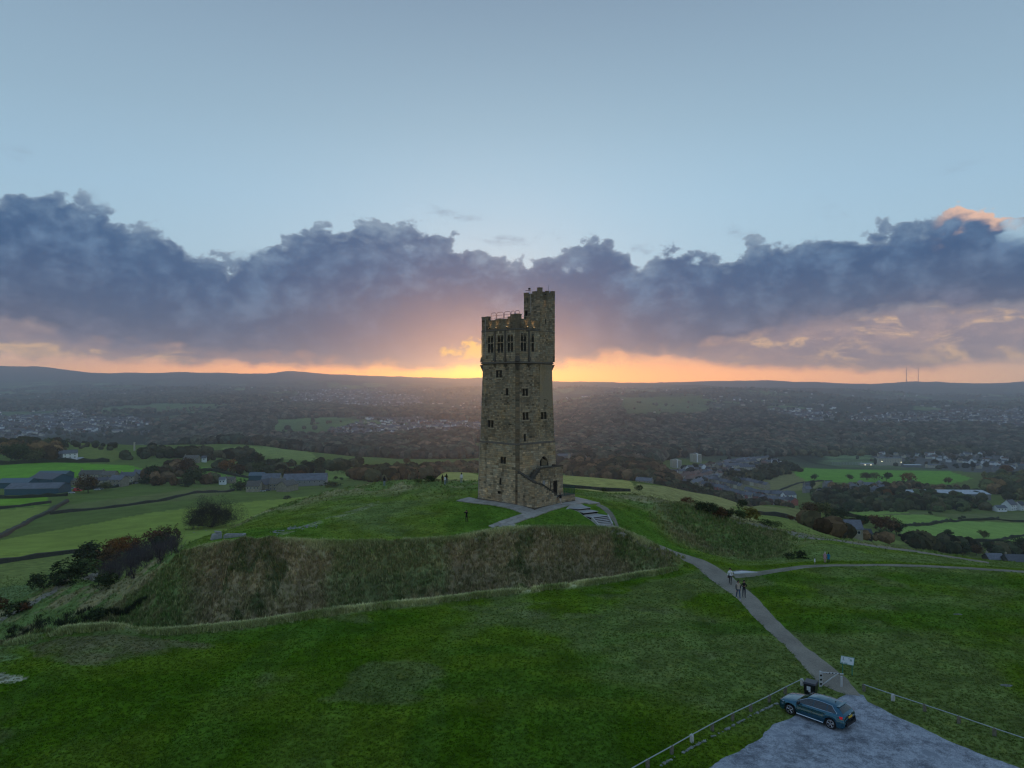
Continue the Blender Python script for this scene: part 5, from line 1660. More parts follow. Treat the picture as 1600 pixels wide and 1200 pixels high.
b0 = hit(1267, 1084)
M_BIN = mat('black plastic', (.008, .009, .014), .35, spec=.5)
bin_ = empty('grit_bin', b0, R(-38), 'black square storage bin with a white notice standing behind the parked car', 'bin')
m_ = MB(); m_.hexa([Vector(v) for v in ((-.36, -.36, 0), (.36, -.36, 0), (.36, .36, 0), (-.36, .36, 0))], [Vector(v) for v in ((-.42, -.42, .82), (.42, -.42, .82), (.42, .42, .82), (-.42, .42, .82))]); m_.build('body', M_BIN, bin_)
m_ = MB(); m_.hexa([Vector(v) for v in ((-.46, -.46, .82), (.46, -.46, .82), (.46, .46, .82), (-.46, .46, .82))], [Vector(v) for v in ((-.41, -.41, .93), (.41, -.41, .93), (.41, .41, .93), (-.41, .41, .93))]); m_.build('lid', mat('bin lid', (.016, .02, .032), .4, spec=.5), bin_)
m_ = MB(); m_.box((-.05, -.413, .52), (.26, .012, .30)); m_.box((.02, -.415, .34), (.14, .012, .16)); m_.build('notice', mat('white notice', (.6, .62, .66), .6), bin_)
for s_ in (-1, 1):
    m_ = MB(); m_.box((.2 * s_, .44, .88), (.09, .05, .06)); m_.build('hinge', M_DKMETAL, bin_)

i0 = hit(1324, 1055)
sign = empty('information_board', i0, R(-32), 'slanted white information board on two green posts beside the path, in the grass', 'sign board')
M_GP = mat('green sign post', (.05, .22, .13), .5)
for s_ in (-1, 1):
    m_ = MB(); m_.box((.34 * s_, .0, .45), (.07, .07, 1.1)); m_.build('post', M_GP, sign)
Ms = Matrix.Translation((0, -.02, 1.15)) @ Matrix.Rotation(R(38), 4, 'X')
m_ = MB(); m_.box((0, 0, 0), (.98, .72, .04), Ms); m_.build('frame', M_GP, sign)
m_ = MB(); m_.box((0, 0, .026), (.93, .67, .012), Ms); m_.build('panel', mat('white sign face', (.5, .55, .53), .5), sign)
M_PR = mat('sign print', (.12, .18, .17), .6); M_PR2 = mat('sign photo print', (.22, .30, .26), .6)
m_ = MB()
for (x, y, w, h) in ((-.30, .1, .05, .26), (-.26, -.02, .12, .04), (.1, .2, .10, .012), (.1, .16, .14, .012)): m_.box((x, y, .0345), (w, h, .004), Ms)
m_.build('print', M_PR, sign)
m_ = MB()
for (x, y, w, h) in ((-.38, -.28, .22, .12), (-.08, -.28, .22, .12), (.25, .05, .16, .18), (.0, .31, .9, .05)): m_.box((x, y, .0345), (w, h, .004), Ms)
m_.build('print', M_PR2, sign)

# ------------------------------------------------------------------ the parked car
def make_car(root):
    """hatchback, x forward, y left, z up; about 4.3 m long"""
    paint = mat('metallic blue grey paint', (.024, .115, .17), .22, metal=.75, spec=.5, coat=.6)
    glass = mat('tinted car glass', (.012, .022, .028), .05, spec=1.0)
    black = mat('black car trim', (.012, .012, .013), .5)
    chrome = mat('bright trim', (.72, .74, .76), .18, metal=1.0)
    tyre = mat('tyre rubber', (.014, .014, .015), .85)
    alloy = mat('alloy wheel', (.50, .51, .53), .3, metal=.9)
    red = mat('rear lamp red', (.45, .01, .015), .2, spec=.6, emis=(.6, .02, .02), estr=.25)
    clear = mat('headlamp glass', (.62, .66, .70), .08, spec=.8)
    yel = mat('yellow number plate', (.75, .50, .04), .5)
    # stations along the length: x, bonnet/shoulder height, half width at sill, at shoulder, floor z
    st_ = [(2.13, .52, .62, .60, .30), (2.08, .66, .74, .72, .22), (1.92, .74, .82, .80, .20), (1.60, .80, .87, .85, .19), (1.15, .86, .89, .87, .19), (.80, .90, .895, .87, .19),
           (.2, .93, .895, .875, .19), (-.5, .95, .895, .875, .19), (-1.1, .97, .895, .87, .19), (-1.55, .98, .88, .85, .20), (-1.92, .97, .85, .80, .24), (-2.08, .90, .80, .74, .30), (-2.14, .70, .74, .70, .36)]
    axF, axR, wr, archr = 1.30, -1.30, .325, .395
    xs = []
    for i in range(len(st_) - 1):
        n = 5
        for k in range(n): xs.append(st_[i][0] + (st_[i + 1][0] - st_[i][0]) * k / n)
    xs.append(st_[-1][0])
    S = np.array(st_)[::-1]
    def at(x, j): return float(np.interp(x, S[:, 0], S[:, j]))
    body = MB()
    rows = []
    for x in xs:
        zs, ws, wt, fl_ = at(x, 1), at(x, 2), at(x, 3), at(x, 4)
        zl = fl_
        for ax_ in (axF, axR):
            d = abs(x - ax_)
            if d < archr: zl = max(zl, wr + math.sqrt(archr ** 2 - d ** 2) * .98)
        zl = min(zl, zs - .12)
        row = []
        for t, wf, bul in ((0, 0, .0), (.12, .2, .015), (.35, .5, .03), (.6, .75, .022), (.68, .8, -.006), (.86, .95, .006), (1, 1, -.03)):
            z = zl + (zs - zl) * t
            w = ws + (wt - ws) * wf + bul
            fl2 = 0
            for ax_ in (axF, axR):
                d = abs(x - ax_)
                fl2 = max(fl2, .03 * (1 - smooth(d, .30, .52)) * (1 - t))
            row.append((w + float(fl2), z))
        row.append((at(x, 3) - .12, zs + .035)); row.append((at(x, 3) * .5, zs + .065)); row.append((0, zs + .075))
        rows.append(row)
    n = len(rows[0])
    vs = []
    for x, r_ in zip(xs, rows):
        for (w, z) in r_: vs.append((x, w, z))
    base = len(vs)
    for x, r_ in zip(xs, rows):
        for (w, z) in r_: vs.append((x, -w, z))
    fs = []
    for i in range(len(xs) - 1):
        for k in range(n - 1):
            fs.append((i * n + k, (i + 1) * n + k, (i + 1) * n + k + 1, i * n + k + 1)[::-1])
            fs.append((base + i * n + k, (base + (i + 1) * n + k), base + (i + 1) * n + k + 1, base + i * n + k + 1))
    for i in (0, len(xs) - 1):
        loop = [i * n + k for k in range(n)] + [base + i * n + k for k in range(n - 1, -1, -1)]
        fs.append(tuple(loop) if i == 0 else tuple(loop[::-1]))
    body.mesh_(vs, fs)
    body.build('body', paint, root, smooth_=True)
    ub = MB(); ub.box((0, 0, .30), (4.0, 1.5, .22)); ub.build('underbody', black, root)
    # cabin: windscreen base x=.95, roof from .25 to -1.35, tailgate to -1.98
    roof = MB()
    RS = [(1.02, .885, .70), (.25, 1.335, .60), (-.15, 1.41, .585), (-.7, 1.425, .58), (-1.25, 1.385, .565), (-1.62, 1.31, .545), (-1.98, .99, .70)]
    # side glass band and pillars
    def beltw(x): return at(x, 3) - .06
    prof_ = [(1.05, .90), (.28, 1.34), (-.15, 1.41), (-.7, 1.425), (-1.25, 1.385), (-1.66, 1.30), (-2.02, .985)]
    px_ = np.array([p[0] for p in prof_][::-1]); pz_ = np.array([p[1] for p in prof_][::-1])
    sect = np.linspace(1.05, -2.02, 44)
    vs = []; nn_ = 7
    for x in sect:
        zt = float(np.interp(x, px_, pz_)); zb = at(x, 1) - .02
        wb = beltw(x); h = max(zt - zb, .01); wt_ = wb - .30 * min(1, h / .45)
        k0 = [(wb, zb), (wb - (wb - wt_) * .55, zb + h * .5), (wt_ + .02, zb + h * .86), (wt_ - .05, zb + h * .965), (wt_ * .55, zt), (0, zt + .012)]
        for (w, z) in k0: vs.append((x, w, z))
        for (w, z) in k0[:-1][::-1]: vs.append((x, -w, z))
    q = 11; fs = []
    for i in range(len(sect) - 1):
        for k in range(q - 1): fs.append((i * q + k, (i + 1) * q + k, (i + 1) * q + k + 1, i * q + k + 1)[::-1])
    roof.mesh_(vs, fs); roof.build('roof', paint, root, smooth_=True)
    def cab(x, t):
        """point on the cabin side at x, t of the height; +y side"""
        zt = float(np.interp(x, px_, pz_)); zb = at(x, 1) - .02; wb = beltw(x); h = max(zt - zb, .01); wt_ = wb - .30 * min(1, h / .45)
        kz = [zb, zb + h * .5, zb + h * .86]; kw = [wb, wb - (wb - wt_) * .55, wt_ + .02]
        z = zb + h * t
        return float(np.interp(z, kz, kw)), z
    for sgn in (1, -1):
        for (xa, xb, lab) in ((.80, -.12, 'side_window'), (-.16, -.98, 'side_window'), (-1.02, -1.56, 'quarter_window')):
            g = MB(); ns = 7
            for i in range(ns):
                x0 = xa + (xb - xa) * i / ns; x1 = xa + (xb - xa) * (i + 1) / ns
                def tp(x):
                    zt = float(np.interp(x, px_, pz_)); zb = at(x, 1)
                    return .82 * (1 - .75 * smooth(-x, 1.25, 1.60))
                a = cab(x0, .10); b = cab(x1, .10); c = cab(x1, max(tp(x1), .12)); d = cab(x0, max(tp(x0), .12))
                e = .012
                pts = [(x0, sgn * (a[0] + e), a[1]), (x1, sgn * (b[0] + e), b[1]), (x1, sgn * (c[0] + e), c[1]), (x0, sgn * (d[0] + e), d[1])]
                g.face(pts if sgn > 0 else pts[::-1])
            g.build(lab, glass, root)
        tr = MB()
        lo = [Vector((x, sgn * (cab(x, .06)[0] + .014), cab(x, .06)[1])) for x in np.linspace(.86, -1.62, 12)]
        hi = [Vector((x, sgn * (cab(x, .82 * (1 - .75 * smooth(-x, 1.25, 1.60)) + .06)[0] + .014), cab(x, .82 * (1 - .75 * smooth(-x, 1.25, 1.60)) + .06)[1])) for x in np.linspace(.70, -1.62, 14)]
        tr.tube(lo + [hi[-1]], .012, 4); tr.tube(hi, .010, 4)
        tr.build('window_trim', chrome, root)
        sk = MB(); sk.tube([Vector((.86, sgn * .915, .26)), Vector((-.86, sgn * .915, .26))], .028, 5); sk.build('sill_trim', chrome, root)
        cr_ = MB(); cr_.tube([Vector((x, sgn * (at(x, 3) + .022), at(x, 1) - .10)) for x in np.linspace(1.7, -1.9, 10)], .006, 4); cr_.build('shoulder_line', paint, root)
        for xd in (.86, -.14, -1.02):
            dl_ = MB(); dl_.tube([Vector((xd, sgn * (at(xd, 2) + .035), z)) for z in (.32, .5, .72)] + [Vector((xd, sgn * (at(xd, 3) + .012), .9))], .005, 3); dl_.build('door_gap', black, root)
        for xd in (.02, -.88):
            hd = MB(); hd.box((xd, sgn * .90, .78), (.19, .03, .03)); hd.build('door_handle', paint, root)
        mr = MB(); mr.box((.70, sgn * 1.0, .98), (.13, .20, .14)); mr.build('wing_mirror', black, root)
        hl = MB(); hl.hexa([Vector((2.05, sgn * .40, .56)), Vector((1.86, sgn * .80, .58)), Vector((1.72, sgn * .80, .60)), Vector((1.9, sgn * .40, .58))], [Vector((2.09, sgn * .40, .655)), Vector((1.93, sgn * .79, .70)), Vector((1.72, sgn * .85, .735)), Vector((1.9, sgn * .40, .7))])
        hl.build('headlight', clear, root)
        fg = MB(); fg.box((2.06, sgn * .58, .36), (.12, .24, .12)); fg.build('air_intake', black, root)
        tl = MB(); tl.hexa([Vector((-2.10, sgn * .34, .78)), Vector((-1.98, sgn * .80, .78)), Vector((-1.86, sgn * .84, .80)), Vector((-2.0, sgn * .34, .8))], [Vector((-2.11, sgn * .34, .89)), Vector((-1.99, sgn * .79, .93)), Vector((-1.80, sgn * .845, .93)), Vector((-2.0, sgn * .34, .9))])
        tl.build('rear_lamp', red, root)
    ws_ = MB()
    def xsurf(x, t):  # across the windscreen / tailgate
        zt = float(np.interp(x, px_, pz_)); zb = at(x, 1) - .02; wb = beltw(x); h = max(zt - zb, .01); wt_ = wb - .30 * min(1, h / .45)
        return wt_, zt
    for (x0, x1, nm) in ((.96, .30, 'windscreen'), (-1.67, -1.93, 'rear_window')):
        g = MB(); ns = 4
        for i in range(ns):
            a, b = x0 + (x1 - x0) * i / ns, x0 + (x1 - x0) * (i + 1) / ns
            wa, za = xsurf(a, 1); wb_, zb_ = xsurf(b, 1)
            wa = wa * .93; wb_ = wb_ * .93
            if nm == 'windscreen': wa, wb_ = wa - .0, wb_ - .0
            e = .022
            cols = [-1, -.55, 0, .55, 1]
            for k in range(4):
                def P_(x, w, z, c): return (x + (e if nm == 'windscreen' else -e), w * c, z + e * .6 - .028 * abs(c) ** 3)
                f_ = [P_(a, wa, za, cols[k]), P_(b, wb_, zb_, cols[k]), P_(b, wb_, zb_, cols[k + 1]), P_(a, wa, za, cols[k + 1])]
                g.face(f_ if nm == 'windscreen' else f_[::-1])
        g.build(nm, glass, root, smooth_=True)
    m_ = MB(); m_.box((-1.60, 0, 1.345), (.16, 1.02, .035)); m_.build('roof_spoiler', paint, root)
    m_ = MB(); m_.box((-2.135, 0, .80), (.03, .50, .115)); m_.build('number_plate', yel, root)
    m_ = MB(); m_.box((-2.15, 0, .42), (.12, 1.30, .16)); m_.build('rear_bumper', black, root)
    m_ = MB(); m_.box((-2.19, 0, .34), (.06, 1.0, .035)); m_.build('bumper_trim', chrome, root)
    m_ = MB(); m_.box((2.10, 0, .50), (.06, .62, .26)); m_.build('grille', black, root)
    m_ = MB(); m_.tube([(-1.2, 0, 1.39), (-1.28, 0, 1.47)], .02, 4); m_.build('aerial', black, root)
    m_ = MB(); m_.tube([Vector((-2.11, .06 * k, .93)) for k in (-2, -1, 0, 1, 2)], .014, 4); m_.build('badge', chrome, root)
    for ax_ in (axF, axR):
        for sgn in (1, -1):
            w = empty('wheel', (ax_, sgn * .80, wr)); w.parent = root
            t_ = MB(); rs = [(.22, .10), (.31, .105), (.325, .08), (.325, -.08), (.31, -.105), (.22, -.10)]
            N = 28
            for i in range(N):
                a0, a1 = 2 * math.pi * i / N, 2 * math.pi * (i + 1) / N
                for j in range(len(rs) - 1):
                    (r0, y0), (r1, y1) = rs[j], rs[j + 1]
                    t_.face([(r0 * math.cos(a0), y0, r0 * math.sin(a0)), (r0 * math.cos(a1), y0, r0 * math.sin(a1)), (r1 * math.cos(a1), y1, r1 * math.sin(a1)), (r1 * math.cos(a0), y1, r1 * math.sin(a0))])
            t_.build('tyre', tyre, w, smooth_=True)
            r2 = MB(); y = sgn * .095
            r2.tube([(.225 * math.cos(2 * math.pi * i / N), y, .225 * math.sin(2 * math.pi * i / N)) for i in range(N + 1)], .016, 5)
            for k in range(5):
                a = 2 * math.pi * k / 5 + .3
                for da in (-.13, .13):
                    r2.tube([(.03 * math.cos(a), y, .03 * math.sin(a)), (.22 * math.cos(a + da), y * .98, .22 * math.sin(a + da))], .016, 4)
            r2.tube([(0, y - .02, 0), (0, y + .012, 0)], .045, 8)
            r2.build('rim', alloy, w)
            b2 = MB(); b2.tube([(0, sgn * .02, 0), (0, sgn * .05, 0)], .215, 20); b2.build('brake_disc', black, w)
            ar_ = MB()
            for i in range(10):
                a0, a1 = math.pi * i / 10, math.pi * (i + 1) / 10
                ar_.face([(.40 * math.cos(a0), .06 * sgn, .40 * math.sin(a0)), (.40 * math.cos(a1), .06 * sgn, .40 * math.sin(a1)), (.40 * math.cos(a1), -.35 * sgn, .40 * math.sin(a1)), (.40 * math.cos(a0), -.35 * sgn, .40 * math.sin(a0))])
            ar_.face([(.40 * math.cos(math.pi * i / 10), -.30 * sgn, .40 * math.sin(math.pi * i / 10)) for i in range(11)])
            ar_.build('wheel_arch', black, w)
fw = hit(1236, 1116); rwh = hit(1299, 1139)      # where the near front and rear wheels stand
dirv = (fw - rwh); dirv.z = 0; dirv.normalize()
left = Vector((-dirv.y, dirv.x, 0))
mid_ = (fw + rwh) / 2 - left * .80
print('wheelbase seen', (fw - rwh).length)
car = empty('parked_car', (mid_.x, mid_.y, float(zat(mid_.x, mid_.y)) + .055), math.atan2(dirv.y, dirv.x), 'blue grey five door hatchback parked on the gravel beside the black bin', 'car')
make_car(car)
wb_seen = (fw - rwh).length / 2.6
car.scale = (wb_seen,) * 3

# ------------------------------------------------------------------ leaves, trees, scrub
def leaf_mat(name, inst=False, rough=.9):
    m = bpy.data.materials.new(name); m.use_nodes = True
    b = NB(m.node_tree); p = m.node_tree.nodes['Principled BSDF']
    p.inputs['Roughness'].default_value = 1.0; p.inputs['Specular IOR Level'].default_value = .0
    if inst:
        a = b.new('ShaderNodeAttribute', attribute_name='icol'); a.attribute_type = 'INSTANCER'; c = a.outputs['Color']
    else:
        c = b.new('ShaderNodeObjectInfo').outputs['Color']
    s_ = b.new('ShaderNodeAttribute', attribute_name='scol').outputs['Color']
    b.l.new(b.mix(1.0, c, s_, 'MULTIPLY'), p.inputs['Base Color'])
    return m
M_LEAF = leaf_mat('foliage'); M_LEAFI = leaf_mat('wood foliage', True)
M_BARK = mat('bark', (.055, .045, .035), .95, noise=.3, nscale=6.)
M_TWIG = mat('bare twigs', (.032, .027, .024), .95)

def quad_leaf(mb, c, s_, r, nrm=None):
    a = Vector((r.gauss(0, 1), r.gauss(0, 1), r.gauss(0, .7))).normalized()
    if nrm is not None: a = (a * .8 + nrm).normalized()
    t = a.cross(Vector((r.gauss(0, 1), r.gauss(0, 1), r.gauss(0, 1)))).normalized(); b = a.cross(t)
    t *= s_; b *= s_ * r.uniform(.5, .9)
    mb.face([c - t * .9 - b * .3, c - t * .1 - b, c + t - b * .1, c + t * .2 + b, c - t * .6 + b * .8])

def crown_data(seed, m, n=70, per=11, leaf=.032, shape='round', core=True):
    r = random.Random(seed); mb = MB()
    rx, ry, rz, cz = {'round': (.52, .50, .42, .54), 'tall': (.26, .25, .44, .55), 'low': (.80, .66, .50, .46), 'fir': (.24, .24, .5, .52), 'bush': (.70, .60, .48, .44)}[shape]
    lobes = [(Vector((r.uniform(-.5, .5) * rx * 1.3, r.uniform(-.5, .5) * ry * 1.3, cz + r.uniform(-.35, .55) * rz)), r.uniform(.42, .7)) for _ in range(7)]
    for i in range(n):
        lb, ls = r.choice(lobes)
        d = Vector((r.gauss(0, 1), r.gauss(0, 1), r.gauss(0, 1))).normalized()
        if shape == 'fir':
            h = r.random(); rad = (1 - h) * rx * r.uniform(.5, 1.0); t = r.uniform(0, 6.28)
            c = Vector((rad * math.cos(t), rad * math.sin(t), .1 + h * .88)); d = Vector((math.cos(t), math.sin(t), .3))
        else:
            c = lb + Vector((d.x * rx, d.y * ry, d.z * rz)) * ls * r.uniform(.55, 1.08)
        if c.z < .1: c.z = r.uniform(.1, .25)
        k = r.uniform(.62, 1.3)
        for j in range(per):
            q = c + Vector((r.gauss(0, .045), r.gauss(0, .045), r.gauss(0, .036)))
            kk = k * r.uniform(.75, 1.28); w = r.uniform(-.12, .12)
            mb.col = (kk * (1 + w), kk, kk * (1 - w))
            quad_leaf(mb, q, leaf * r.uniform(.7, 1.3), r, d * .8 + Vector((0, 0, .5)))
    return mb.data('crown', m, col=True)

def trunk_data(seed, m, low=False, bare=False):
    r = random.Random(seed); mb = MB()
    def br(p, d, L, rad, depth):
        pts = [p]; rs = [rad]; q = p.copy(); dd = d.copy()
        n = 3
        for i in range(n):
            dd = (dd + Vector((r.gauss(0, .16), r.gauss(0, .16), r.gauss(0, .10) + .05))).normalized()
            q = q + dd * L / n; pts.append(q.copy()); rs.append(rad * (1 - .55 * (i + 1) / n))
        mb.tube(pts, rs, 5 if depth == 0 else 3, cap=False)
        if depth < (5 if bare else 2):
            for k in range(3 if depth < (4 if bare else 2) else 2):
                nd = (dd + Vector((r.gauss(0, .62), r.gauss(0, .62), r.gauss(0, .40) + .1))).normalized()
                br(pts[r.choice((2, 3, 3))], nd, L * r.uniform(.55, .8), rs[-1] * .8, depth + 1)
    if low:
        for k in range(4):
            t = r.uniform(0, 6.28); br(Vector((.03 * math.cos(t), .03 * math.sin(t), 0)), Vector((math.cos(t) * .9, math.sin(t) * .9, .75)).normalized(), .34, .022, 0)
    else:
        br(Vector((0, 0, -.03)), Vector((0, 0, 1)), .40, .030, 0)
    return mb.data('trunk', m)

CR = {k: [crown_data(100 + i * 7, M_LEAF, n=150, per=11, leaf=.036, shape=k) for i in range(3)] for k in ('round', 'tall', 'low')}
CR['bush'] = [crown_data(300 + i, M_LEAF, n=110, per=12, leaf=.034, shape='bush') for i in range(3)]
CR['fir'] = [crown_data(400 + i, M_LEAF, n=90, per=9, leaf=.035, shape='fir') for i in range(2)]
TRK = [trunk_data(500 + i, M_BARK) for i in range(3)]
TRKL = [trunk_data(520 + i, M_BARK, low=True) for i in range(2)]
COLS = {'dark': (.038, .055, .022), 'green': (.065, .095, .030), 'olive': (.11, .115, .036), 'brown': (.105, .062, .026), 'orange': (.20, .085, .022), 'yellow': (.19, .16, .035), 'purple': (.060, .045, .042), 'rust': (.13, .060, .026), 'grey': (.075, .075, .055)}

def tree(name, p, h, kind='round', colr='dark', label=None, group=None, cat='tree', sx=1.0, seed=None):
    r = random.Random(seed if seed is not None else int(p.x * 13 + p.y * 7))
    root = empty(name, p, r.uniform(0, 6.28), label, cat, group)
    cm = r.choice(CR[kind])
    c = bpy.data.objects.new('crown', cm); link(c, root)
    base = COLS[colr] if isinstance(colr, str) else colr
    k = r.uniform(.85, 1.2)
    c.color = (base[0] * k, base[1] * k, base[2] * k, 1); c.scale = (h * sx, h * sx, h)
    t = bpy.data.objects.new('trunk', r.choice(TRKL if kind in ('bush', 'low') else TRK)); link(t, root); t.scale = (h, h, h)
    return root

def tree_px(name, px, py, hpx, *a, ymin=30, **k):
    p = hit(px, py, ymin); h = hpx * p.y / F
    p.z -= .02 * h
    return tree(name, p, h, *a, **k)

# the wind-bent hawthorn left of the tower: bare, dense twigs
def hawthorn():
    p = hit(330, 824, 88); H_ = 46 * p.y / F
    root = empty('hawthorn_tree', p, 0, 'broad bare wind-shaped hawthorn with dense dark twigs above the stone troughs, largest near tree', 'tree')
    r = random.Random(5); mb = MB(); tw = MB()
    def br(q, d, L, rad, depth):
        pts = [q]; rs = [rad]; c = q.copy(); dd = d.copy()
        for i in range(3):
            dd = (dd + Vector((r.gauss(0, .2), r.gauss(0, .2), r.gauss(0, .12)))).normalized()
            c = c + dd * L / 3; pts.append(c.copy()); rs.append(max(rad * (1 - .5 * (i + 1) / 3), .026))
        (mb if depth < 3 else tw).tube(pts, rs, 5 if depth < 2 else 3, cap=False)
        if depth < 6:
            for k in range(3 if depth < 5 else 2):
                nd = (dd * .8 + Vector((r.gauss(0, .6), r.gauss(0, .5), r.gauss(0, .42) + .04))).normalized()
                e = pts[r.choice((2, 3))]
                # keep the low domed outline
                if (e.x / (H_ * 1.02)) ** 2 + (e.y / (H_ * .8)) ** 2 + (e.z / (H_ * 1.02)) ** 2 > 1: nd.z = -abs(nd.z) * .4; L2 = L * .4
                else: L2 = L * r.uniform(.6, .85)
                br(e, nd, L2, rs[-1] * .82, depth + 1)
    for k in range(7):
        t = 6.28 * k / 7 + r.uniform(-.3, .3)
        br(Vector((math.cos(t) * .2, math.sin(t) * .2, -.1)), Vector((math.cos(t) * 1.0, math.sin(t) * .7, r.uniform(.45, 1.0))).normalized(), H_ * .36, .11, 0)
    for i in range(30000):
        t, ph, rr = r.uniform(0, 6.283), math.acos(r.uniform(.0, 1)), r.uniform(.0, 1) ** .36
        lob = .9 + .20 * math.sin(3 * t + 1) + .16 * math.sin(7 * t + 5 * ph)
        c = Vector((math.cos(t) * math.sin(ph) * H_ * 1.0, math.sin(t) * math.sin(ph) * H_ * .8, .22 * H_ + math.cos(ph) * H_ * .76)) * rr * lob
        d = Vector((c.x * .5 + r.gauss(0, .8), c.y * .5 + r.gauss(0, .8), c.z * .3 + r.gauss(0, .8))).normalized() * r.uniform(.3, .7)
        w = d.cross(Vector((r.gauss(0, 1), r.gauss(0, 1), r.gauss(0, 1)))).normalized() * .05
        tw.face([c - w, c + w, c + d])
    mb.build('trunk', M_BARK, root); tw.build('crown', M_TWIG, root)
hawthorn()

# scrub down the left flank
scrub = [
    (96, 912, 34, 'bush', 'dark', 'large dark rounded bush at the lower end of the left scrub, beside the worn track', 1.5),
    (70, 916, 24, 'bush', 'dark', 'dark bush at the far left foot of the scrub bank above the track', 1.2),
    (122, 900, 30, 'bush', 'green', 'dark green bush just right of the biggest bush in the left scrub', 1.2),
    (138, 888, 36, 'tall', 'dark', 'upright dark bush with a pointed top in the left scrub', 1.3),
    (152, 886, 34, 'bush', 'brown', 'brownish bush behind the pointed dark bush on the left bank', 1.1),
    (170, 872, 32, 'bush', 'orange', 'orange-leaved bush in the left scrub nearest the big pasture', 1.0),
    (184, 866, 28, 'bush', 'rust', 'rust brown bush just right of the orange-leaved bush', 1.0),
    (203, 862, 26, 'bush', 'rust', 'second rust brown bush at the pasture edge, left bank', 1.0),
    (243, 850, 26, 'bush', 'rust', 'red-brown bush left of the bare hawthorn', 1.0),
    (266, 846, 28, 'bush', 'brown', 'taller brown bush touching the left side of the bare hawthorn', 1.0),
    (256, 852, 18, 'bush', 'dark', 'small dark bush below the red-brown bushes, left bank', 1.2),
    (158, 920, 18, 'bush', 'dark', 'low dark bush at the right edge of the worn track', 1.3),
    (172, 911, 20, 'bush', 'dark', 'dark gorse bush under the purple bare scrub', 1.3),
    (160, 966, 20, 'bush', 'dark', 'round dark gorse bush alone on the lower left slope', 1.3),
    (20, 958, 22, 'bush', 'dark', 'dark bush at the left picture edge above the worn track', 1.4),
    (0, 950, 20, 'bush', 'brown', 'brown bush cut by the left picture edge', 1.4),
    (45, 950, 12, 'bush', 'rust', 'small rusty shrub beside the worn track, far left', 1.3),
    (1245, 872, 15, 'bush', 'dark', 'dark gorse bush behind the junction of the two paths', 1.6),
    (1232, 874, 12, 'bush', 'dark', 'smaller gorse bush on the left of the one behind the path junction', 1.4),
    (520, 760, 11, 'bush', 'dark', 'low dark gorse on the back crest left of the tower', 2.2),
    (680, 752, 12, 'bush', 'dark', 'dark gorse mound behind the group of people left of the tower', 2.2),
    (655, 753, 7, 'bush', 'green', 'small gorse on the back crest left of the people', 1.8),
    (447, 780, 8, 'bush', 'grey', 'small pale shrub on the crest beside the big pasture', 1.4),
]
scrub_o = []
for (px, py, h, kd, cl_, lb, sx) in scrub:
    ymin = 84 if px < 500 else (100 if px > 1200 or px < 500 else 112)
    if px > 1200: ymin = 92
    scrub_o.append(tree_px('gorse_bush' if 'gorse' in lb else 'bush', px, py + (2 if px < 300 else 0), h * (1.25 if px < 300 else 1), kd, cl_, label=lb, cat='bush', sx=sx, ymin=ymin))
# bare purple-grey scrub filling the bank
def bare_scrub(name, pts, hpx, colr, label, n):
    r = random.Random(9); mb = MB(); root = hit(*pts[0], 84)
    for i in range(n):
        t = r.random() * (len(pts) - 1); k = int(t); f = t - k
        px = pts[k][0] * (1 - f) + pts[k + 1][0] * f + r.gauss(0, 9); py = pts[k][1] * (1 - f) + pts[k + 1][1] * f + r.gauss(0, 7)
        q = hit(px, py, 84) - root; H_ = hpx * (q + root).y / F * r.uniform(.6, 1.15)
        for j in range(26):
            d = Vector((r.gauss(0, .45), r.gauss(0, .45), 1)).normalized()
            e = q + Vector((r.gauss(0, .25), r.gauss(0, .25), 0))
            m1 = e + d * H_ * r.uniform(.5, .8); e2 = m1 + Vector((r.gauss(0, .3), r.gauss(0, .3), .6)).normalized() * H_ * .4
            kk = r.uniform(.6, 1.4); mb.col = (kk, kk, kk)
            w = Vector((r.gauss(0, 1), r.gauss(0, 1), 0)).normalized() * .03
            mb.face([e - w, e + w, m1 + w * .7, m1 - w * .7]); mb.face([m1 - w * .6, m1 + w * .6, e2])
    o = mb.build(name, M_LEAF, None, col=True); o.location = root; o.color = (*colr, 1)
    tag(o, label, 'scrub', kind='stuff'); return o
bare_scrub('bare_scrub', [(165, 900), (185, 890), (205, 880), (225, 870), (250, 862), (275, 854)], 24, (.075, .060, .062), 'purple grey leafless scrub covering the bank left of the rampart', 190)
bare_scrub('bramble_bank', [(20, 1000), (60, 985), (110, 972), (150, 962), (200, 966), (230, 978)], 9, (.035, .045, .022), 'low dark brambles along the bottom of the left bank', 170)

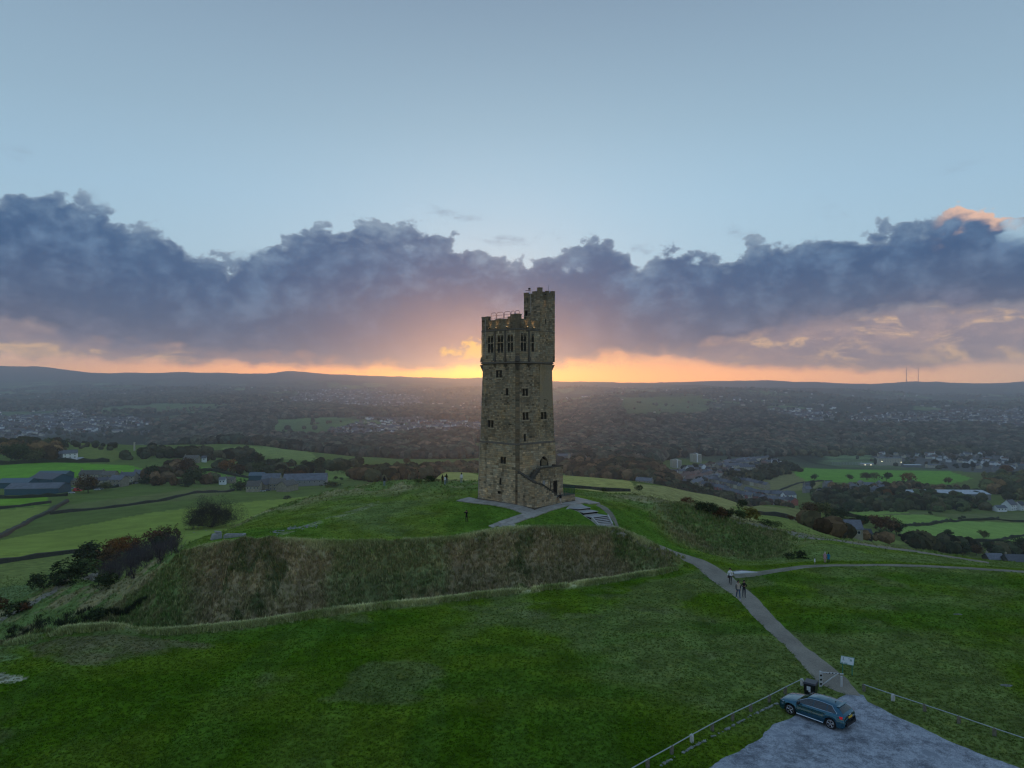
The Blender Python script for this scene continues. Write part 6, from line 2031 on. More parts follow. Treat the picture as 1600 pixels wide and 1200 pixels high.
# ------------------------------------------------------------------ scattered plants through geometry nodes
def scatter(name, pts, scl, rot, colr, variants, mats_=None, label=None, tilt=None, surf_kind='stuff'):
    me = bpy.data.meshes.new(name); n = len(pts)
    me.vertices.add(n); me.vertices.foreach_set('co', np.asarray(pts, np.float32).ravel())
    a = me.attributes.new('scl', 'FLOAT_VECTOR', 'POINT'); a.data.foreach_set('vector', np.asarray(scl, np.float32).ravel())
    a = me.attributes.new('rot', 'FLOAT_VECTOR', 'POINT'); a.data.foreach_set('vector', np.asarray(rot, np.float32).ravel())
    a = me.attributes.new('icol', 'FLOAT_COLOR', 'POINT'); a.data.foreach_set('color', np.concatenate([colr, np.ones((n, 1))], 1).astype(np.float32).ravel())
    a = me.attributes.new('idx', 'INT', 'POINT'); a.data.foreach_set('value', NR.randint(0, len(variants), n).astype(np.int32))
    o = bpy.data.objects.new(name, me); link(o)
    coll = bpy.data.collections.new(name + ' kinds')
    for i, v in enumerate(variants):
        vo = bpy.data.objects.new('%s_%02d' % (name, i), v); coll.objects.link(vo)
    ng = bpy.data.node_groups.new(name, 'GeometryNodeTree')
    ng.interface.new_socket('Geometry', in_out='INPUT', socket_type='NodeSocketGeometry')
    ng.interface.new_socket('Geometry', in_out='OUTPUT', socket_type='NodeSocketGeometry')
    N = ng.nodes; L = ng.links
    gi_ = N.new('NodeGroupInput'); go = N.new('NodeGroupOutput')
    ip = N.new('GeometryNodeInstanceOnPoints'); ci = N.new('GeometryNodeCollectionInfo')
    ci.inputs[0].default_value = coll; ci.inputs['Separate Children'].default_value = True; ci.inputs['Reset Children'].default_value = True
    def na(nm, dt):
        q = N.new('GeometryNodeInputNamedAttribute'); q.data_type = dt; q.inputs[0].default_value = nm; return q.outputs[0]
    L.new(gi_.outputs[0], ip.inputs['Points']); L.new(ci.outputs[0], ip.inputs['Instance'])
    ip.inputs['Pick Instance'].default_value = True
    L.new(na('idx', 'INT'), ip.inputs['Instance Index'])
    L.new(na('scl', 'FLOAT_VECTOR'), ip.inputs['Scale'])
    e2r = N.new('FunctionNodeEulerToRotation'); L.new(na('rot', 'FLOAT_VECTOR'), e2r.inputs[0]); L.new(e2r.outputs[0], ip.inputs['Rotation'])
    L.new(ip.outputs[0], go.inputs[0])
    md = o.modifiers.new('scatter', 'NODES'); md.node_group = ng
    return tag(o, label, kind=surf_kind)

# cell areas for even sowing
CX = (GX[:-1, :-1] + GX[1:, 1:]) / 2; CY_ = (GY[:-1, :-1] + GY[1:, 1:]) / 2
AREA = np.abs((GX[:-1, 1:] - GX[:-1, :-1]) * (GY[1:, :-1] - GY[:-1, :-1]))
def sow(weight, n, rs):
    """n places drawn by weight x area over the ground mesh"""
    w = (weight[:-1, :-1] * AREA); w = np.maximum(w, 0); pr = (w / w.sum()).ravel()
    idx = rs.choice(pr.size, n, p=pr); r, c = np.unravel_index(idx, w.shape)
    fx = rs.rand(n); fy = rs.rand(n)
    u = US[c] + (US[1] - US[0]) * fx; Y = YR[r] + (YR[r + 1] - YR[r]) * fy
    X = (u - 800) / F * Y
    return X, Y, r, c

def tuft_data(seed, n=11, hgt=1.0, spread=.5, wid=.07, lean=.35):
    r = random.Random(seed); mb = MB()
    for i in range(n):
        a = r.uniform(0, 6.28); q = Vector((r.gauss(0, spread * .4), r.gauss(0, spread * .4), -.05)); h = hgt * r.uniform(.5, 1.15)
        d = Vector((math.cos(a) * lean * r.uniform(.3, 1.5), math.sin(a) * lean * r.uniform(.3, 1.5), 1)); w = Vector((-math.sin(a), math.cos(a), 0)) * wid
        kk = r.uniform(.7, 1.35); mb.col = (kk, kk, kk * .9)
        m1 = q + d * h * .55; e = q + d * h + Vector((d.x, d.y, 0)) * h * .35
        mb.face([q - w, q + w, m1 + w * .7, m1 - w * .7]); mb.face([m1 - w * .7, m1 + w * .7, e])
    return mb.data('tuft', M_LEAFI, col=True)
TUF = [tuft_data(600 + i) for i in range(5)]
rs_ = np.random.RandomState(3)
vis = (ug > -120) & (ug < 1720)
bright = lambda C, r, c: C[r, c]
def grass(name, weight, n, h0, h1, wid, tint, label, seed, jit=.35):
    rs = np.random.RandomState(seed)
    X, Y, r, c = sow(weight * vis, n, rs)
    Z = zat(X, Y)
    h = rs.uniform(h0, h1, n); s = np.stack([h * wid, h * wid, h], 1)
    rot = np.stack([rs.normal(0, .12, n), rs.normal(0, .12, n), rs.uniform(0, 6.28, n)], 1)
    base = CC[r, c]
    t = np.array(tint)[rs.randint(0, len(tint), n)]
    colr = base * (.80) + t * .30
    colr *= rs.uniform(1 - jit, 1 + jit, n)[:, None]
    return scatter(name, np.stack([X, Y, Z], 1), s, rot, colr, TUF, label=label)
g_s = grass('rough_grass', np.clip(m_slope + m_bank2 * .45, 0, 1) * (near_w), 36000, .22, .62, 1.0,
            [(.46, .36, .20), (.30, .24, .13), (.14, .23, .055), (.60, .50, .28), (.14, .20, .06)], 'tall dry tan and brown grass on the rampart slopes', 5)
g_b = grass('tussock_grass', np.clip(m_rough - m_slope - m_bank2, 0, 1) * near_w, 30000, .15, .42, 1.1, [(.13, .20, .05), (.25, .24, .11), (.08, .14, .03)], 'tussocky grass round the back and left flank of the hill', 6)
lipw = np.clip(m_lip * 1.0 + m_lip2 * .45, 0, 1)
lipw = np.where(lipw > .25, lipw, 0) * smooth(fbm(GX / 5, GY / 5, 3, 88) + .45, .0, .35)
g_l = grass('dry_edge_grass', lipw, 26000, .22, .52, 1.1, [(.85, .80, .50), (.62, .62, .34), (.50, .54, .24)], 'pale dry grass along the lip of the ditch', 7, jit=.25)
lawnw = np.clip(1 - m_rough, 0, 1) * (Yg < 130) * np.clip(60.0 / Yg, 0, 1.4) ** 2
path_mask = np.zeros((NRW, NC))
MAINP = [(956, 819), (980, 833), (1025, 850), (1075, 867.5), (1119, 884.7), (1144, 902), (1181, 933), (1212.5, 967.5), (1225, 980), (1256, 1008), (1289, 1033), (1320, 1058), (1352, 1088), (1385, 1112), (1402, 1121), (1444, 1139), (1490, 1161), (1540, 1181), (1594, 1200), (1700, 1240), (1900, 1330), (1900, 1500), (900, 1500), (1010, 1290), (1060, 1235),
         (1100, 1205), (1128, 1186), (1164, 1169), (1186, 1154), (1198, 1143), (1208, 1133), (1236, 1122), (1262, 1104), (1300, 1096), (1322, 1086), (1287, 1071), (1268, 1056), (1250, 1036), (1225, 1008), (1194, 980), (1181, 967.5), (1150, 934), (1115, 909), (1087.5, 885.5), (1040, 867.5), (994, 849), (940, 823)]
SIDEP = [(1142, 896), (1180, 892.5), (1220, 887), (1258, 882.5), (1295, 881), (1500, 885.5), (1700, 894), (1700, 899), (1500, 889.5), (1378, 885), (1305, 886), (1270, 887.5), (1233, 892.5), (1195, 898.5), (1150, 905)]
PAV = [(716, 778), (747, 768), (760, 775), (835, 790), (868, 780), (900, 772), (930, 785), (960, 822), (925, 824), (886, 797), (862, 802), (800, 828), (764, 826), (828, 802)]
for poly in (MAINP, SIDEP, PAV):
    path_mask = np.maximum(path_mask, (inpoly(UI, YI, poly) & (Yg < 125)).astype(float))
lawnw = lawnw * (1 - path_mask)
g_g = grass('lawn_grass', lawnw, 90000, .06, .13, 2.2, [(.085, .135, .012), (.10, .135, .025), (.055, .12, .007)], 'short mown lawn grass', 8, jit=.25)

# ------------------------------------------------------------------ people
M_SKIN = mat('skin', (.30, .17, .12), .6)
def cloth(name, c): return mat(name, c, .9, noise=.15, nscale=9.)
CL = {'white': cloth('white cloth', (.80, .82, .84)), 'black': cloth('black cloth', (.008, .008, .010)), 'navy': cloth('navy cloth', (.012, .016, .03)), 'jeans': cloth('blue denim', (.05, .08, .15)),
      'pale_jeans': cloth('pale denim', (.26, .33, .38)), 'teal': cloth('teal coat', (.01, .20, .34)), 'pink': cloth('dusty pink cloth', (.45, .28, .30)), 'cream': cloth('cream cloth', (.45, .40, .34)), 'darkjeans': cloth('dark denim', (.02, .03, .05)), 'hair': cloth('dark hair', (.012, .009, .008)), 'fair': cloth('pale knit', (.55, .48, .46)), 'shoe_w': cloth('white shoe', (.6, .6, .6)), 'shoe_b': cloth('black shoe', (.01, .01, .01))}

def person(p, facing, h, top, legs, label, pose='stand', shoe='shoe_b', hair='hair', coat=False, group=None, seed=1, sleeves=None):
    """facing: heading in degrees, 0 looks away from the viewpoint (+Y); local frame: x right, y forward"""
    r = random.Random(seed)
    k = h / 1.75
    J = {}
    st = {'stand': 0, 'walk': .26, 'photo': 0, 'lean': 0, 'hold': .05}[pose]
    J['pel'] = (0, 0, .95); J['waist'] = (0, .01, 1.08); J['chest'] = (0, .01, 1.30); J['neck'] = (0, .0, 1.475); J['head0'] = (0, .02, 1.56); J['head1'] = (0, .02, 1.70)
    E = [('pel', 'waist'), ('waist', 'chest'), ('chest', 'neck'), ('neck', 'head0'), ('head0', 'head1')]
    Rr = {'pel': .135, 'waist': .125, 'chest': .155, 'neck': .062, 'head0': .085, 'head1': .082}
    for s, ph in ((-1, 1), (1, -1)):
        n = 'L' if s < 0 else 'R'
        f = st * ph
        if pose == 'lean' and s > 0: f = .55
        J['hip' + n] = (.09 * s, 0, .90); J['knee' + n] = (.10 * s, f * .55 + .02, .50); J['ank' + n] = (.10 * s, f - (.06 if f < 0 else 0), .09 + (.03 if f < 0 else 0)); J['toe' + n] = (.11 * s, f + .14, .045)
        E += [('pel', 'hip' + n), ('hip' + n, 'knee' + n), ('knee' + n, 'ank' + n), ('ank' + n, 'toe' + n)]
        Rr.update({'hip' + n: .092, 'knee' + n: .062, 'ank' + n: .045, 'toe' + n: .036})
        J['sh' + n] = (.185 * s, .0, 1.40)
        if pose == 'photo':
            J['el' + n] = (.30 * s, .14, 1.30); J['wr' + n] = (.10 * s, .30, 1.50)
        elif pose == 'hold':
            J['el' + n] = (.25 * s, .02, 1.13); J['wr' + n] = (.07 * s, .24, 1.20)
        else:
            J['el' + n] = (.235 * s, -f * .35 - .01, 1.12); J['wr' + n] = (.24 * s, -f * .7 + .06, .88)
        E += [('chest', 'sh' + n), ('sh' + n, 'el' + n), ('el' + n, 'wr' + n)]
        Rr.update({'sh' + n: .068, 'el' + n: .048, 'wr' + n: .032})
        e, w = Vector(J['el' + n]), Vector(J['wr' + n]); d = (w - e).normalized()
        side = d.cross(Vector((0, 1, 0.2))).normalized()
        J['palm' + n] = tuple(w + d * .075); E.append(('wr' + n, 'palm' + n)); Rr['palm' + n] = .030
        for q in range(4):
            o = side * (.026 * (q - 1.5)); L_ = (.070, .082, .078, .060)[q]
            a = w + d * .095 + o; b = a + d * L_ * .55 + Vector((0, .006, 0)); c = b + d * L_ * .4 + Vector((0, .018, -.004))
            for nm, v, rr in (('fa', a, .0095), ('fb', b, .0085), ('fc', c, .0075)):
                J[nm + n + str(q)] = tuple(v); Rr[nm + n + str(q)] = rr
            E += [('palm' + n, 'fa' + n + str(q)), ('fa' + n + str(q), 'fb' + n + str(q)), ('fb' + n + str(q), 'fc' + n + str(q))]
        a = w + d * .03 - side * .035 * s; b = a + d * .035 - side * .02 * s
        J['t1' + n] = tuple(a); J['t2' + n] = tuple(b); Rr['t1' + n] = .012; Rr['t2' + n] = .009
        E += [('wr' + n, 't1' + n), ('t1' + n, 't2' + n)]
    # nose
    J['nose'] = (0, .115, 1.615); Rr['nose'] = .014; E.append(('head0', 'nose'))
    names = list(J)
    me = bpy.data.meshes.new('sk'); me.from_pydata([Vector(J[n]) for n in names], [(names.index(a), names.index(b)) for a, b in E], [])
    so = bpy.data.objects.new('sk', me); COL.objects.link(so)
    so.modifiers.new('skin', 'SKIN'); sv = me.skin_vertices[0].data
    for i, n in enumerate(names):
        sv[i].radius = (Rr[n], Rr[n] * (.72 if n in ('chest', 'waist', 'pel') else 1)); sv[i].use_root = (n == 'pel')
    sb = so.modifiers.new('sub', 'SUBSURF'); sb.levels = 1; sb.render_levels = 1
    dg = bpy.context.evaluated_depsgraph_get(); dg.update()
    ev = so.evaluated_get(dg); bm_ = bpy.data.meshes.new_from_object(ev)
    bpy.data.objects.remove(so)
    bm_.name = 'body'
    for m in (CL[top], CL[legs], M_SKIN, CL[shoe], CL[hair], CL[sleeves or top]): bm_.materials.append(m)
    ft = -.12
    for f in bm_.polygons:
        c = f.center; z = c.z
        hand = any((c - Vector(J['palm' + n])).length < .11 or (c - Vector(J['fb' + n + '1'])).length < .09 for n in 'LR')
        arm = abs(c.x) > .185 and z > .95
        if hand: mi = 2
        elif z > 1.50: mi = 4 if (c.y < .035 or z > 1.715) else 2
        elif z > (.62 if coat else .93) : mi = 5 if arm else 0
        elif z > .10: mi = 1
        else: mi = 3
        f.material_index = mi; f.use_smooth = True
    root = empty('person', p, R(-facing), label, 'person', group, scale=k)
    b = bpy.data.objects.new('body', bm_); link(b, root)
    # hair as a cap of its own, slightly proud of the skull
    hm = bmesh.new(); bmesh.ops.create_icosphere(hm, subdivisions=2, radius=.108)
    for v in list(hm.verts):
        if v.co.y > .045 and v.co.z < .045: v.co *= .60
        v.co.z *= 1.15
    hme = bpy.data.meshes.new('hair'); hm.to_mesh(hme); hm.free(); hme.materials.append(CL[hair])
    ho = bpy.data.objects.new('hair', hme); link(ho, root); ho.location = (0, -.004, 1.655)
    if coat:
        cm = MB(); N = 12
        rings = [(.16, .125, 1.40), (.175, .145, 1.25), (.155, .13, 1.06), (.185, .155, .90), (.215, .175, .66)]
        for i in range(len(rings) - 1):
            for q in range(N):
                a0, a1 = 6.2832 * q / N, 6.2832 * (q + 1) / N
                (x0, y0, z0), (x1, y1, z1) = rings[i], rings[i + 1]
                cm.face([(x0 * math.cos(a0), y0 * math.sin(a0), z0), (x0 * math.cos(a1), y0 * math.sin(a1), z0), (x1 * math.cos(a1), y1 * math.sin(a1), z1), (x1 * math.cos(a0), y1 * math.sin(a0), z1)][::-1])
        cm.build('coat', CL[top], root, smooth_=True)
    return root

def person_px(px, py, hpx, facing, *a, ymin=30, **k):
    p = hit(px, py, ymin); p.z += .03
    return person(p, facing, hpx * p.y / F, *a, **k)
P_ = person_px
P_(1141, 913, 25, 200, 'white', 'black', 'person in a white jacket with a dark bag, behind the walking pair', pose='walk', seed=1)
P_(1153.5, 936, 28.5, 182, 'cream', 'jeans', 'person in dark jacket, pale top, blue jeans and white shoes on the path', pose='walk', shoe='shoe_w', seed=2, sleeves='black')
P_(1162.5, 934, 27, 186, 'black', 'darkjeans', 'person in black coat and dark jeans, right one of the walking pair', pose='hold', seed=3)
P_(1273, 882, 10.5, 110, 'white', 'cream', 'small child in a white coat by the side path', coat=True, seed=4, ymin=85)
P_(1289, 880, 17.5, 30, 'pink', 'pink', 'person in dusty pink wearing a pale hat, beside the teal coat', hair='fair', coat=True, seed=5, ymin=85)
P_(1294.5, 880, 16.5, 10, 'teal', 'black', 'person in a bright teal hooded coat seen from behind', coat=True, seed=6, ymin=85)
P_(729, 816.5, 19.5, 200, 'black', 'black', 'person dressed all in black taking a picture on the lawn below the tower', pose='photo', seed=7, ymin=92)
P_(721, 755.2, 16, 340, 'white', 'pale_jeans', 'person all in white standing alone on the back crest left of the tower', seed=8, ymin=105)
P_(691.5, 757, 15, 330, 'black', 'black', 'person in black, left of the three on the back crest', seed=9, ymin=105)
P_(695.3, 758, 14.5, 300, 'white', 'pale_jeans', 'person in white in the middle of the three on the back crest', seed=10, ymin=105)
P_(697.6, 756, 15.5, 350, 'black', 'jeans', 'tall person in dark top, right of the three on the back crest', seed=11, ymin=105)
P_(600.5, 760, 15.5, 10, 'navy', 'pale_jeans', 'person in navy top and pale jeans alone on the left crest', seed=12, ymin=105)
pz = AX(5.0, AW + .45, 0); pz.z = float(zat(pz.x, pz.y)) + .08
person(pz, 150, 1.72, 'black', 'cream', 'person in dark top and pale trousers leaning by the stair wall end', pose='lean', seed=13)
P_(1133.5, 811, 12.5, 170, 'black', 'black', 'dark figure at the far end of the upper path below the trees', seed=14, ymin=112)
# bag of the first walker
pb = hit(1141, 913)
bg_ = empty('shoulder_bag', pb + Vector((-.22, -.12, .92)), .3, 'black shoulder bag on its strap, worn by the walker in the white jacket', 'bag')
m_ = MB(); m_.box((0, 0, 0), (.24, .10, .28)); m_.build('bag_body', CL['black'], bg_)
m_ = MB(); m_.tube([(-.05, -.02, .12), (.16, -.06, .42), (.38, .02, .62), (.34, .18, .58)], .018, 4); m_.build('strap', CL['black'], bg_)

# ------------------------------------------------------------------ stone troughs and rubble left of the tower
M_CONC = mat('pale concrete', (.30, .30, .28), .85, noise=.2, nscale=3., bump=.01)
tp = hit(367, 839, 80)
tr_ = empty('stone_trough', tp, .05, 'empty rectangular pale stone trough on the rampart top', 'trough')
for (x, y, w, d) in ((0, -.45, 2.5, .22), (0, .45, 2.5, .22), (-1.14, 0, .22, .68), (1.14, 0, .22, .68)):
    m_ = MB(); m_.box((x, y, .12), (w, d, .5)); m_.build('rim', M_CONC, tr_)
m_ = MB(); m_.box((0, 0, .05), (2.06, .68, .1)); m_.build('basin_floor', M_CORE, tr_)
tp = hit(338, 842, 80)
bk = empty('concrete_block', tp, .5, 'squat broken concrete block left of the stone trough', 'block')
m_ = MB(); m_.hexa([Vector(v) for v in ((-.8, -.6, -.2), (.7, -.6, -.2), (.8, .6, -.2), (-.7, .6, -.2))], [Vector(v) for v in ((-.5, -.5, .55), (.6, -.4, .9), (.55, .5, .85), (-.5, .5, .6))]); m_.build('block', M_CONC, bk)
m_ = MB(); m_.box((.05, .0, .93), (.8, .6, .12), Matrix.Rotation(.15, 4, 'Y')); m_.build('capstone', M_KS, bk)
rub = empty('stone_outcrop', hit(455, 826, 84), 0, 'strip of pale rubble stones showing through the grass behind the trough', 'rubble')
rp = [(427, 832), (440, 829), (455, 825), (475, 823), (495, 820)]
for i in range(60):
    t = rng.random() * 4; k = min(int(t), 3); f = t - k
    v = hit(rp[k][0] * (1 - f) + rp[k + 1][0] * f + rng.gauss(0, 2), rp[k][1] * (1 - f) + rp[k + 1][1] * f + rng.gauss(0, 1.4), 84)
    o = bpy.data.objects.new('stone', rng.choice(RK)); link(o, rub); o.location = v - rub.location
    s = rng.uniform(.2, .75); o.scale = (s, s * .7, s * .5); o.rotation_euler = (0, 0, rng.uniform(0, 6))
for (px, py, s_, lb) in ((322, 829, .7, 'flat pale stone at the foot of the bare hawthorn'), (303, 832, .9, 'low pale stone left of the hawthorn foot, near the bank edge')):
    o = bpy.data.objects.new('stone', rock_data(px, M_KS, .5)); link(o); o.location = hit(px, py, 84); o.scale = (s_ * 1.4, s_, .5); tag(o, lb, 'stone')

# ------------------------------------------------------------------ the valley: woods, hedges, walls, farms, houses
def blob_tree(seed, m):
    """a woodland crown seen from far off: a lumpy mass of small facets with loose leaves on it"""
    r = random.Random(seed); bm = bmesh.new(); bmesh.ops.create_icosphere(bm, subdivisions=2, radius=.5)
    for v in bm.verts:
        d = v.co.normalized(); k = 1 + .34 * (vnoise(np.array(d.x * 2.3 + seed), np.array(d.y * 2.3 + d.z * 1.9), seed) ) + r.uniform(-.09, .09)
        v.co = Vector((v.co.x * k, v.co.y * k, v.co.z * k * 1.0 + .5))
    mb = MB()
    for f in bm.faces:
        kk = r.uniform(.72, 1.3) * (1.0); mb.col = (kk, kk, kk); mb.face([v.co.copy() for v in f.verts])
    bm.free()
    for i in range(46):
        d = Vector((r.gauss(0, 1), r.gauss(0, 1), r.gauss(.4, 1))).normalized(); c = Vector((d.x * .5, d.y * .5, d.z * .5 + .5))
        kk = r.uniform(.6, 1.5); mb.col = (kk, kk, kk); quad_leaf(mb, c, .075, r, d)
    return mb.data('crown', m, col=True)
BLOBI = [blob_tree(700 + i, M_LEAFI) for i in range(5)]
WCOL = np.array([(.040, .042, .030), (.052, .046, .034), (.034, .040, .028), (.066, .052, .036), (.058, .056, .038), (.040, .046, .030), (.078, .058, .038)])
def wood(name, weight, n, h0, h1, label, seed, cols=WCOL, sx=1.1):
    rs = np.random.RandomState(seed)
    X, Y, r, c = sow(weight, n, rs); Z = zat(X, Y) - .8
    h = h0 * .8 + (h1 * 1.15 - h0 * .8) * rs.rand(n) ** 1.6; w = h * rs.uniform(.7, 1.35, n) * sx
    rot = np.stack([np.zeros(n), np.zeros(n), rs.uniform(0, 6.28, n)], 1)
    big = fbm(X / 130, Y / 130, 2, 99)
    ci = np.clip(((big + .5) * len(cols) + rs.normal(0, 1.3, n)), 0, len(cols) - 1).astype(int)
    col = cols[ci] * (rs.uniform(.62, 1.32, n) ** 2)[:, None] * (1.9 if Y.min() > 1000 else 1.35)
    return scatter(name, np.stack([X, Y, Z], 1), np.stack([w, w, h], 1), rot, col, BLOBI, label=label)
vw = ((ug > -200) & (ug < 1800)).astype(float)
wd = M_WOOD * vw
NRw = wood('valley_woodland', wd * (Yg < 2000) * (ug < 850), 9000, 9, 17, 'dense autumn woodland filling the valley left of the tower', 21)
wood('valley_woodland', wd * (Yg < 2000) * (ug >= 850), 15000, 9, 17, 'dense autumn woodland filling the valley right of the tower', 22)
wood('hillside_woodland', wd * (Yg >= 2000) * (Yg < 3600), 15000, 12, 20, 'far woodland along the opposite valley side', 23)
wood('distant_woodland', wd * (Yg >= 3600), 5000, 14, 24, 'faint distant woods on the rising ground below the moor', 24)
# scattered trees among far fields and houses
fieldw = M_PATCH * (Yg > 1300) * (Yg < 6500) * vw * smooth(fbm(GX / 160, GY / 160, 3, 121), .0, .12)
wood('hedgerow_trees', fieldw, 9000, 7, 14, 'hedgerow trees and copses between the far fields', 25)
townw = M_TOWN * vw
wood('garden_trees', townw, 4500, 5, 10, 'garden trees between the houses of the far suburbs', 26)

def P(poly, y0=0, y1=1e9): return (inpoly(UI, YI, poly) & (Yg >= y0) & (Yg <= y1)).astype(float)
belts = [
    ([(1265, 772), (1540, 772), (1540, 800), (1275, 800)], 640, 900, 460, 5, 9, 'dark tree belt in front of the long white factory roof', 31, 'green'),
    ([(1020, 758), (1060, 762), (1140, 780), (1150, 792), (1080, 780), (1025, 768)], 330, 1000, 240, 6, 10, 'dark hedge trees along the slope above the terraced streets', 32, 'dark'),
    ([(1130, 745), (1180, 735), (1230, 728), (1250, 738), (1190, 752), (1140, 760)], 800, 1400, 200, 7, 11, 'band of trees between the town and the school field', 33, 'dark'),
    ([(880, 747), (880, 728), (930, 720), (1010, 728), (1050, 745), (1060, 765), (1020, 762), (990, 752)], 400, 1300, 750, 7, 13, 'brown autumn trees beyond the pale field right of the tower', 34, 'brown'),
    ([(540, 748), (600, 742), (660, 735), (760, 732), (760, 748), (660, 750), (600, 756)], 420, 1300, 500, 6, 12, 'brown trees in the hollow behind the back crest, left of the tower', 35, 'brown'),
    ([(1535, 745), (1640, 745), (1640, 800), (1590, 785), (1540, 775)], 600, 1300, 180, 8, 14, 'mixed autumn trees round the white houses at the right edge', 36, 'olive'),
    ([(180, 722), (240, 716), (300, 720), (400, 722), (395, 712), (300, 708), (235, 706)], 650, 1300, 200, 7, 12, 'trees along the lane beyond the bright green field', 37, 'dark'),
    ([(1280, 765), (1400, 758), (1520, 768), (1500, 774), (1300, 774)], 760, 1100, 120, 6, 10, 'trees and gardens between the school field and the factory', 38, 'brown'),
    ([(0, 700), (0, 722), (90, 722), (98, 705), (60, 696)], 700, 1100, 70, 8, 14, 'mixed trees of the hamlet at the left edge above the bright field', 41, 'olive'),
    ([(100, 700), (110, 692), (180, 700), (170, 706)], 800, 1200, 30, 5, 8, 'low dark hedge trees over the knoll at the left', 42, 'dark'),
    ([(225, 745), (270, 730), (300, 735), (330, 745), (345, 757), (290, 760), (230, 760)], 450, 900, 60, 5, 10, 'thicket in the dip between the cottages and the stone farm', 43, 'brown'),
    ([(340, 735), (400, 728), (560, 726), (560, 734), (480, 744), (380, 748)], 600, 1100, 90, 6, 11, 'trees and hedges in the fields above the long barn', 44, 'dark'),
    ([(1180, 828), (1260, 820), (1320, 828), (1430, 852), (1400, 850), (1300, 838)], 200, 420, 45, 3, 6, 'thorny scrub below the upper path at the right', 45, 'brown'),
    ([(1410, 850), (1500, 858), (1620, 862), (1620, 872), (1500, 868), (1430, 858)], 250, 620, 60, 5, 9, 'rough hedge of dark trees along the lower right slope', 46, 'dark'),
    ([(1040, 770), (1100, 778), (1150, 786), (1230, 792), (1240, 800), (1160, 800), (1080, 786)], 480, 1000, 55, 5, 8, 'trees along the foot of the terraced streets', 47, 'brown'),
    ([(1230, 712), (1300, 708), (1640, 700), (1640, 706), (1480, 712), (1380, 711), (1280, 715)], 1400, 2500, 700, 10, 15, 'dark straight line of trees behind the school houses', 39, 'dark'),
]
DC = {'dark': np.array([(.030, .036, .018), (.040, .040, .022), (.050, .046, .022)]), 'green': np.array([(.030, .044, .018), (.040, .052, .020), (.055, .050, .024), (.035, .040, .020)]),
      'brown': np.array([(.075, .050, .026), (.055, .048, .024), (.095, .060, .030), (.045, .045, .022)]), 'olive': np.array([(.055, .062, .022), (.085, .075, .025), (.04, .045, .02), (.10, .062, .025)])}
for poly, y0, y1, n, h0, h1, lab, sd_, ck in belts:
    w = P(poly, y0, y1)
    if w.sum() < 2: print('EMPTY belt', lab); continue
    wood('tree_belt', w, n, h0, h1, lab, sd_, DC[ck])

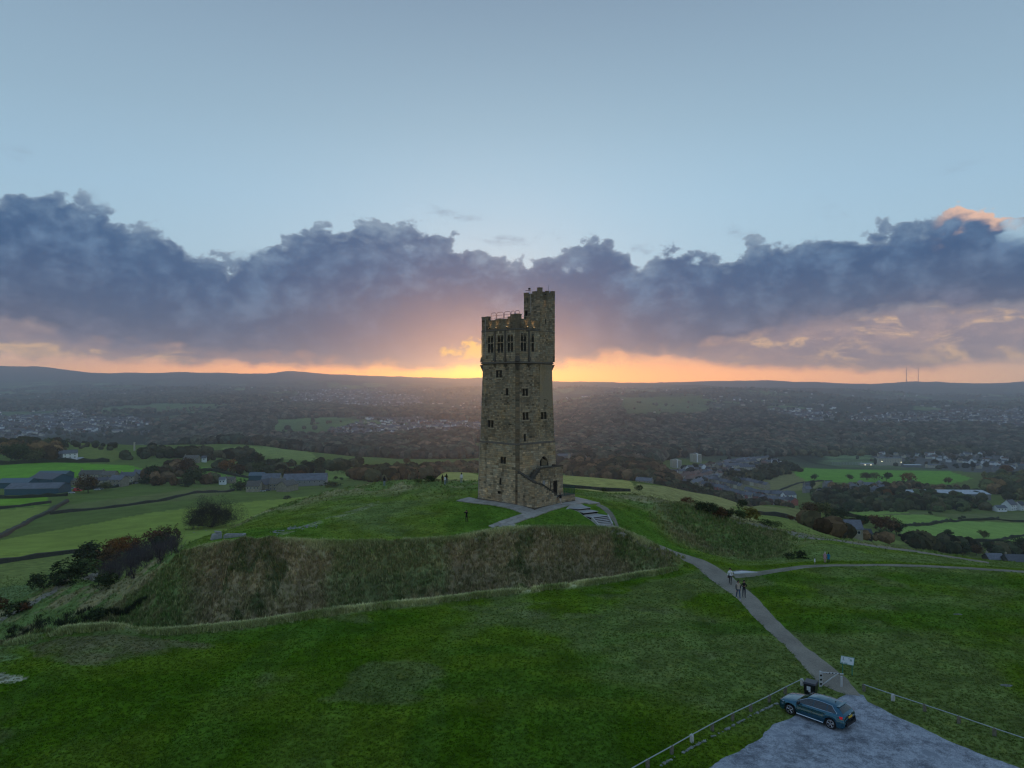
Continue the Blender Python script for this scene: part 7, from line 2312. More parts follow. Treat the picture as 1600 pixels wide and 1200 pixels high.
# trees that can be told apart
T_list = [
    # px, base y, height px, kind, colour, label
    (15, 722, 30, 'round', 'dark', 'dark tree at the left edge in front of the bright green field'), (38, 722, 30, 'round', 'green', 'green tree second from the left edge above the bright field'),
    (58, 723, 24, 'round', 'olive', 'olive tree right of the green one, left hamlet'), (28, 720, 22, 'round', 'brown', 'brown tree between the two leftmost trees'),
    (76, 716, 20, 'round', 'brown', 'brown tree just left of the tall white house'), (95, 706, 22, 'round', 'dark', 'dark tree behind the tall white house'), (75, 704, 20, 'round', 'olive', 'olive tree on the knoll left of the white house'),
    (138, 770, 30, 'round', 'brown', 'big brown tree beside the red vehicle in the farmyard'), (165, 766, 14, 'round', 'olive', 'small olive tree right of the big farmyard tree'),
    (240, 752, 24, 'round', 'dark', 'round dark tree right of the dark-roofed cottages'), (228, 757, 13, 'low', 'dark', 'low dark hedge tree below the cottages'), (248, 758, 13, 'low', 'brown', 'low brown thicket right of the cottages'),
    (285, 742, 26, 'round', 'brown', 'brown tree in the dip beyond the big pasture'), (305, 756, 28, 'round', 'green', 'large green bushy tree beyond the big pasture'), (292, 760, 16, 'low', 'dark', 'low dark tree under the large green one'),
    (330, 750, 12, 'round', 'green', 'small green tree at the pasture edge right of the large green tree'), (268, 735, 16, 'round', 'dark', 'dark tree above the dip, left'),
    (355, 738, 22, 'round', 'orange', 'orange-brown tree behind the farm, left of a pair'), (370, 742, 20, 'round', 'brown', 'brown tree right of the orange-brown one behind the farm'),
    (395, 735, 26, 'round', 'dark', 'tall dark tree behind the stone farm'), (405, 742, 22, 'round', 'green', 'green tree behind the stone farm'), (417, 741, 15, 'round', 'orange', 'orange tree behind the stone farm, beside the green one'),
    (434, 730, 16, 'round', 'dark', 'dark round tree above the long barn, left'), (443, 738, 16, 'round', 'brown', 'brown round tree right above the long barn'), (455, 745, 14, 'low', 'brown', 'low brown trees directly behind the long barn'),
    (470, 745, 12, 'low', 'rust', 'rusty low tree behind the right part of the long barn'), (430, 750, 14, 'low', 'green', 'low green tree left behind the long barn'), (476, 728, 10, 'round', 'dark', 'small dark tree in the field above the long barn'),
    (495, 738, 22, 'round', 'dark', 'large dark round tree right above the long barn'), (510, 733, 16, 'round', 'brown', 'brown tree between two dark ones above the long barn'), (528, 739, 18, 'round', 'dark', 'dark spreading tree right of the long barn'),
    (541, 740, 13, 'round', 'dark', 'smaller dark tree at the right end of that row'), (523, 751, 7, 'round', 'green', 'tiny round bush right of the barn'), (533, 751, 6, 'round', 'green', 'tiniest round bush right of the barn'),
    (385, 765, 18, 'low', 'dark', 'dark conifer clump left of the stone farm houses'), (372, 766, 14, 'low', 'dark', 'low dark hedge at the left end of the stone farm'),
    (601, 742, 14, 'round', 'dark', 'lone dark round tree in the green field left of the tower'), (580, 737, 6, 'round', 'green', 'tiny tree on the crest of the field left of the tower'),
    (566, 748, 10, 'round', 'olive', 'small olive bush left of the lone round tree'), (637, 728, 12, 'round', 'brown', 'brown crown left of the tower standing above the thicket'),
    (943, 768, 7, 'low', 'dark', 'single dark bush in the pale field right of the tower'), (999, 766, 9, 'low', 'dark', 'dark bush at the tip of the pale field'), (992, 775, 5, 'low', 'olive', 'small olive bush below the tip of the pale field'),
    (1074, 793, 18, 'round', 'rust', 'rusty orange tree on the pale slope right of the tower'),
    (1095, 806, 18, 'round', 'dark', 'dark tree at the left end of the clump on the right-hand crest'), (1110, 808, 20, 'round', 'dark', 'dark tree in the clump on the right-hand crest, second from the left'), (1126, 810, 20, 'round', 'brown', 'brown-topped dark tree over the dark figure on the crest'),
    (1140, 811, 18, 'round', 'dark', 'dark tree right of the brown-topped one on the crest'), (1155, 812, 18, 'round', 'green', 'green tree at the right end of the crest clump'), (1160, 797, 16, 'round', 'dark', 'dark round tree behind the yellow-green tree'),
    (1172, 815, 24, 'round', 'yellow', 'yellow-green tree at the end of the crest clump'), (1196, 822, 12, 'low', 'dark', 'dark low bush below the yellow-green tree, on the slope'), (1212, 823, 10, 'low', 'green', 'green low bush on the slope right of the dark low one'),
    (1235, 812, 8, 'low', 'rust', 'small rusty bush in the hillside field'), (1265, 805, 22, 'round', 'brown', 'brown tree at the left end of the grove beyond the hillside field'), (1282, 808, 26, 'round', 'olive', 'tall olive tree in the grove beyond the hillside field'),
    (1300, 812, 20, 'round', 'dark', 'dark tree right of the tall olive one'), (1278, 820, 12, 'low', 'orange', 'low orange bush at the foot of the grove'), (1320, 815, 20, 'round', 'dark', 'dark round tree behind the slate-roofed barn'),
    (1345, 828, 22, 'round', 'dark', 'dark tree right behind the slate-roofed barn'), (1368, 826, 24, 'round', 'rust', 'rust-coloured round tree right of the barn'), (1385, 832, 28, 'round', 'brown', 'big brown round tree right of the barn'),
    (1402, 836, 24, 'round', 'dark', 'dark rounded tree at the right end of the barn grove'), (1380, 840, 14, 'low', 'dark', 'low dark tree under the big brown one'), (1422, 845, 16, 'round', 'olive', 'olive tree standing off the right end of the barn grove'),
    (1435, 856, 16, 'round', 'brown', 'brown tree along the lower hedge, left end'), (1460, 860, 20, 'round', 'dark', 'dark tree second along the lower hedge'), (1481, 862, 12, 'low', 'olive', 'small olive bush in the lower hedge'),
    (1505, 867, 22, 'round', 'dark', 'large dark tree third along the lower hedge'), (1525, 868, 18, 'round', 'brown', 'brownish tree beside the large dark one in the lower hedge'), (1548, 866, 18, 'round', 'dark', 'dark tree above the slate-roofed cottage at the right edge'),
    (1570, 862, 20, 'round', 'dark', 'dark tree behind the blue-roofed house at the right edge'), (1596, 862, 24, 'round', 'dark', 'dark tree cut by the right picture edge'),
    (1485, 843, 15, 'round', 'dark', 'lone dark tree in the green fields at the right'), (1536, 841, 14, 'round', 'olive', 'lone olive tree with a thin trunk in the green fields at the right'),
    (1327, 750, 10, 'round', 'dark', 'dark tree on the near edge of the school field, left'), (1273, 750, 10, 'round', 'dark', 'dark tree at the left end of the school field'), (1353, 750, 13, 'round', 'brown', 'brown tree on the near edge of the school field'),
    (1366, 750, 13, 'round', 'olive', 'olive tree beside the brown one on the school field edge'), (1384, 752, 14, 'round', 'dark', 'dark green tree in the middle of the school field edge'), (1419, 754, 17, 'round', 'orange', 'bright orange tree on the school field edge'),
    (1482, 756, 11, 'round', 'rust', 'rust tree on the right part of the school field edge'), (1270, 765, 14, 'tall', 'dark', 'tall dark tree left of the grey houses below the school field'),
    (1487, 718, 10, 'round', 'brown', 'brown tree among the school houses'), (1572, 740, 15, 'round', 'orange', 'orange tree at the right edge of the school houses'), (1570, 752, 16, 'round', 'yellow', 'yellow tree right of the school field'),
    (1545, 762, 16, 'round', 'orange', 'orange tree above the end of the white factory roof'), (1390, 778, 14, 'round', 'orange', 'orange tree at the left end of the white factory roof'), (1411, 772, 10, 'round', 'orange', 'smaller orange tree by the factory roof'),
    (1500, 812, 5, 'round', 'dark', 'tiny tree on the field boundary below the tree belt'), (1505, 811, 6, 'round', 'dark', 'small dark tree on the field boundary, left of a pair'), (1454, 805, 6, 'round', 'dark', 'tiny dark tree below the right end of the tree belt'),
]
for (px, py, h, kd, ck, lab) in T_list:
    ymin = 170 if (px < 1000 or py < 800) else (118 if px < 1230 else 200)
    if 1085 < px < 1230 and py > 793: ymin = 112
    tree_px('tree' if kd != 'low' else 'bush', px, py, h, kd, ck, label=lab, cat='tree' if kd != 'low' else 'bush', ymin=ymin, seed=int(px * 7 + py), sx=1.15)

# ---- drystone walls and hedges between fields
M_WALL = mat('dark drystone', (.055, .055, .042), .95, noise=.4, nscale=1.5)
def boundary(name, pts, label, h=1.5, w=1.0, m=None, ymin=150, cat='wall', step=6.0, jag=.35):
    P3 = [hit(px, py, ymin) for px, py in pts]
    Q = []
    for a, b in zip(P3[:-1], P3[1:]):
        n = max(1, int((b - a).length / step))
        for i in range(n):
            c = a.lerp(b, i / n); c.z = float(zat(c.x, c.y)); Q.append(c)
    Q.append(P3[-1])
    r = random.Random(int(pts[0][0])); mb = MB(); O = Q[0].copy()
    prev = None
    for i, c in enumerate(Q):
        d = (Q[min(i + 1, len(Q) - 1)] - Q[max(0, i - 1)]); d.z = 0
        if d.length < 1e-6: d = Vector((1, 0, 0))
        d.normalize(); n = Vector((-d.y, d.x, 0)); hh = h * r.uniform(1 - jag, 1 + jag); ww = w * .5 * r.uniform(1 - jag * .5, 1 + jag * .5)
        ring_ = [c - n * ww - Vector((0, 0, .5)), c - n * ww * .8 + Vector((0, 0, hh * .9)), c + Vector((0, 0, hh)), c + n * ww * .8 + Vector((0, 0, hh * .9)), c + n * ww - Vector((0, 0, .5))]
        ring_ = [q - O for q in ring_]
        if prev:
            for k in range(4): mb.face([prev[k], ring_[k], ring_[k + 1], prev[k + 1]][::-1])
        prev = ring_
    o = mb.build(name, m or M_WALL); o.location = O
    return tag(o, label, cat)
M_HEDGE = mat('dark hedge', (.028, .036, .018), .95, noise=.5, nscale=.8)
B_list = [
    ('drystone_wall', [(78, 804), (110, 800), (180, 793), (260, 782), (365, 767)], 'dark field wall along the top of the big pasture, rising to the stone farm', 1.6, 1.6, 200),
    ('drystone_wall', [(-20, 850), (20, 828), (50, 812), (78, 800), (105, 784)], 'dark sunken lane wall climbing from the left edge to the farmyard', 1.6, 3.0, 200),
    ('drystone_wall', [(-20, 797), (30, 792), (80, 786)], 'short dark wall under the small bright green field', 1.6, 1.6, 300),
    ('drystone_wall', [(-20, 884), (30, 876), (80, 869), (140, 860)], 'near dark wall between the two lowest left pastures', 1.5, 1.2, 120),
    ('hedge', [(0, 779), (60, 777), (105, 775)], 'dark hedge in front of the blue barns', 2.0, 2.0, 300),
    ('hedge', [(130, 766), (180, 762), (210, 756), (270, 752)], 'hedge along the lower side of the cottages', 2.2, 2.0, 300),
    ('hedge', [(0, 726), (40, 724), (90, 722), (150, 722), (170, 722)], 'dark hedge along the top of the bright green field', 3.5, 3.0, 500),
    ('hedge', [(285, 738), (330, 736), (360, 742), (400, 748)], 'hedge curving down the green slope left of the stone farm', 2.5, 3.0, 450),
    ('drystone_wall', [(880, 762), (925, 764), (950, 768), (985, 768)], 'dark line of wall at the foot of the pale field right of the tower', .9, .8, 150),
    ('drystone_wall', [(1180, 803), (1225, 809), (1260, 812)], 'dark wall across the hillside field right of the crest trees', 1.2, 1.0, 220),
    ('hedge', [(1405, 824), (1445, 821), (1500, 814), (1560, 812)], 'dark hedge between the two green fields at the right', 2.0, 1.8, 300),
    ('hedge', [(1405, 838), (1450, 842), (1500, 846), (1560, 845), (1610, 836)], 'dark hedge along the bottom of the right-hand green fields', 1.8, 1.8, 300),
    ('hedge', [(1550, 811), (1580, 815), (1610, 816)], 'short hedge at the right edge above the large green field', 1.8, 1.8, 300),
    ('hedge', [(1310, 805), (1350, 811), (1400, 820)], 'hedge slanting down the left side of the right-hand fields', 2.0, 1.8, 300),
    ('drystone_wall', [(1215, 768), (1250, 755), (1300, 752)], 'dark wall down the rough pasture left of the school field', 2.0, 2.0, 600),
]
for nm, pts, lab, h, w, ymn in B_list:
    boundary(nm, pts, lab, h, w, M_HEDGE if nm == 'hedge' else M_WALL, ymn, 'hedge' if nm == 'hedge' else 'wall', jag=.5 if nm == 'hedge' else .3)

# ---- buildings
MS = {'stone': mat('sandstone wall', (.33, .29, .215), .9, noise=.25, nscale=.6, rand=.2), 'white': mat('white render', (.78, .79, .78), .8, rand=.12), 'red': mat('red brick wall', (.36, .11, .08), .9, noise=.2, nscale=.6, rand=.2),
      'grey': mat('grey block wall', (.24, .24, .23), .9, rand=.2), 'blue': mat('blue steel cladding', (.035, .10, .14), .6), 'cream': mat('cream wall', (.52, .48, .38), .85, rand=.12), 'dark': mat('dark timber wall', (.06, .055, .05), .9)}
MR = {'slate': mat('blue grey slate roof', (.115, .12, .135), .7, noise=.25, nscale=.8, rand=.5), 'stone': mat('stone slate roof', (.13, .12, .10), .85, noise=.3, nscale=.8, rand=.2), 'tin': mat('pale sheet roof', (.42, .45, .48), .5, noise=.15, nscale=.3), 'tile': mat('brown tile roof', (.17, .10, .075), .85, noise=.2, nscale=.8, rand=.25),
      'asb': mat('grey corrugated roof', (.13, .145, .165), .7, noise=.3, nscale=.3), 'blue': mat('blue steel roof', (.10, .15, .18), .6, noise=.15)}
M_WIN = mat('window pane', (.03, .035, .045), .12, spec=1.0)
M_WFR = mat('white window frame', (.6, .6, .6), .6)
M_LITW = mat('lit window', (1, .8, .5), .5, emis=(1.0, .75, .4), estr=4.0)
DETAIL = {}
def house_parts(L_, W_, he, hr, wall, roof, chim=2, win=(4, 2), hip=False, lean=False):
    """wall, roof, windows, chimneys of a gabled building: mesh data at the origin, x along the ridge"""
    key = (L_, W_, he, hr, wall, roof, chim, win, hip)
    if key in DETAIL: return DETAIL[key]
    w = MB(); x, y = L_ / 2, W_ / 2
    w.hexa([Vector(v) for v in ((-x, -y, -3), (x, -y, -3), (x, y, -3), (-x, y, -3))], [Vector(v) for v in ((-x, -y, he), (x, -y, he), (x, y, he), (-x, y, he))])
    if not hip:
        for s in (-1, 1): w.face([(s * x, -y, he), (s * x, y, he), (s * x, 0, he + hr - .02)] if s > 0 else [(s * x, y, he), (s * x, -y, he), (s * x, 0, he + hr - .02)])
    r = MB(); o = .35; e = he - .12; hx = x - (y if hip else -o)
    t = .18
    for s in (-1, 1):
        a = [(-x - o, s * (y + o), e), (x + o, s * (y + o), e), (hx, 0, he + hr), (-hx, 0, he + hr)]
        r.face(a if s < 0 else a[::-1])
        b = [(p[0], p[1], p[2] - t) for p in a]; r.face(b[::-1] if s < 0 else b)
        r.face([b[0], b[1], a[1], a[0]] if s < 0 else [a[0], a[1], b[1], b[0]])
        if hip:
            q = [(s * (x + o), -y - o, e), (s * (x + o), y + o, e), (s * hx, 0, he + hr)]
            r.face(q if s > 0 else q[::-1])
    parts = [('wall', w.data('wall', MS[wall]), None), ('roof', r.data('roof', MR[roof]), None)]
    ch = []
    for i in range(chim):
        c = MB(); cx = (-x + .5) if i == 0 else (x - .5) if i == 1 else 0
        c.box((cx, 0, he + hr + .25), (.8, .5, 1.3)); c.box((cx, 0, he + hr + 1.0), (.25, .25, .35)); ch.append(('chimney', c.data('chimney', MS['stone' if wall != 'red' else 'red']), 'roof'))
    wn = []
    n, fl = win
    for s in (-1, 1):
        for f in range(fl):
            for i in range(n):
                c = MB(); cx = -x + (i + .5) * L_ / n; cz = he - 1.4 - f * 2.7
                if cz < .6: continue
                c.box((cx, s * (y + .02), cz), (1.2, .08, 1.3)); f_ = c.data('window', M_WFR)
                c = MB(); c.box((cx, s * (y + .05), cz), (.95, .08, 1.05)); wn.append(('window', f_, c.data('pane', M_WIN)))
    DETAIL[key] = (parts, ch, wn)
    return DETAIL[key]

def house(name, p, rz, L_=9, W_=7, he=5, hr=2.6, wall='stone', roof='slate', chim=2, win=(3, 2), label=None, group=None, cat='house', parts=True, hip=False):
    root = empty(name, p, rz, label, cat, group)
    pr, ch, wn = house_parts(L_, W_, he, hr, wall, roof, chim, win, hip)
    rf = None
    for nm, d, _ in pr:
        o = bpy.data.objects.new(nm, d); link(o, root)
        if nm == 'roof': rf = o
    for nm, d, _ in ch:
        o = bpy.data.objects.new(nm, d); link(o, rf)
    if parts:
        for nm, d, pane in wn:
            o = bpy.data.objects.new('window', d); link(o, root)
            q = bpy.data.objects.new('pane', pane); link(q, o)
    return root
def house_px(name, px, py, rz, wpx, *a, ymin=170, **k):
    """place by the middle of its foot; wpx = length shown"""
    p = hit(px, py, ymin)
    k['L_'] = round(max(4.0, wpx * p.y / F / max(.35, abs(math.cos(rz)))), 0)
    return house(name, p, rz, *a, **k)

# farm and cottages, left
HL = [
    ('barn', 60, 771, .10, 78, dict(W_=18, he=5, hr=3, wall='blue', roof='asb', chim=0, win=(0, 0)), 'long blue-clad barn with a grey corrugated roof, lowest of the blue barns'),
    ('barn', 28, 762, .10, 46, dict(W_=14, he=5, hr=2.6, wall='blue', roof='blue', chim=0, win=(0, 0)), 'blue barn with a pale roof at the left end of the blue barns'),
    ('barn', 80, 758, -.35, 46, dict(W_=18, he=6.5, hr=3.5, wall='blue', roof='slate', chim=0, win=(0, 0)), 'dark blue barn behind the long one, middle of the blue barns'),
    ('barn', 86, 751, .05, 44, dict(W_=14, he=6, hr=2.5, wall='blue', roof='blue', chim=0, win=(0, 0)), 'blue-roofed shed at the back right of the blue barns'),
    ('stone_shed', 110, 757, .1, 18, dict(W_=8, he=3.5, hr=2, wall='stone', roof='stone', chim=0, win=(0, 0)), 'small stone shed between the blue barns and the big brown tree'),
    ('farmhouse', 145, 750, .05, 34, dict(W_=9, he=5.5, hr=3, wall='stone', roof='stone', chim=2, win=(5, 2)), 'long stone farmhouse with two chimneys behind the big brown tree'),
    ('farmhouse', 172, 751, .05, 20, dict(W_=9, he=5.5, hr=3, wall='stone', roof='stone', chim=1, win=(3, 2)), 'stone farmhouse joined to the right of the long one'),
    ('stone_barn', 160, 757, .1, 20, dict(W_=8, he=4, hr=2, wall='stone', roof='slate', chim=0, win=(2, 1)), 'low stone outbuilding in front of the farmhouses'),
    ('stone_barn', 186, 760, -.2, 22, dict(W_=9, he=6, hr=3, wall='stone', roof='slate', chim=0, win=(3, 2)), 'tall gabled stone barn right of the farmyard cars'),
    ('cottage', 201, 752, .1, 21, dict(W_=8, he=5, hr=3, wall='stone', roof='slate', chim=1, win=(3, 2)), 'dark-roofed cottage, left of the two beside the round dark tree'),
    ('cottage', 221, 748, .1, 19, dict(W_=8, he=5, hr=3, wall='stone', roof='slate', chim=1, win=(3, 2)), 'dark-roofed cottage, right of the two beside the round dark tree'),
    ('white_house', 110, 721, .5, 17, dict(W_=10, he=9, hr=3.5, wall='white', roof='slate', chim=1, win=(3, 3)), 'tall white gabled house at the top of the bright green field'),
    ('white_house', 97, 719, .2, 12, dict(W_=8, he=7.5, hr=2.5, wall='grey', roof='slate', chim=1, win=(3, 2)), 'grey wing left of the tall white house'),
    ('garage', 124, 721, .1, 12, dict(W_=7, he=3, hr=1.6, wall='white', roof='tin', chim=0, win=(1, 1)), 'low pale garage right of the tall white house'),
    ('shed', 75, 710, .1, 14, dict(W_=7, he=3.5, hr=1.5, wall='grey', roof='tin', chim=0, win=(0, 0)), 'pale-roofed shed among the trees left of the tall white house'),
    ('stone_house', 300, 722, .05, 22, dict(W_=8, he=5, hr=3, wall='stone', roof='stone', chim=1, win=(3, 2)), 'long stone house with a white lean-to among trees, up the green slope'),
    ('shed', 291, 723, .05, 9, dict(W_=5, he=3, hr=1, wall='white', roof='tin', chim=0, win=(0, 0)), 'white lean-to at the left end of the house up the green slope'),
    ('white_house', 319, 722, .3, 7, dict(W_=6, he=5, hr=2.5, wall='white', roof='slate', chim=0, win=(1, 1)), 'small white gable right of the house up the green slope'),
    ('bungalow', 348, 757, .2, 9, dict(W_=7, he=4.5, hr=2.2, wall='white', roof='slate', chim=0, win=(2, 1)), 'small white house beyond the big pasture, left of the stone farm'),
    ('stone_house', 360, 755, .1, 14, dict(W_=7, he=4, hr=2, wall='stone', roof='stone', chim=1, win=(2, 1)), 'low stone house right of the small white one'),
    ('barn', 402, 750, .1, 22, dict(W_=11, he=5, hr=2.4, wall='blue', roof='blue', chim=0, win=(0, 0)), 'pale blue-roofed shed at the back of the stone farm'),
    ('stone_barn', 398, 768, .05, 19, dict(W_=11, he=5, hr=3.6, wall='stone', roof='stone', chim=0, win=(4, 1)), 'stone barn at the left end of the stone farm'),
    ('stone_barn', 412, 766, R(80), 11, dict(W_=12, he=5.5, hr=3.6, wall='stone', roof='slate', chim=0, win=(0, 0)), 'stone gable with a dark cart door in the middle of the stone farm'),
    ('farmhouse', 434, 765, .1, 22, dict(W_=11, he=5.5, hr=3.6, wall='stone', roof='stone', chim=1, win=(4, 2)), 'stone farmhouse right of the cart door gable'),
    ('farmhouse', 449, 767, R(70), 10, dict(W_=10, he=5, hr=3.4, wall='stone', roof='stone', chim=0, win=(0, 0)), 'stone gable end at the right of the stone farm'),
    ('stone_barn', 425, 757, .1, 26, dict(W_=12, he=6, hr=4, wall='stone', roof='asb', chim=0, win=(0, 0)), 'grey-roofed barn behind the stone farmhouse'),
    ('long_barn', 478, 757, .20, 64, dict(W_=22, he=5, hr=4.5, wall='grey', roof='asb', chim=0, win=(9, 1)), 'very long grey-roofed barn right of the stone farm'),
    ('slate_roofed_barn', 1331, 838, -.15, 22, dict(W_=8, he=3.8, hr=3.0, wall='stone', roof='slate', chim=0, win=(2, 1)), 'slate-roofed barn half hidden behind the upper path at the right'),
    ('barn', 1350, 841, -.2, 18, dict(W_=6, he=2.6, hr=1.6, wall='dark', roof='slate', chim=0, win=(0, 0)), 'low dark shed right of the slate-roofed barn'),
    ('cottage', 1552, 884, -.1, 22, dict(W_=8, he=4.5, hr=2.6, wall='dark', roof='slate', chim=1, win=(3, 2)), 'dark cottage in the lower hedge near the right edge'),
    ('stone_house', 1590, 890, -.12, 38, dict(W_=9, he=5.4, hr=3, wall='dark', roof='slate', chim=1, win=(5, 2)), 'dark house with rows of white-framed windows at the right edge'),
    ('school', 1388, 727, 0.0, 36, dict(W_=16, he=15, hr=.6, wall='cream', roof='asb', chim=0, win=(9, 3)), 'three-storey cream school block with lit lamps at its corners'),
    ('school', 1353, 727, 0.0, 20, dict(W_=12, he=4, hr=.8, wall='cream', roof='tin', chim=0, win=(5, 1)), 'low school wing left of the three-storey block'),
    ('school', 1424, 730, 0.0, 26, dict(W_=14, he=5, hr=1, wall='grey', roof='tin', chim=0, win=(6, 1)), 'low grey school wing right of the three-storey block'),
    ('school', 1458, 731, 0.0, 20, dict(W_=12, he=6, hr=1.5, wall='cream', roof='slate', chim=0, win=(4, 1)), 'school hall at the right end of the school'),
    ('factory', 1485, 777, -.06, 96, dict(W_=34, he=6.5, hr=2.2, wall='grey', roof='tin', chim=0, win=(0, 0)), 'long low factory with a white sheet roof behind the tree belt'),
    ('factory', 1420, 774, -.06, 22, dict(W_=14, he=5, hr=1.6, wall='white', roof='tin', chim=0, win=(0, 0)), 'small pale shed left of the long white factory roof'),
    ('white_house', 1577, 797, .5, 15, dict(W_=9, he=6, hr=4.5, wall='white', roof='slate', chim=1, win=(3, 2)), 'big white gabled house near the right edge, largest of the white houses'),
    ('white_house', 1562, 799, .1, 16, dict(W_=7, he=4, hr=2.2, wall='white', roof='asb', chim=0, win=(3, 1)), 'low white wing left of the big white gabled house'),
    ('white_house', 1593, 797, .5, 12, dict(W_=8, he=5.5, hr=3.5, wall='white', roof='slate', chim=1, win=(2, 2)), 'white gabled house cut by the right edge'),
    ('mill', 880, 725, .1, 22, dict(W_=14, he=13, hr=2, wall='grey', roof='asb', chim=0, win=(6, 3)), 'pale mill block immediately right of the tower'),
    ('mill', 912, 724, .1, 26, dict(W_=20, he=8, hr=3, wall='grey', roof='tin', chim=0, win=(6, 2)), 'pale-roofed mill shed right of the mill block'),
    ('mill', 895, 727, .1, 16, dict(W_=14, he=6, hr=3, wall='stone', roof='slate', chim=0, win=(3, 1)), 'low mill shed under the mill chimney'),
    ('stone_terrace', 1007, 760, -.5, 22, dict(W_=8, he=7, hr=3, wall='stone', roof='slate', chim=2, win=(6, 2)), 'stone terrace alone among the trees beyond the tip of the pale field', 560),
    ('white_house', 1078, 740, .6, 10, dict(W_=9, he=8, hr=4.5, wall='white', roof='slate', chim=0, win=(2, 1)), 'white gable end among the red roofs left of the terraces'),
    ('white_house', 1052, 742, -.4, 12, dict(W_=7, he=5, hr=2.5, wall='white', roof='slate', chim=0, win=(2, 1)), 'long white cottage left of the white gable end'),
    ('stone_hall', 1166, 740, .05, 24, dict(W_=14, he=11, hr=3, wall='cream', roof='slate', chim=0, win=(7, 3)), 'cream stone block with rows of windows, middle of the valley town'),
    ('stone_hall', 1145, 733, .05, 28, dict(W_=12, he=7, hr=3, wall='cream', roof='slate', chim=0, win=(6, 1)), 'long low cream building left behind the cream stone block'),
]
for nm, px, py, rz, wpx, kw, lab, *ym in HL:
    house_px(nm, px, py, rz, wpx, label=lab, cat=nm.split('_')[-1] if nm not in ('school', 'factory', 'mill') else nm, ymin=(ym[0] if ym else 200), **kw)
# mill chimney and the lone white chimney on the left
def chimney(px, py, hpx, r0, label, m):
    p = hit(px, py, 700); h = hpx * p.y / F
    root = empty('factory_chimney', p, 0, label, 'chimney'); mb = MB()
    mb.tube([(0, 0, -2), (0, 0, h * .94)], [r0, r0 * .75], 10); mb.build('shaft', m, root)
    mb = MB(); mb.tube([(0, 0, h * .94), (0, 0, h)], [r0 * .95, r0 * .95], 10); mb.build('cap', m, root)
chimney(889, 727, 18, 2.2, 'short square mill chimney right of the tower', MS['stone'])
chimney(210, 704, 13, 1.2, 'thin pale chimney rising from the woods at the left', MS['cream'])

# two pale tower blocks in the valley
def tower_block(px, py, label):
    p = hit(px, py, 1000); root = empty('tower_block', p, .35, label, 'tower block', 'pale residential tower blocks in the valley')
    s = p.y / F
    W_ = 9.5 * s; H_ = 13 * s
    for (cx, w, d, h) in ((-W_ * .45, W_ * .75, W_ * .9, H_), (W_ * .45, W_ * .75, W_ * .9, H_ * .94)):
        m_ = MB(); m_.box((cx, 0, h / 2 - 2), (w, d, h + 4)); m_.build('wall', MS['cream'], root)
        for f in range(7):
            for i in range(3):
                c = MB(); c.box((cx + (i - 1) * w * .3, -d / 2 - .03, h * (.12 + .125 * f)), (w * .17, .12, h * .06)); c.build('window', M_WIN, root)
    m_ = MB(); m_.box((0, -W_ * .25, H_ * .53), (W_ * .22, W_ * .5, H_ * 1.08)); m_.build('stair_tower', MS['white'], root)
    m_ = MB(); m_.box((0, 0, H_ * 1.08), (W_ * .4, W_ * .4, H_ * .09)); m_.build('plant_room', MS['grey'], root)
tower_block(1056, 731, 'pale tower block, nearer and left one of the two in the valley')
tower_block(1087, 722, 'pale tower block, farther and right one of the two in the valley')

# terraced rows of red brick and stone in the valley town
grp_t = 'brick houses of the valley terraces'
TT = [((1098, 762), (1140, 772), 9, 'red', 'slate', 'left part of the lowest row'), ((1140, 773), (1175, 781), 7, 'red', 'slate', 'middle part of the lowest row'), ((1176, 780), (1242, 790), 12, 'red', 'slate', 'right end of the lowest row'), ((1165, 771), (1235, 778), 13, 'grey', 'slate', 'row behind the lowest row'),
      ((1100, 752), (1160, 766), 11, 'stone', 'slate', 'main street row'), ((1070, 756), (1110, 745), 8, 'stone', 'tile', 'row below the white gable'), ((1060, 752), (1095, 742), 7, 'red', 'tile', 'red-roofed row'), ((1080, 762), (1120, 748), 8, 'stone', 'slate', 'row slanting to the main street'),
      ((1120, 732), (1180, 724), 9, 'stone', 'slate', 'row above the cream block'), ((1130, 726), (1200, 718), 9, 'stone', 'slate', 'topmost row'), ((1150, 754), (1200, 764), 8, 'stone', 'slate', 'row under the rough pasture')]
for (a, b, n, wl, rf, nm) in TT:
    A, B = hit(*a, 500), hit(*b, 500); d = B - A; rz = math.atan2(d.y, d.x); L_ = round(max(5, d.length / n), 0)
    for i in range(n):
        c = A.lerp(B, (i + .5) / n); c.z = float(zat(c.x, c.y)) - rng.uniform(0, .8)
        ordn = ['first', 'second', 'third', 'fourth', 'fifth', 'sixth', 'seventh', 'eighth', 'ninth', 'tenth', 'eleventh', 'twelfth', 'thirteenth'][i]
        house('terraced_house', c, rz, L_=L_, W_=8, he=6, hr=3, wall=(wl if rng.random() < .72 else 'cream'), roof=rf, chim=1, win=(2, 2), label='terraced house, %s from the left in the %s' % (ordn, nm), group='terraced row, the %s' % nm, parts=(a[1] > 755 and wl == 'red'))
for (px, py, w_, wl) in ((1210, 777, 14, 'white'), (1232, 780, 20, 'white'), (1135, 775, 9, 'white'), (1116, 752, 9, 'white'), (1130, 767, 8, 'white'), (1102, 744, 9, 'cream'), (1152, 742, 8, 'white')):
    house_px('white_house', px, py, rng.uniform(-.5, .5), w_, W_=8, he=5.5, hr=3.5, wall=wl, roof='slate', chim=1, win=(2, 2), label='%s house, %s' % ('white gabled' if wl == 'white' else 'cream gabled', {1210: 'end of the red brick row', 1232: 'right of the red brick row, the widest one', 1135: 'lower middle above the trees', 1116: 'main street bend', 1130: 'lower left beside parked cars', 1102: 'top of the main street', 1152: 'left of the cream stone block'}[px]), cat='house', ymin=500)

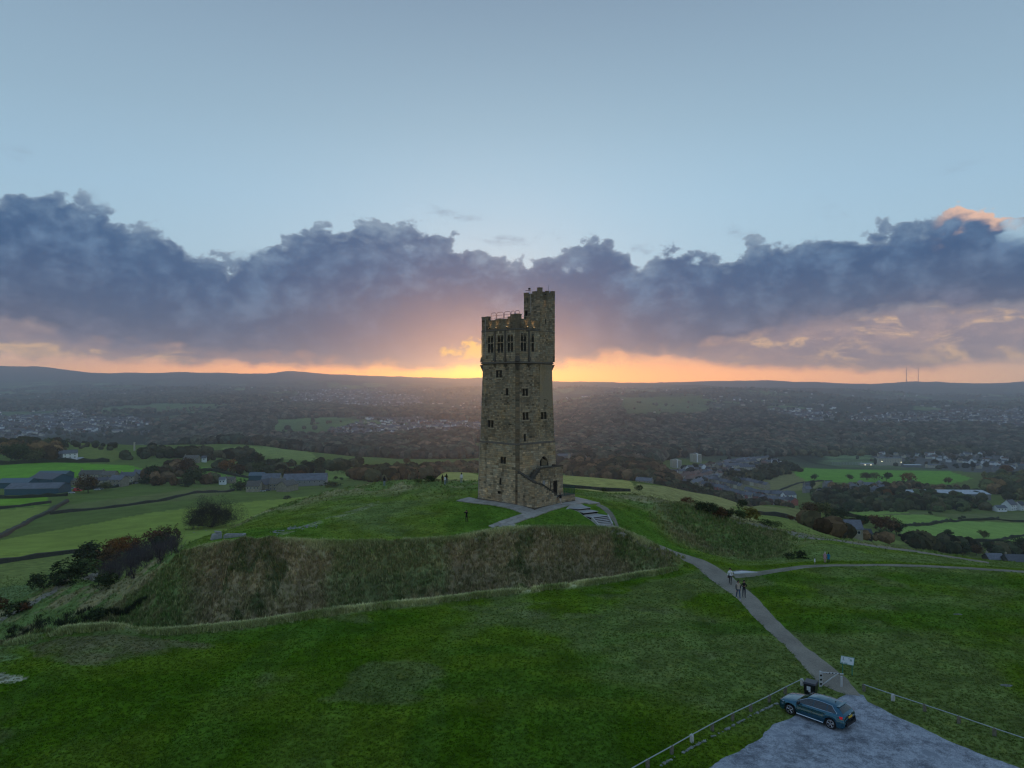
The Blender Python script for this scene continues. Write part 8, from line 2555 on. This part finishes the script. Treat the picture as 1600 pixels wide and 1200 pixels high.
# houses of the estates: individuals, with bare bodies because they show a few pixels each
def estate(group, label, poly, y0, y1, n, walls, roofs, seed, minsep=14, size=(8, 11)):
    rs = np.random.RandomState(seed); w = P(poly, y0, y1)
    if w.sum() < 2: print('EMPTY estate', group); return
    X, Y, r, c = sow(w, n * 5, rs); kept = []
    for x, y in zip(X, Y):
        if len(kept) >= n: break
        if all((x - a) ** 2 + (y - b) ** 2 > minsep ** 2 for a, b in kept): kept.append((x, y))
    base_a = rs.uniform(-.3, .3)
    for x, y in kept:
        street = base_a + round(float(fbm(np.array(x / 180), np.array(y / 180), 1, 3)) * 5) * .4
        wl_, rf_ = walls[rs.randint(len(walls))], roofs[rs.randint(len(roofs))]; big = bool(rs.rand() < .4)
        house('house', Vector((x, y, float(zat(x, y)))), street + rs.choice([0, 1.57]), L_=float(size[1] if big else size[0]), W_=7, he=5, hr=2.8, wall=wl_, roof=rf_, chim=1, win=(0, 0), label=label % ('%s %s' % ('long' if big else 'small', {'white': 'white', 'cream': 'cream', 'grey': 'grey', 'stone': 'stone'}[wl_]), {'slate': 'slate', 'asb': 'grey', 'tile': 'brown', 'tin': 'pale'}[rf_]), group=group, parts=False)
estate('houses behind the school', '%s house with a %s roof in the estate behind the school', [(1360, 712), (1420, 703), (1500, 703), (1640, 712), (1640, 732), (1550, 738), (1500, 728), (1440, 716), (1370, 716)], 1300, 2300, 95, ['white', 'cream', 'grey', 'white'], ['slate', 'slate', 'asb', 'tile'], 51, 13, (9, 13))
estate('grey houses below the school field', '%s house with a %s roof in trees below the school field', [(1235, 765), (1300, 757), (1400, 762), (1400, 772), (1280, 776)], 760, 1200, 16, ['grey', 'stone'], ['slate'], 52, 16, (9, 12))
estate('houses scattered through the valley town', '%s house with a %s roof on the valley town slopes', [(1035, 755), (1060, 740), (1130, 722), (1235, 722), (1235, 730), (1130, 745), (1100, 758), (1060, 768)], 800, 1500, 45, ['stone', 'stone', 'white', 'cream'], ['slate', 'tile'], 53, 15)
estate('white houses in the woods above the town', '%s house with a %s roof in the woods above the valley town', [(1190, 714), (1200, 703), (1240, 703), (1240, 714)], 1300, 2200, 9, ['white', 'cream'], ['asb', 'tin'], 54, 14, (10, 16))
estate('houses left of the tower', '%s house with a %s roof in the suburb left of the tower', [(520, 674), (560, 659), (640, 657), (752, 660), (752, 678), (640, 680), (560, 684), (520, 682)], 1500, 3200, 130, ['white', 'cream', 'grey', 'grey'], ['asb', 'tile', 'slate'], 55, 17, (9, 14))
# past the nearest three hundred houses the towns go on as one mass
def far_houses(name, label, weight, n, seed, cols):
    rs = np.random.RandomState(seed); X, Y, r, c = sow(weight, n, rs); Z = zat(X, Y)
    ids = []
    for wc in cols:
        m_ = MB()
        m_.col = wc; x, y, he, hr = .5, .38, .48, .30
        m_.hexa([Vector(v) for v in ((-x, -y, -.3), (x, -y, -.3), (x, y, -.3), (-x, y, -.3))], [Vector(v) for v in ((-x, -y, he), (x, -y, he), (x, y, he), (-x, y, he))])
        for s in (-1, 1): m_.face([(s * x, -s * y, he), (s * x, s * y, he), (s * x, 0, he + hr)])
        m_.col = (.16, .16, .18) if wc[0] > .4 else (.12, .11, .11)
        for s in (-1, 1):
            a = [(-x - .04, s * (y + .04), he - .02), (x + .04, s * (y + .04), he - .02), (x + .04, 0, he + hr + .02), (-x - .04, 0, he + hr + .02)]; m_.face(a if s < 0 else a[::-1])
        ids.append(m_.data('far house', M_FARH, col=True))
    s = rs.uniform(8, 13, n); st2 = np.round(fbm(X / 200, Y / 200, 2, 5) * 6) * .4 + rs.choice([0, 1.5708], n)
    sx_ = s * rs.choice([1, 1, 1.6, 2.6], n)
    k = rs.uniform(.75, 1.25, n)[:, None]
    return scatter(name, np.stack([X, Y, Z], 1), np.stack([sx_, s, s], 1), np.stack([0 * s, 0 * s, st2], 1), np.ones((n, 3)) * k, ids, label=label)
M_FARH = leaf_mat('far house colours', True, .8)
WC = [(.85, .85, .83), (.66, .62, .52), (.30, .27, .22), (.24, .22, .19), (.55, .52, .46), (.22, .12, .09)]
tw = M_TOWN * vw
far_houses('distant_town', 'dense far suburb in the valley at the left edge', tw * (ug < 300), 1500, 61, WC)
far_houses('distant_town', 'far suburb left of the tower beyond the woods', tw * (ug >= 430) * (ug < 800) * (Yg > 1500), 1300, 62, WC)
far_houses('distant_town', 'far suburbs along the valley side at the right', tw * (ug >= 1150) * (Yg > 2200), 1700, 63, WC)
spr = M_PATCH * vw * (Yg > 1800) * (Yg < 6500) * smooth(fbm(GX / 300, GY / 300, 2, 131), .12, .22)
far_houses('distant_farms', 'scattered farms and hamlets on the rising land below the moor', spr, 500, 64, WC)
far_houses('distant_town', 'thin scatter of houses showing through the woods right of the tower', P([(862, 700), (862, 640), (900, 655), (900, 690)], 1300, 4000) + P([(1045, 690), (1060, 660), (1090, 655), (1085, 685)], 1300, 3500), 110, 65, WC)

# ---- lit lamps at the school, floodlight fence, masts on the moor
M_SL = mat('lit school lamp', (1, .9, .7), .4, emis=(1.0, .82, .5), estr=9.0)
for i, (px, py, where) in enumerate(((1373, 720, 'left corner of the three-storey block'), (1403, 721, 'right corner of the three-storey block'), (1347, 725, 'low left wing'), (1413, 727, 'entrance right of the block'), (1422, 728, 'low right wing'), (1445, 726, 'school hall'), (1356, 725, 'door of the low left wing'))):
    p = hit(px, 728.5, 900); p.y -= 12
    root = empty('wall_lamp', Vector((p.x, p.y, float(zat(p.x, p.y)))), 0, 'lit yellow lamp by the %s' % where, 'lamp', 'lit lamps round the school')
    h = max(2.5, (728 - py) * p.y / F)
    m_ = MB(); m_.tube([(0, 0, -.5), (0, 0, h)], .08, 4); m_.build('pole', M_DKMETAL, root)
    m_ = MB(); m_.box((0, -.1, h), (1.1, .3, .6)); m_.build('lamp_glass', M_SL, root)
M_MESH = mat('pale sports fence', (.32, .36, .36), .7)
fa, fb = hit(1300, 727, 900), hit(1346, 727, 900)
fr_ = empty('sports_fence', fa, 0, 'pale ball-stop fence with tall posts on the school field', 'fence')
for i in range(11):
    c = fa.lerp(fb, i / 10) - fa
    m_ = MB(); m_.tube([c + Vector((0, 0, -1)), c + Vector((0, 0, 9 if i in (0, 10) else 6.5))], .18, 4); m_.build('post', M_MESH, fr_)
for k in range(9):
    m_ = MB(); m_.tube([Vector((0, 0, .6 + k * .75)), fb - fa + Vector((0, 0, .6 + k * .75))], .10, 4); m_.build('wire', M_MESH, fr_)
M_MAST = mat('mast steel', (.12, .10, .11), .7)
for px, lab in ((1417, 'left one of two thin masts on the moor skyline'), (1436, 'right one of two thin masts on the moor skyline')):
    c_ = int(round((px - US[0]) / (US[1] - US[0]))); k_ = int(np.argmin(YI[:, c_])); p = Vector((GX[k_, c_], GY[k_, c_], H[k_, c_]))
    m_ = MB(); h = 22 * p.y / F
    for a in range(3):
        q = Vector((math.cos(a * 2.094), math.sin(a * 2.094), 0)) * 3.0
        m_.tube([q + Vector((0, 0, -5)), q * .5 + Vector((0, 0, h))], 1.7, 4)
    for j in range(12):
        m_.tube([Vector((3 * math.cos(j), 3 * math.sin(j), h * j / 12)), Vector((-3 * math.cos(j), 3 * math.sin(j), h * (j + 1) / 12))], .5, 3)
    o = m_.build('radio_mast', M_MAST); o.location = p; tag(o, lab, 'mast')

# ---- vehicles in the farmyard
def small_car(px, py, c, label, rz=0.2, big=False, ymin=300):
    p = hit(px, py, ymin); root = empty('parked_car' if not big else 'red_van', p, rz, label, 'car' if not big else 'van')
    k = 1.0 if not big else 1.4
    m_ = MB(); m_.hexa([Vector(v) * k for v in ((-2.1, -.85, .3), (2.1, -.85, .3), (2.1, .85, .3), (-2.1, .85, .3))], [Vector(v) * k for v in ((-2.05, -.8, .9), (1.9, -.8, .85), (1.9, .8, .85), (-2.05, .8, .9))]); m_.build('body', c, root)
    m_ = MB(); m_.hexa([Vector(v) * k for v in ((-1.8, -.78, .9), (1.1, -.78, .88), (1.1, .78, .88), (-1.8, .78, .9))], [Vector(v) * k for v in ((-1.4, -.6, 1.45 + .6 * big), (.4, -.6, 1.45 + .6 * big), (.4, .6, 1.45 + .6 * big), (-1.4, .6, 1.45 + .6 * big))]); m_.build('cabin', M_WIN if not big else c, root)
    for x in (-1.3, 1.3):
        for y in (-.82, .82):
            m_ = MB(); m_.tube([(x * k, y * k - .1, .32 * k), (x * k, y * k + .1, .32 * k)], .32 * k, 8); m_.build('wheel', M_DKMETAL, root)
CW = mat('white car paint', (.65, .66, .68), .3, spec=.6, coat=.5); CG = mat('silver car paint', (.35, .37, .4), .3, metal=.5); CRD = mat('red vehicle paint', (.65, .03, .02), .4); CBK = mat('dark car paint', (.03, .035, .05), .3, spec=.6)
small_car(93, 762, CW, 'white car beside the dark blue barn, topmost of the farmyard cars'); small_car(101, 766, CW, 'white car in the middle of the farmyard'); small_car(113, 764, CG, 'silver car behind the middle white car in the farmyard')
small_car(112, 771, CW, 'white car at the near edge of the farmyard'); small_car(106, 763, CBK, 'dark car at the back of the farmyard'); small_car(121, 768, CRD, 'bright red van beside the big brown farmyard tree', big=True)
small_car(152, 766, CW, 'white car right of the big brown farmyard tree'); small_car(157, 765, CG, 'silver car second right of the farmyard tree'); small_car(203, 757, CBK, 'dark car parked below the left dark-roofed cottage'); small_car(212, 756, CG, 'silver car below the right dark-roofed cottage')
small_car(411, 768, CW, 'white car at the cart door of the stone farm'); small_car(418, 767, CBK, 'dark blue car at the cart door of the stone farm'); small_car(107, 722, CW, 'white car in front of the tall white house')
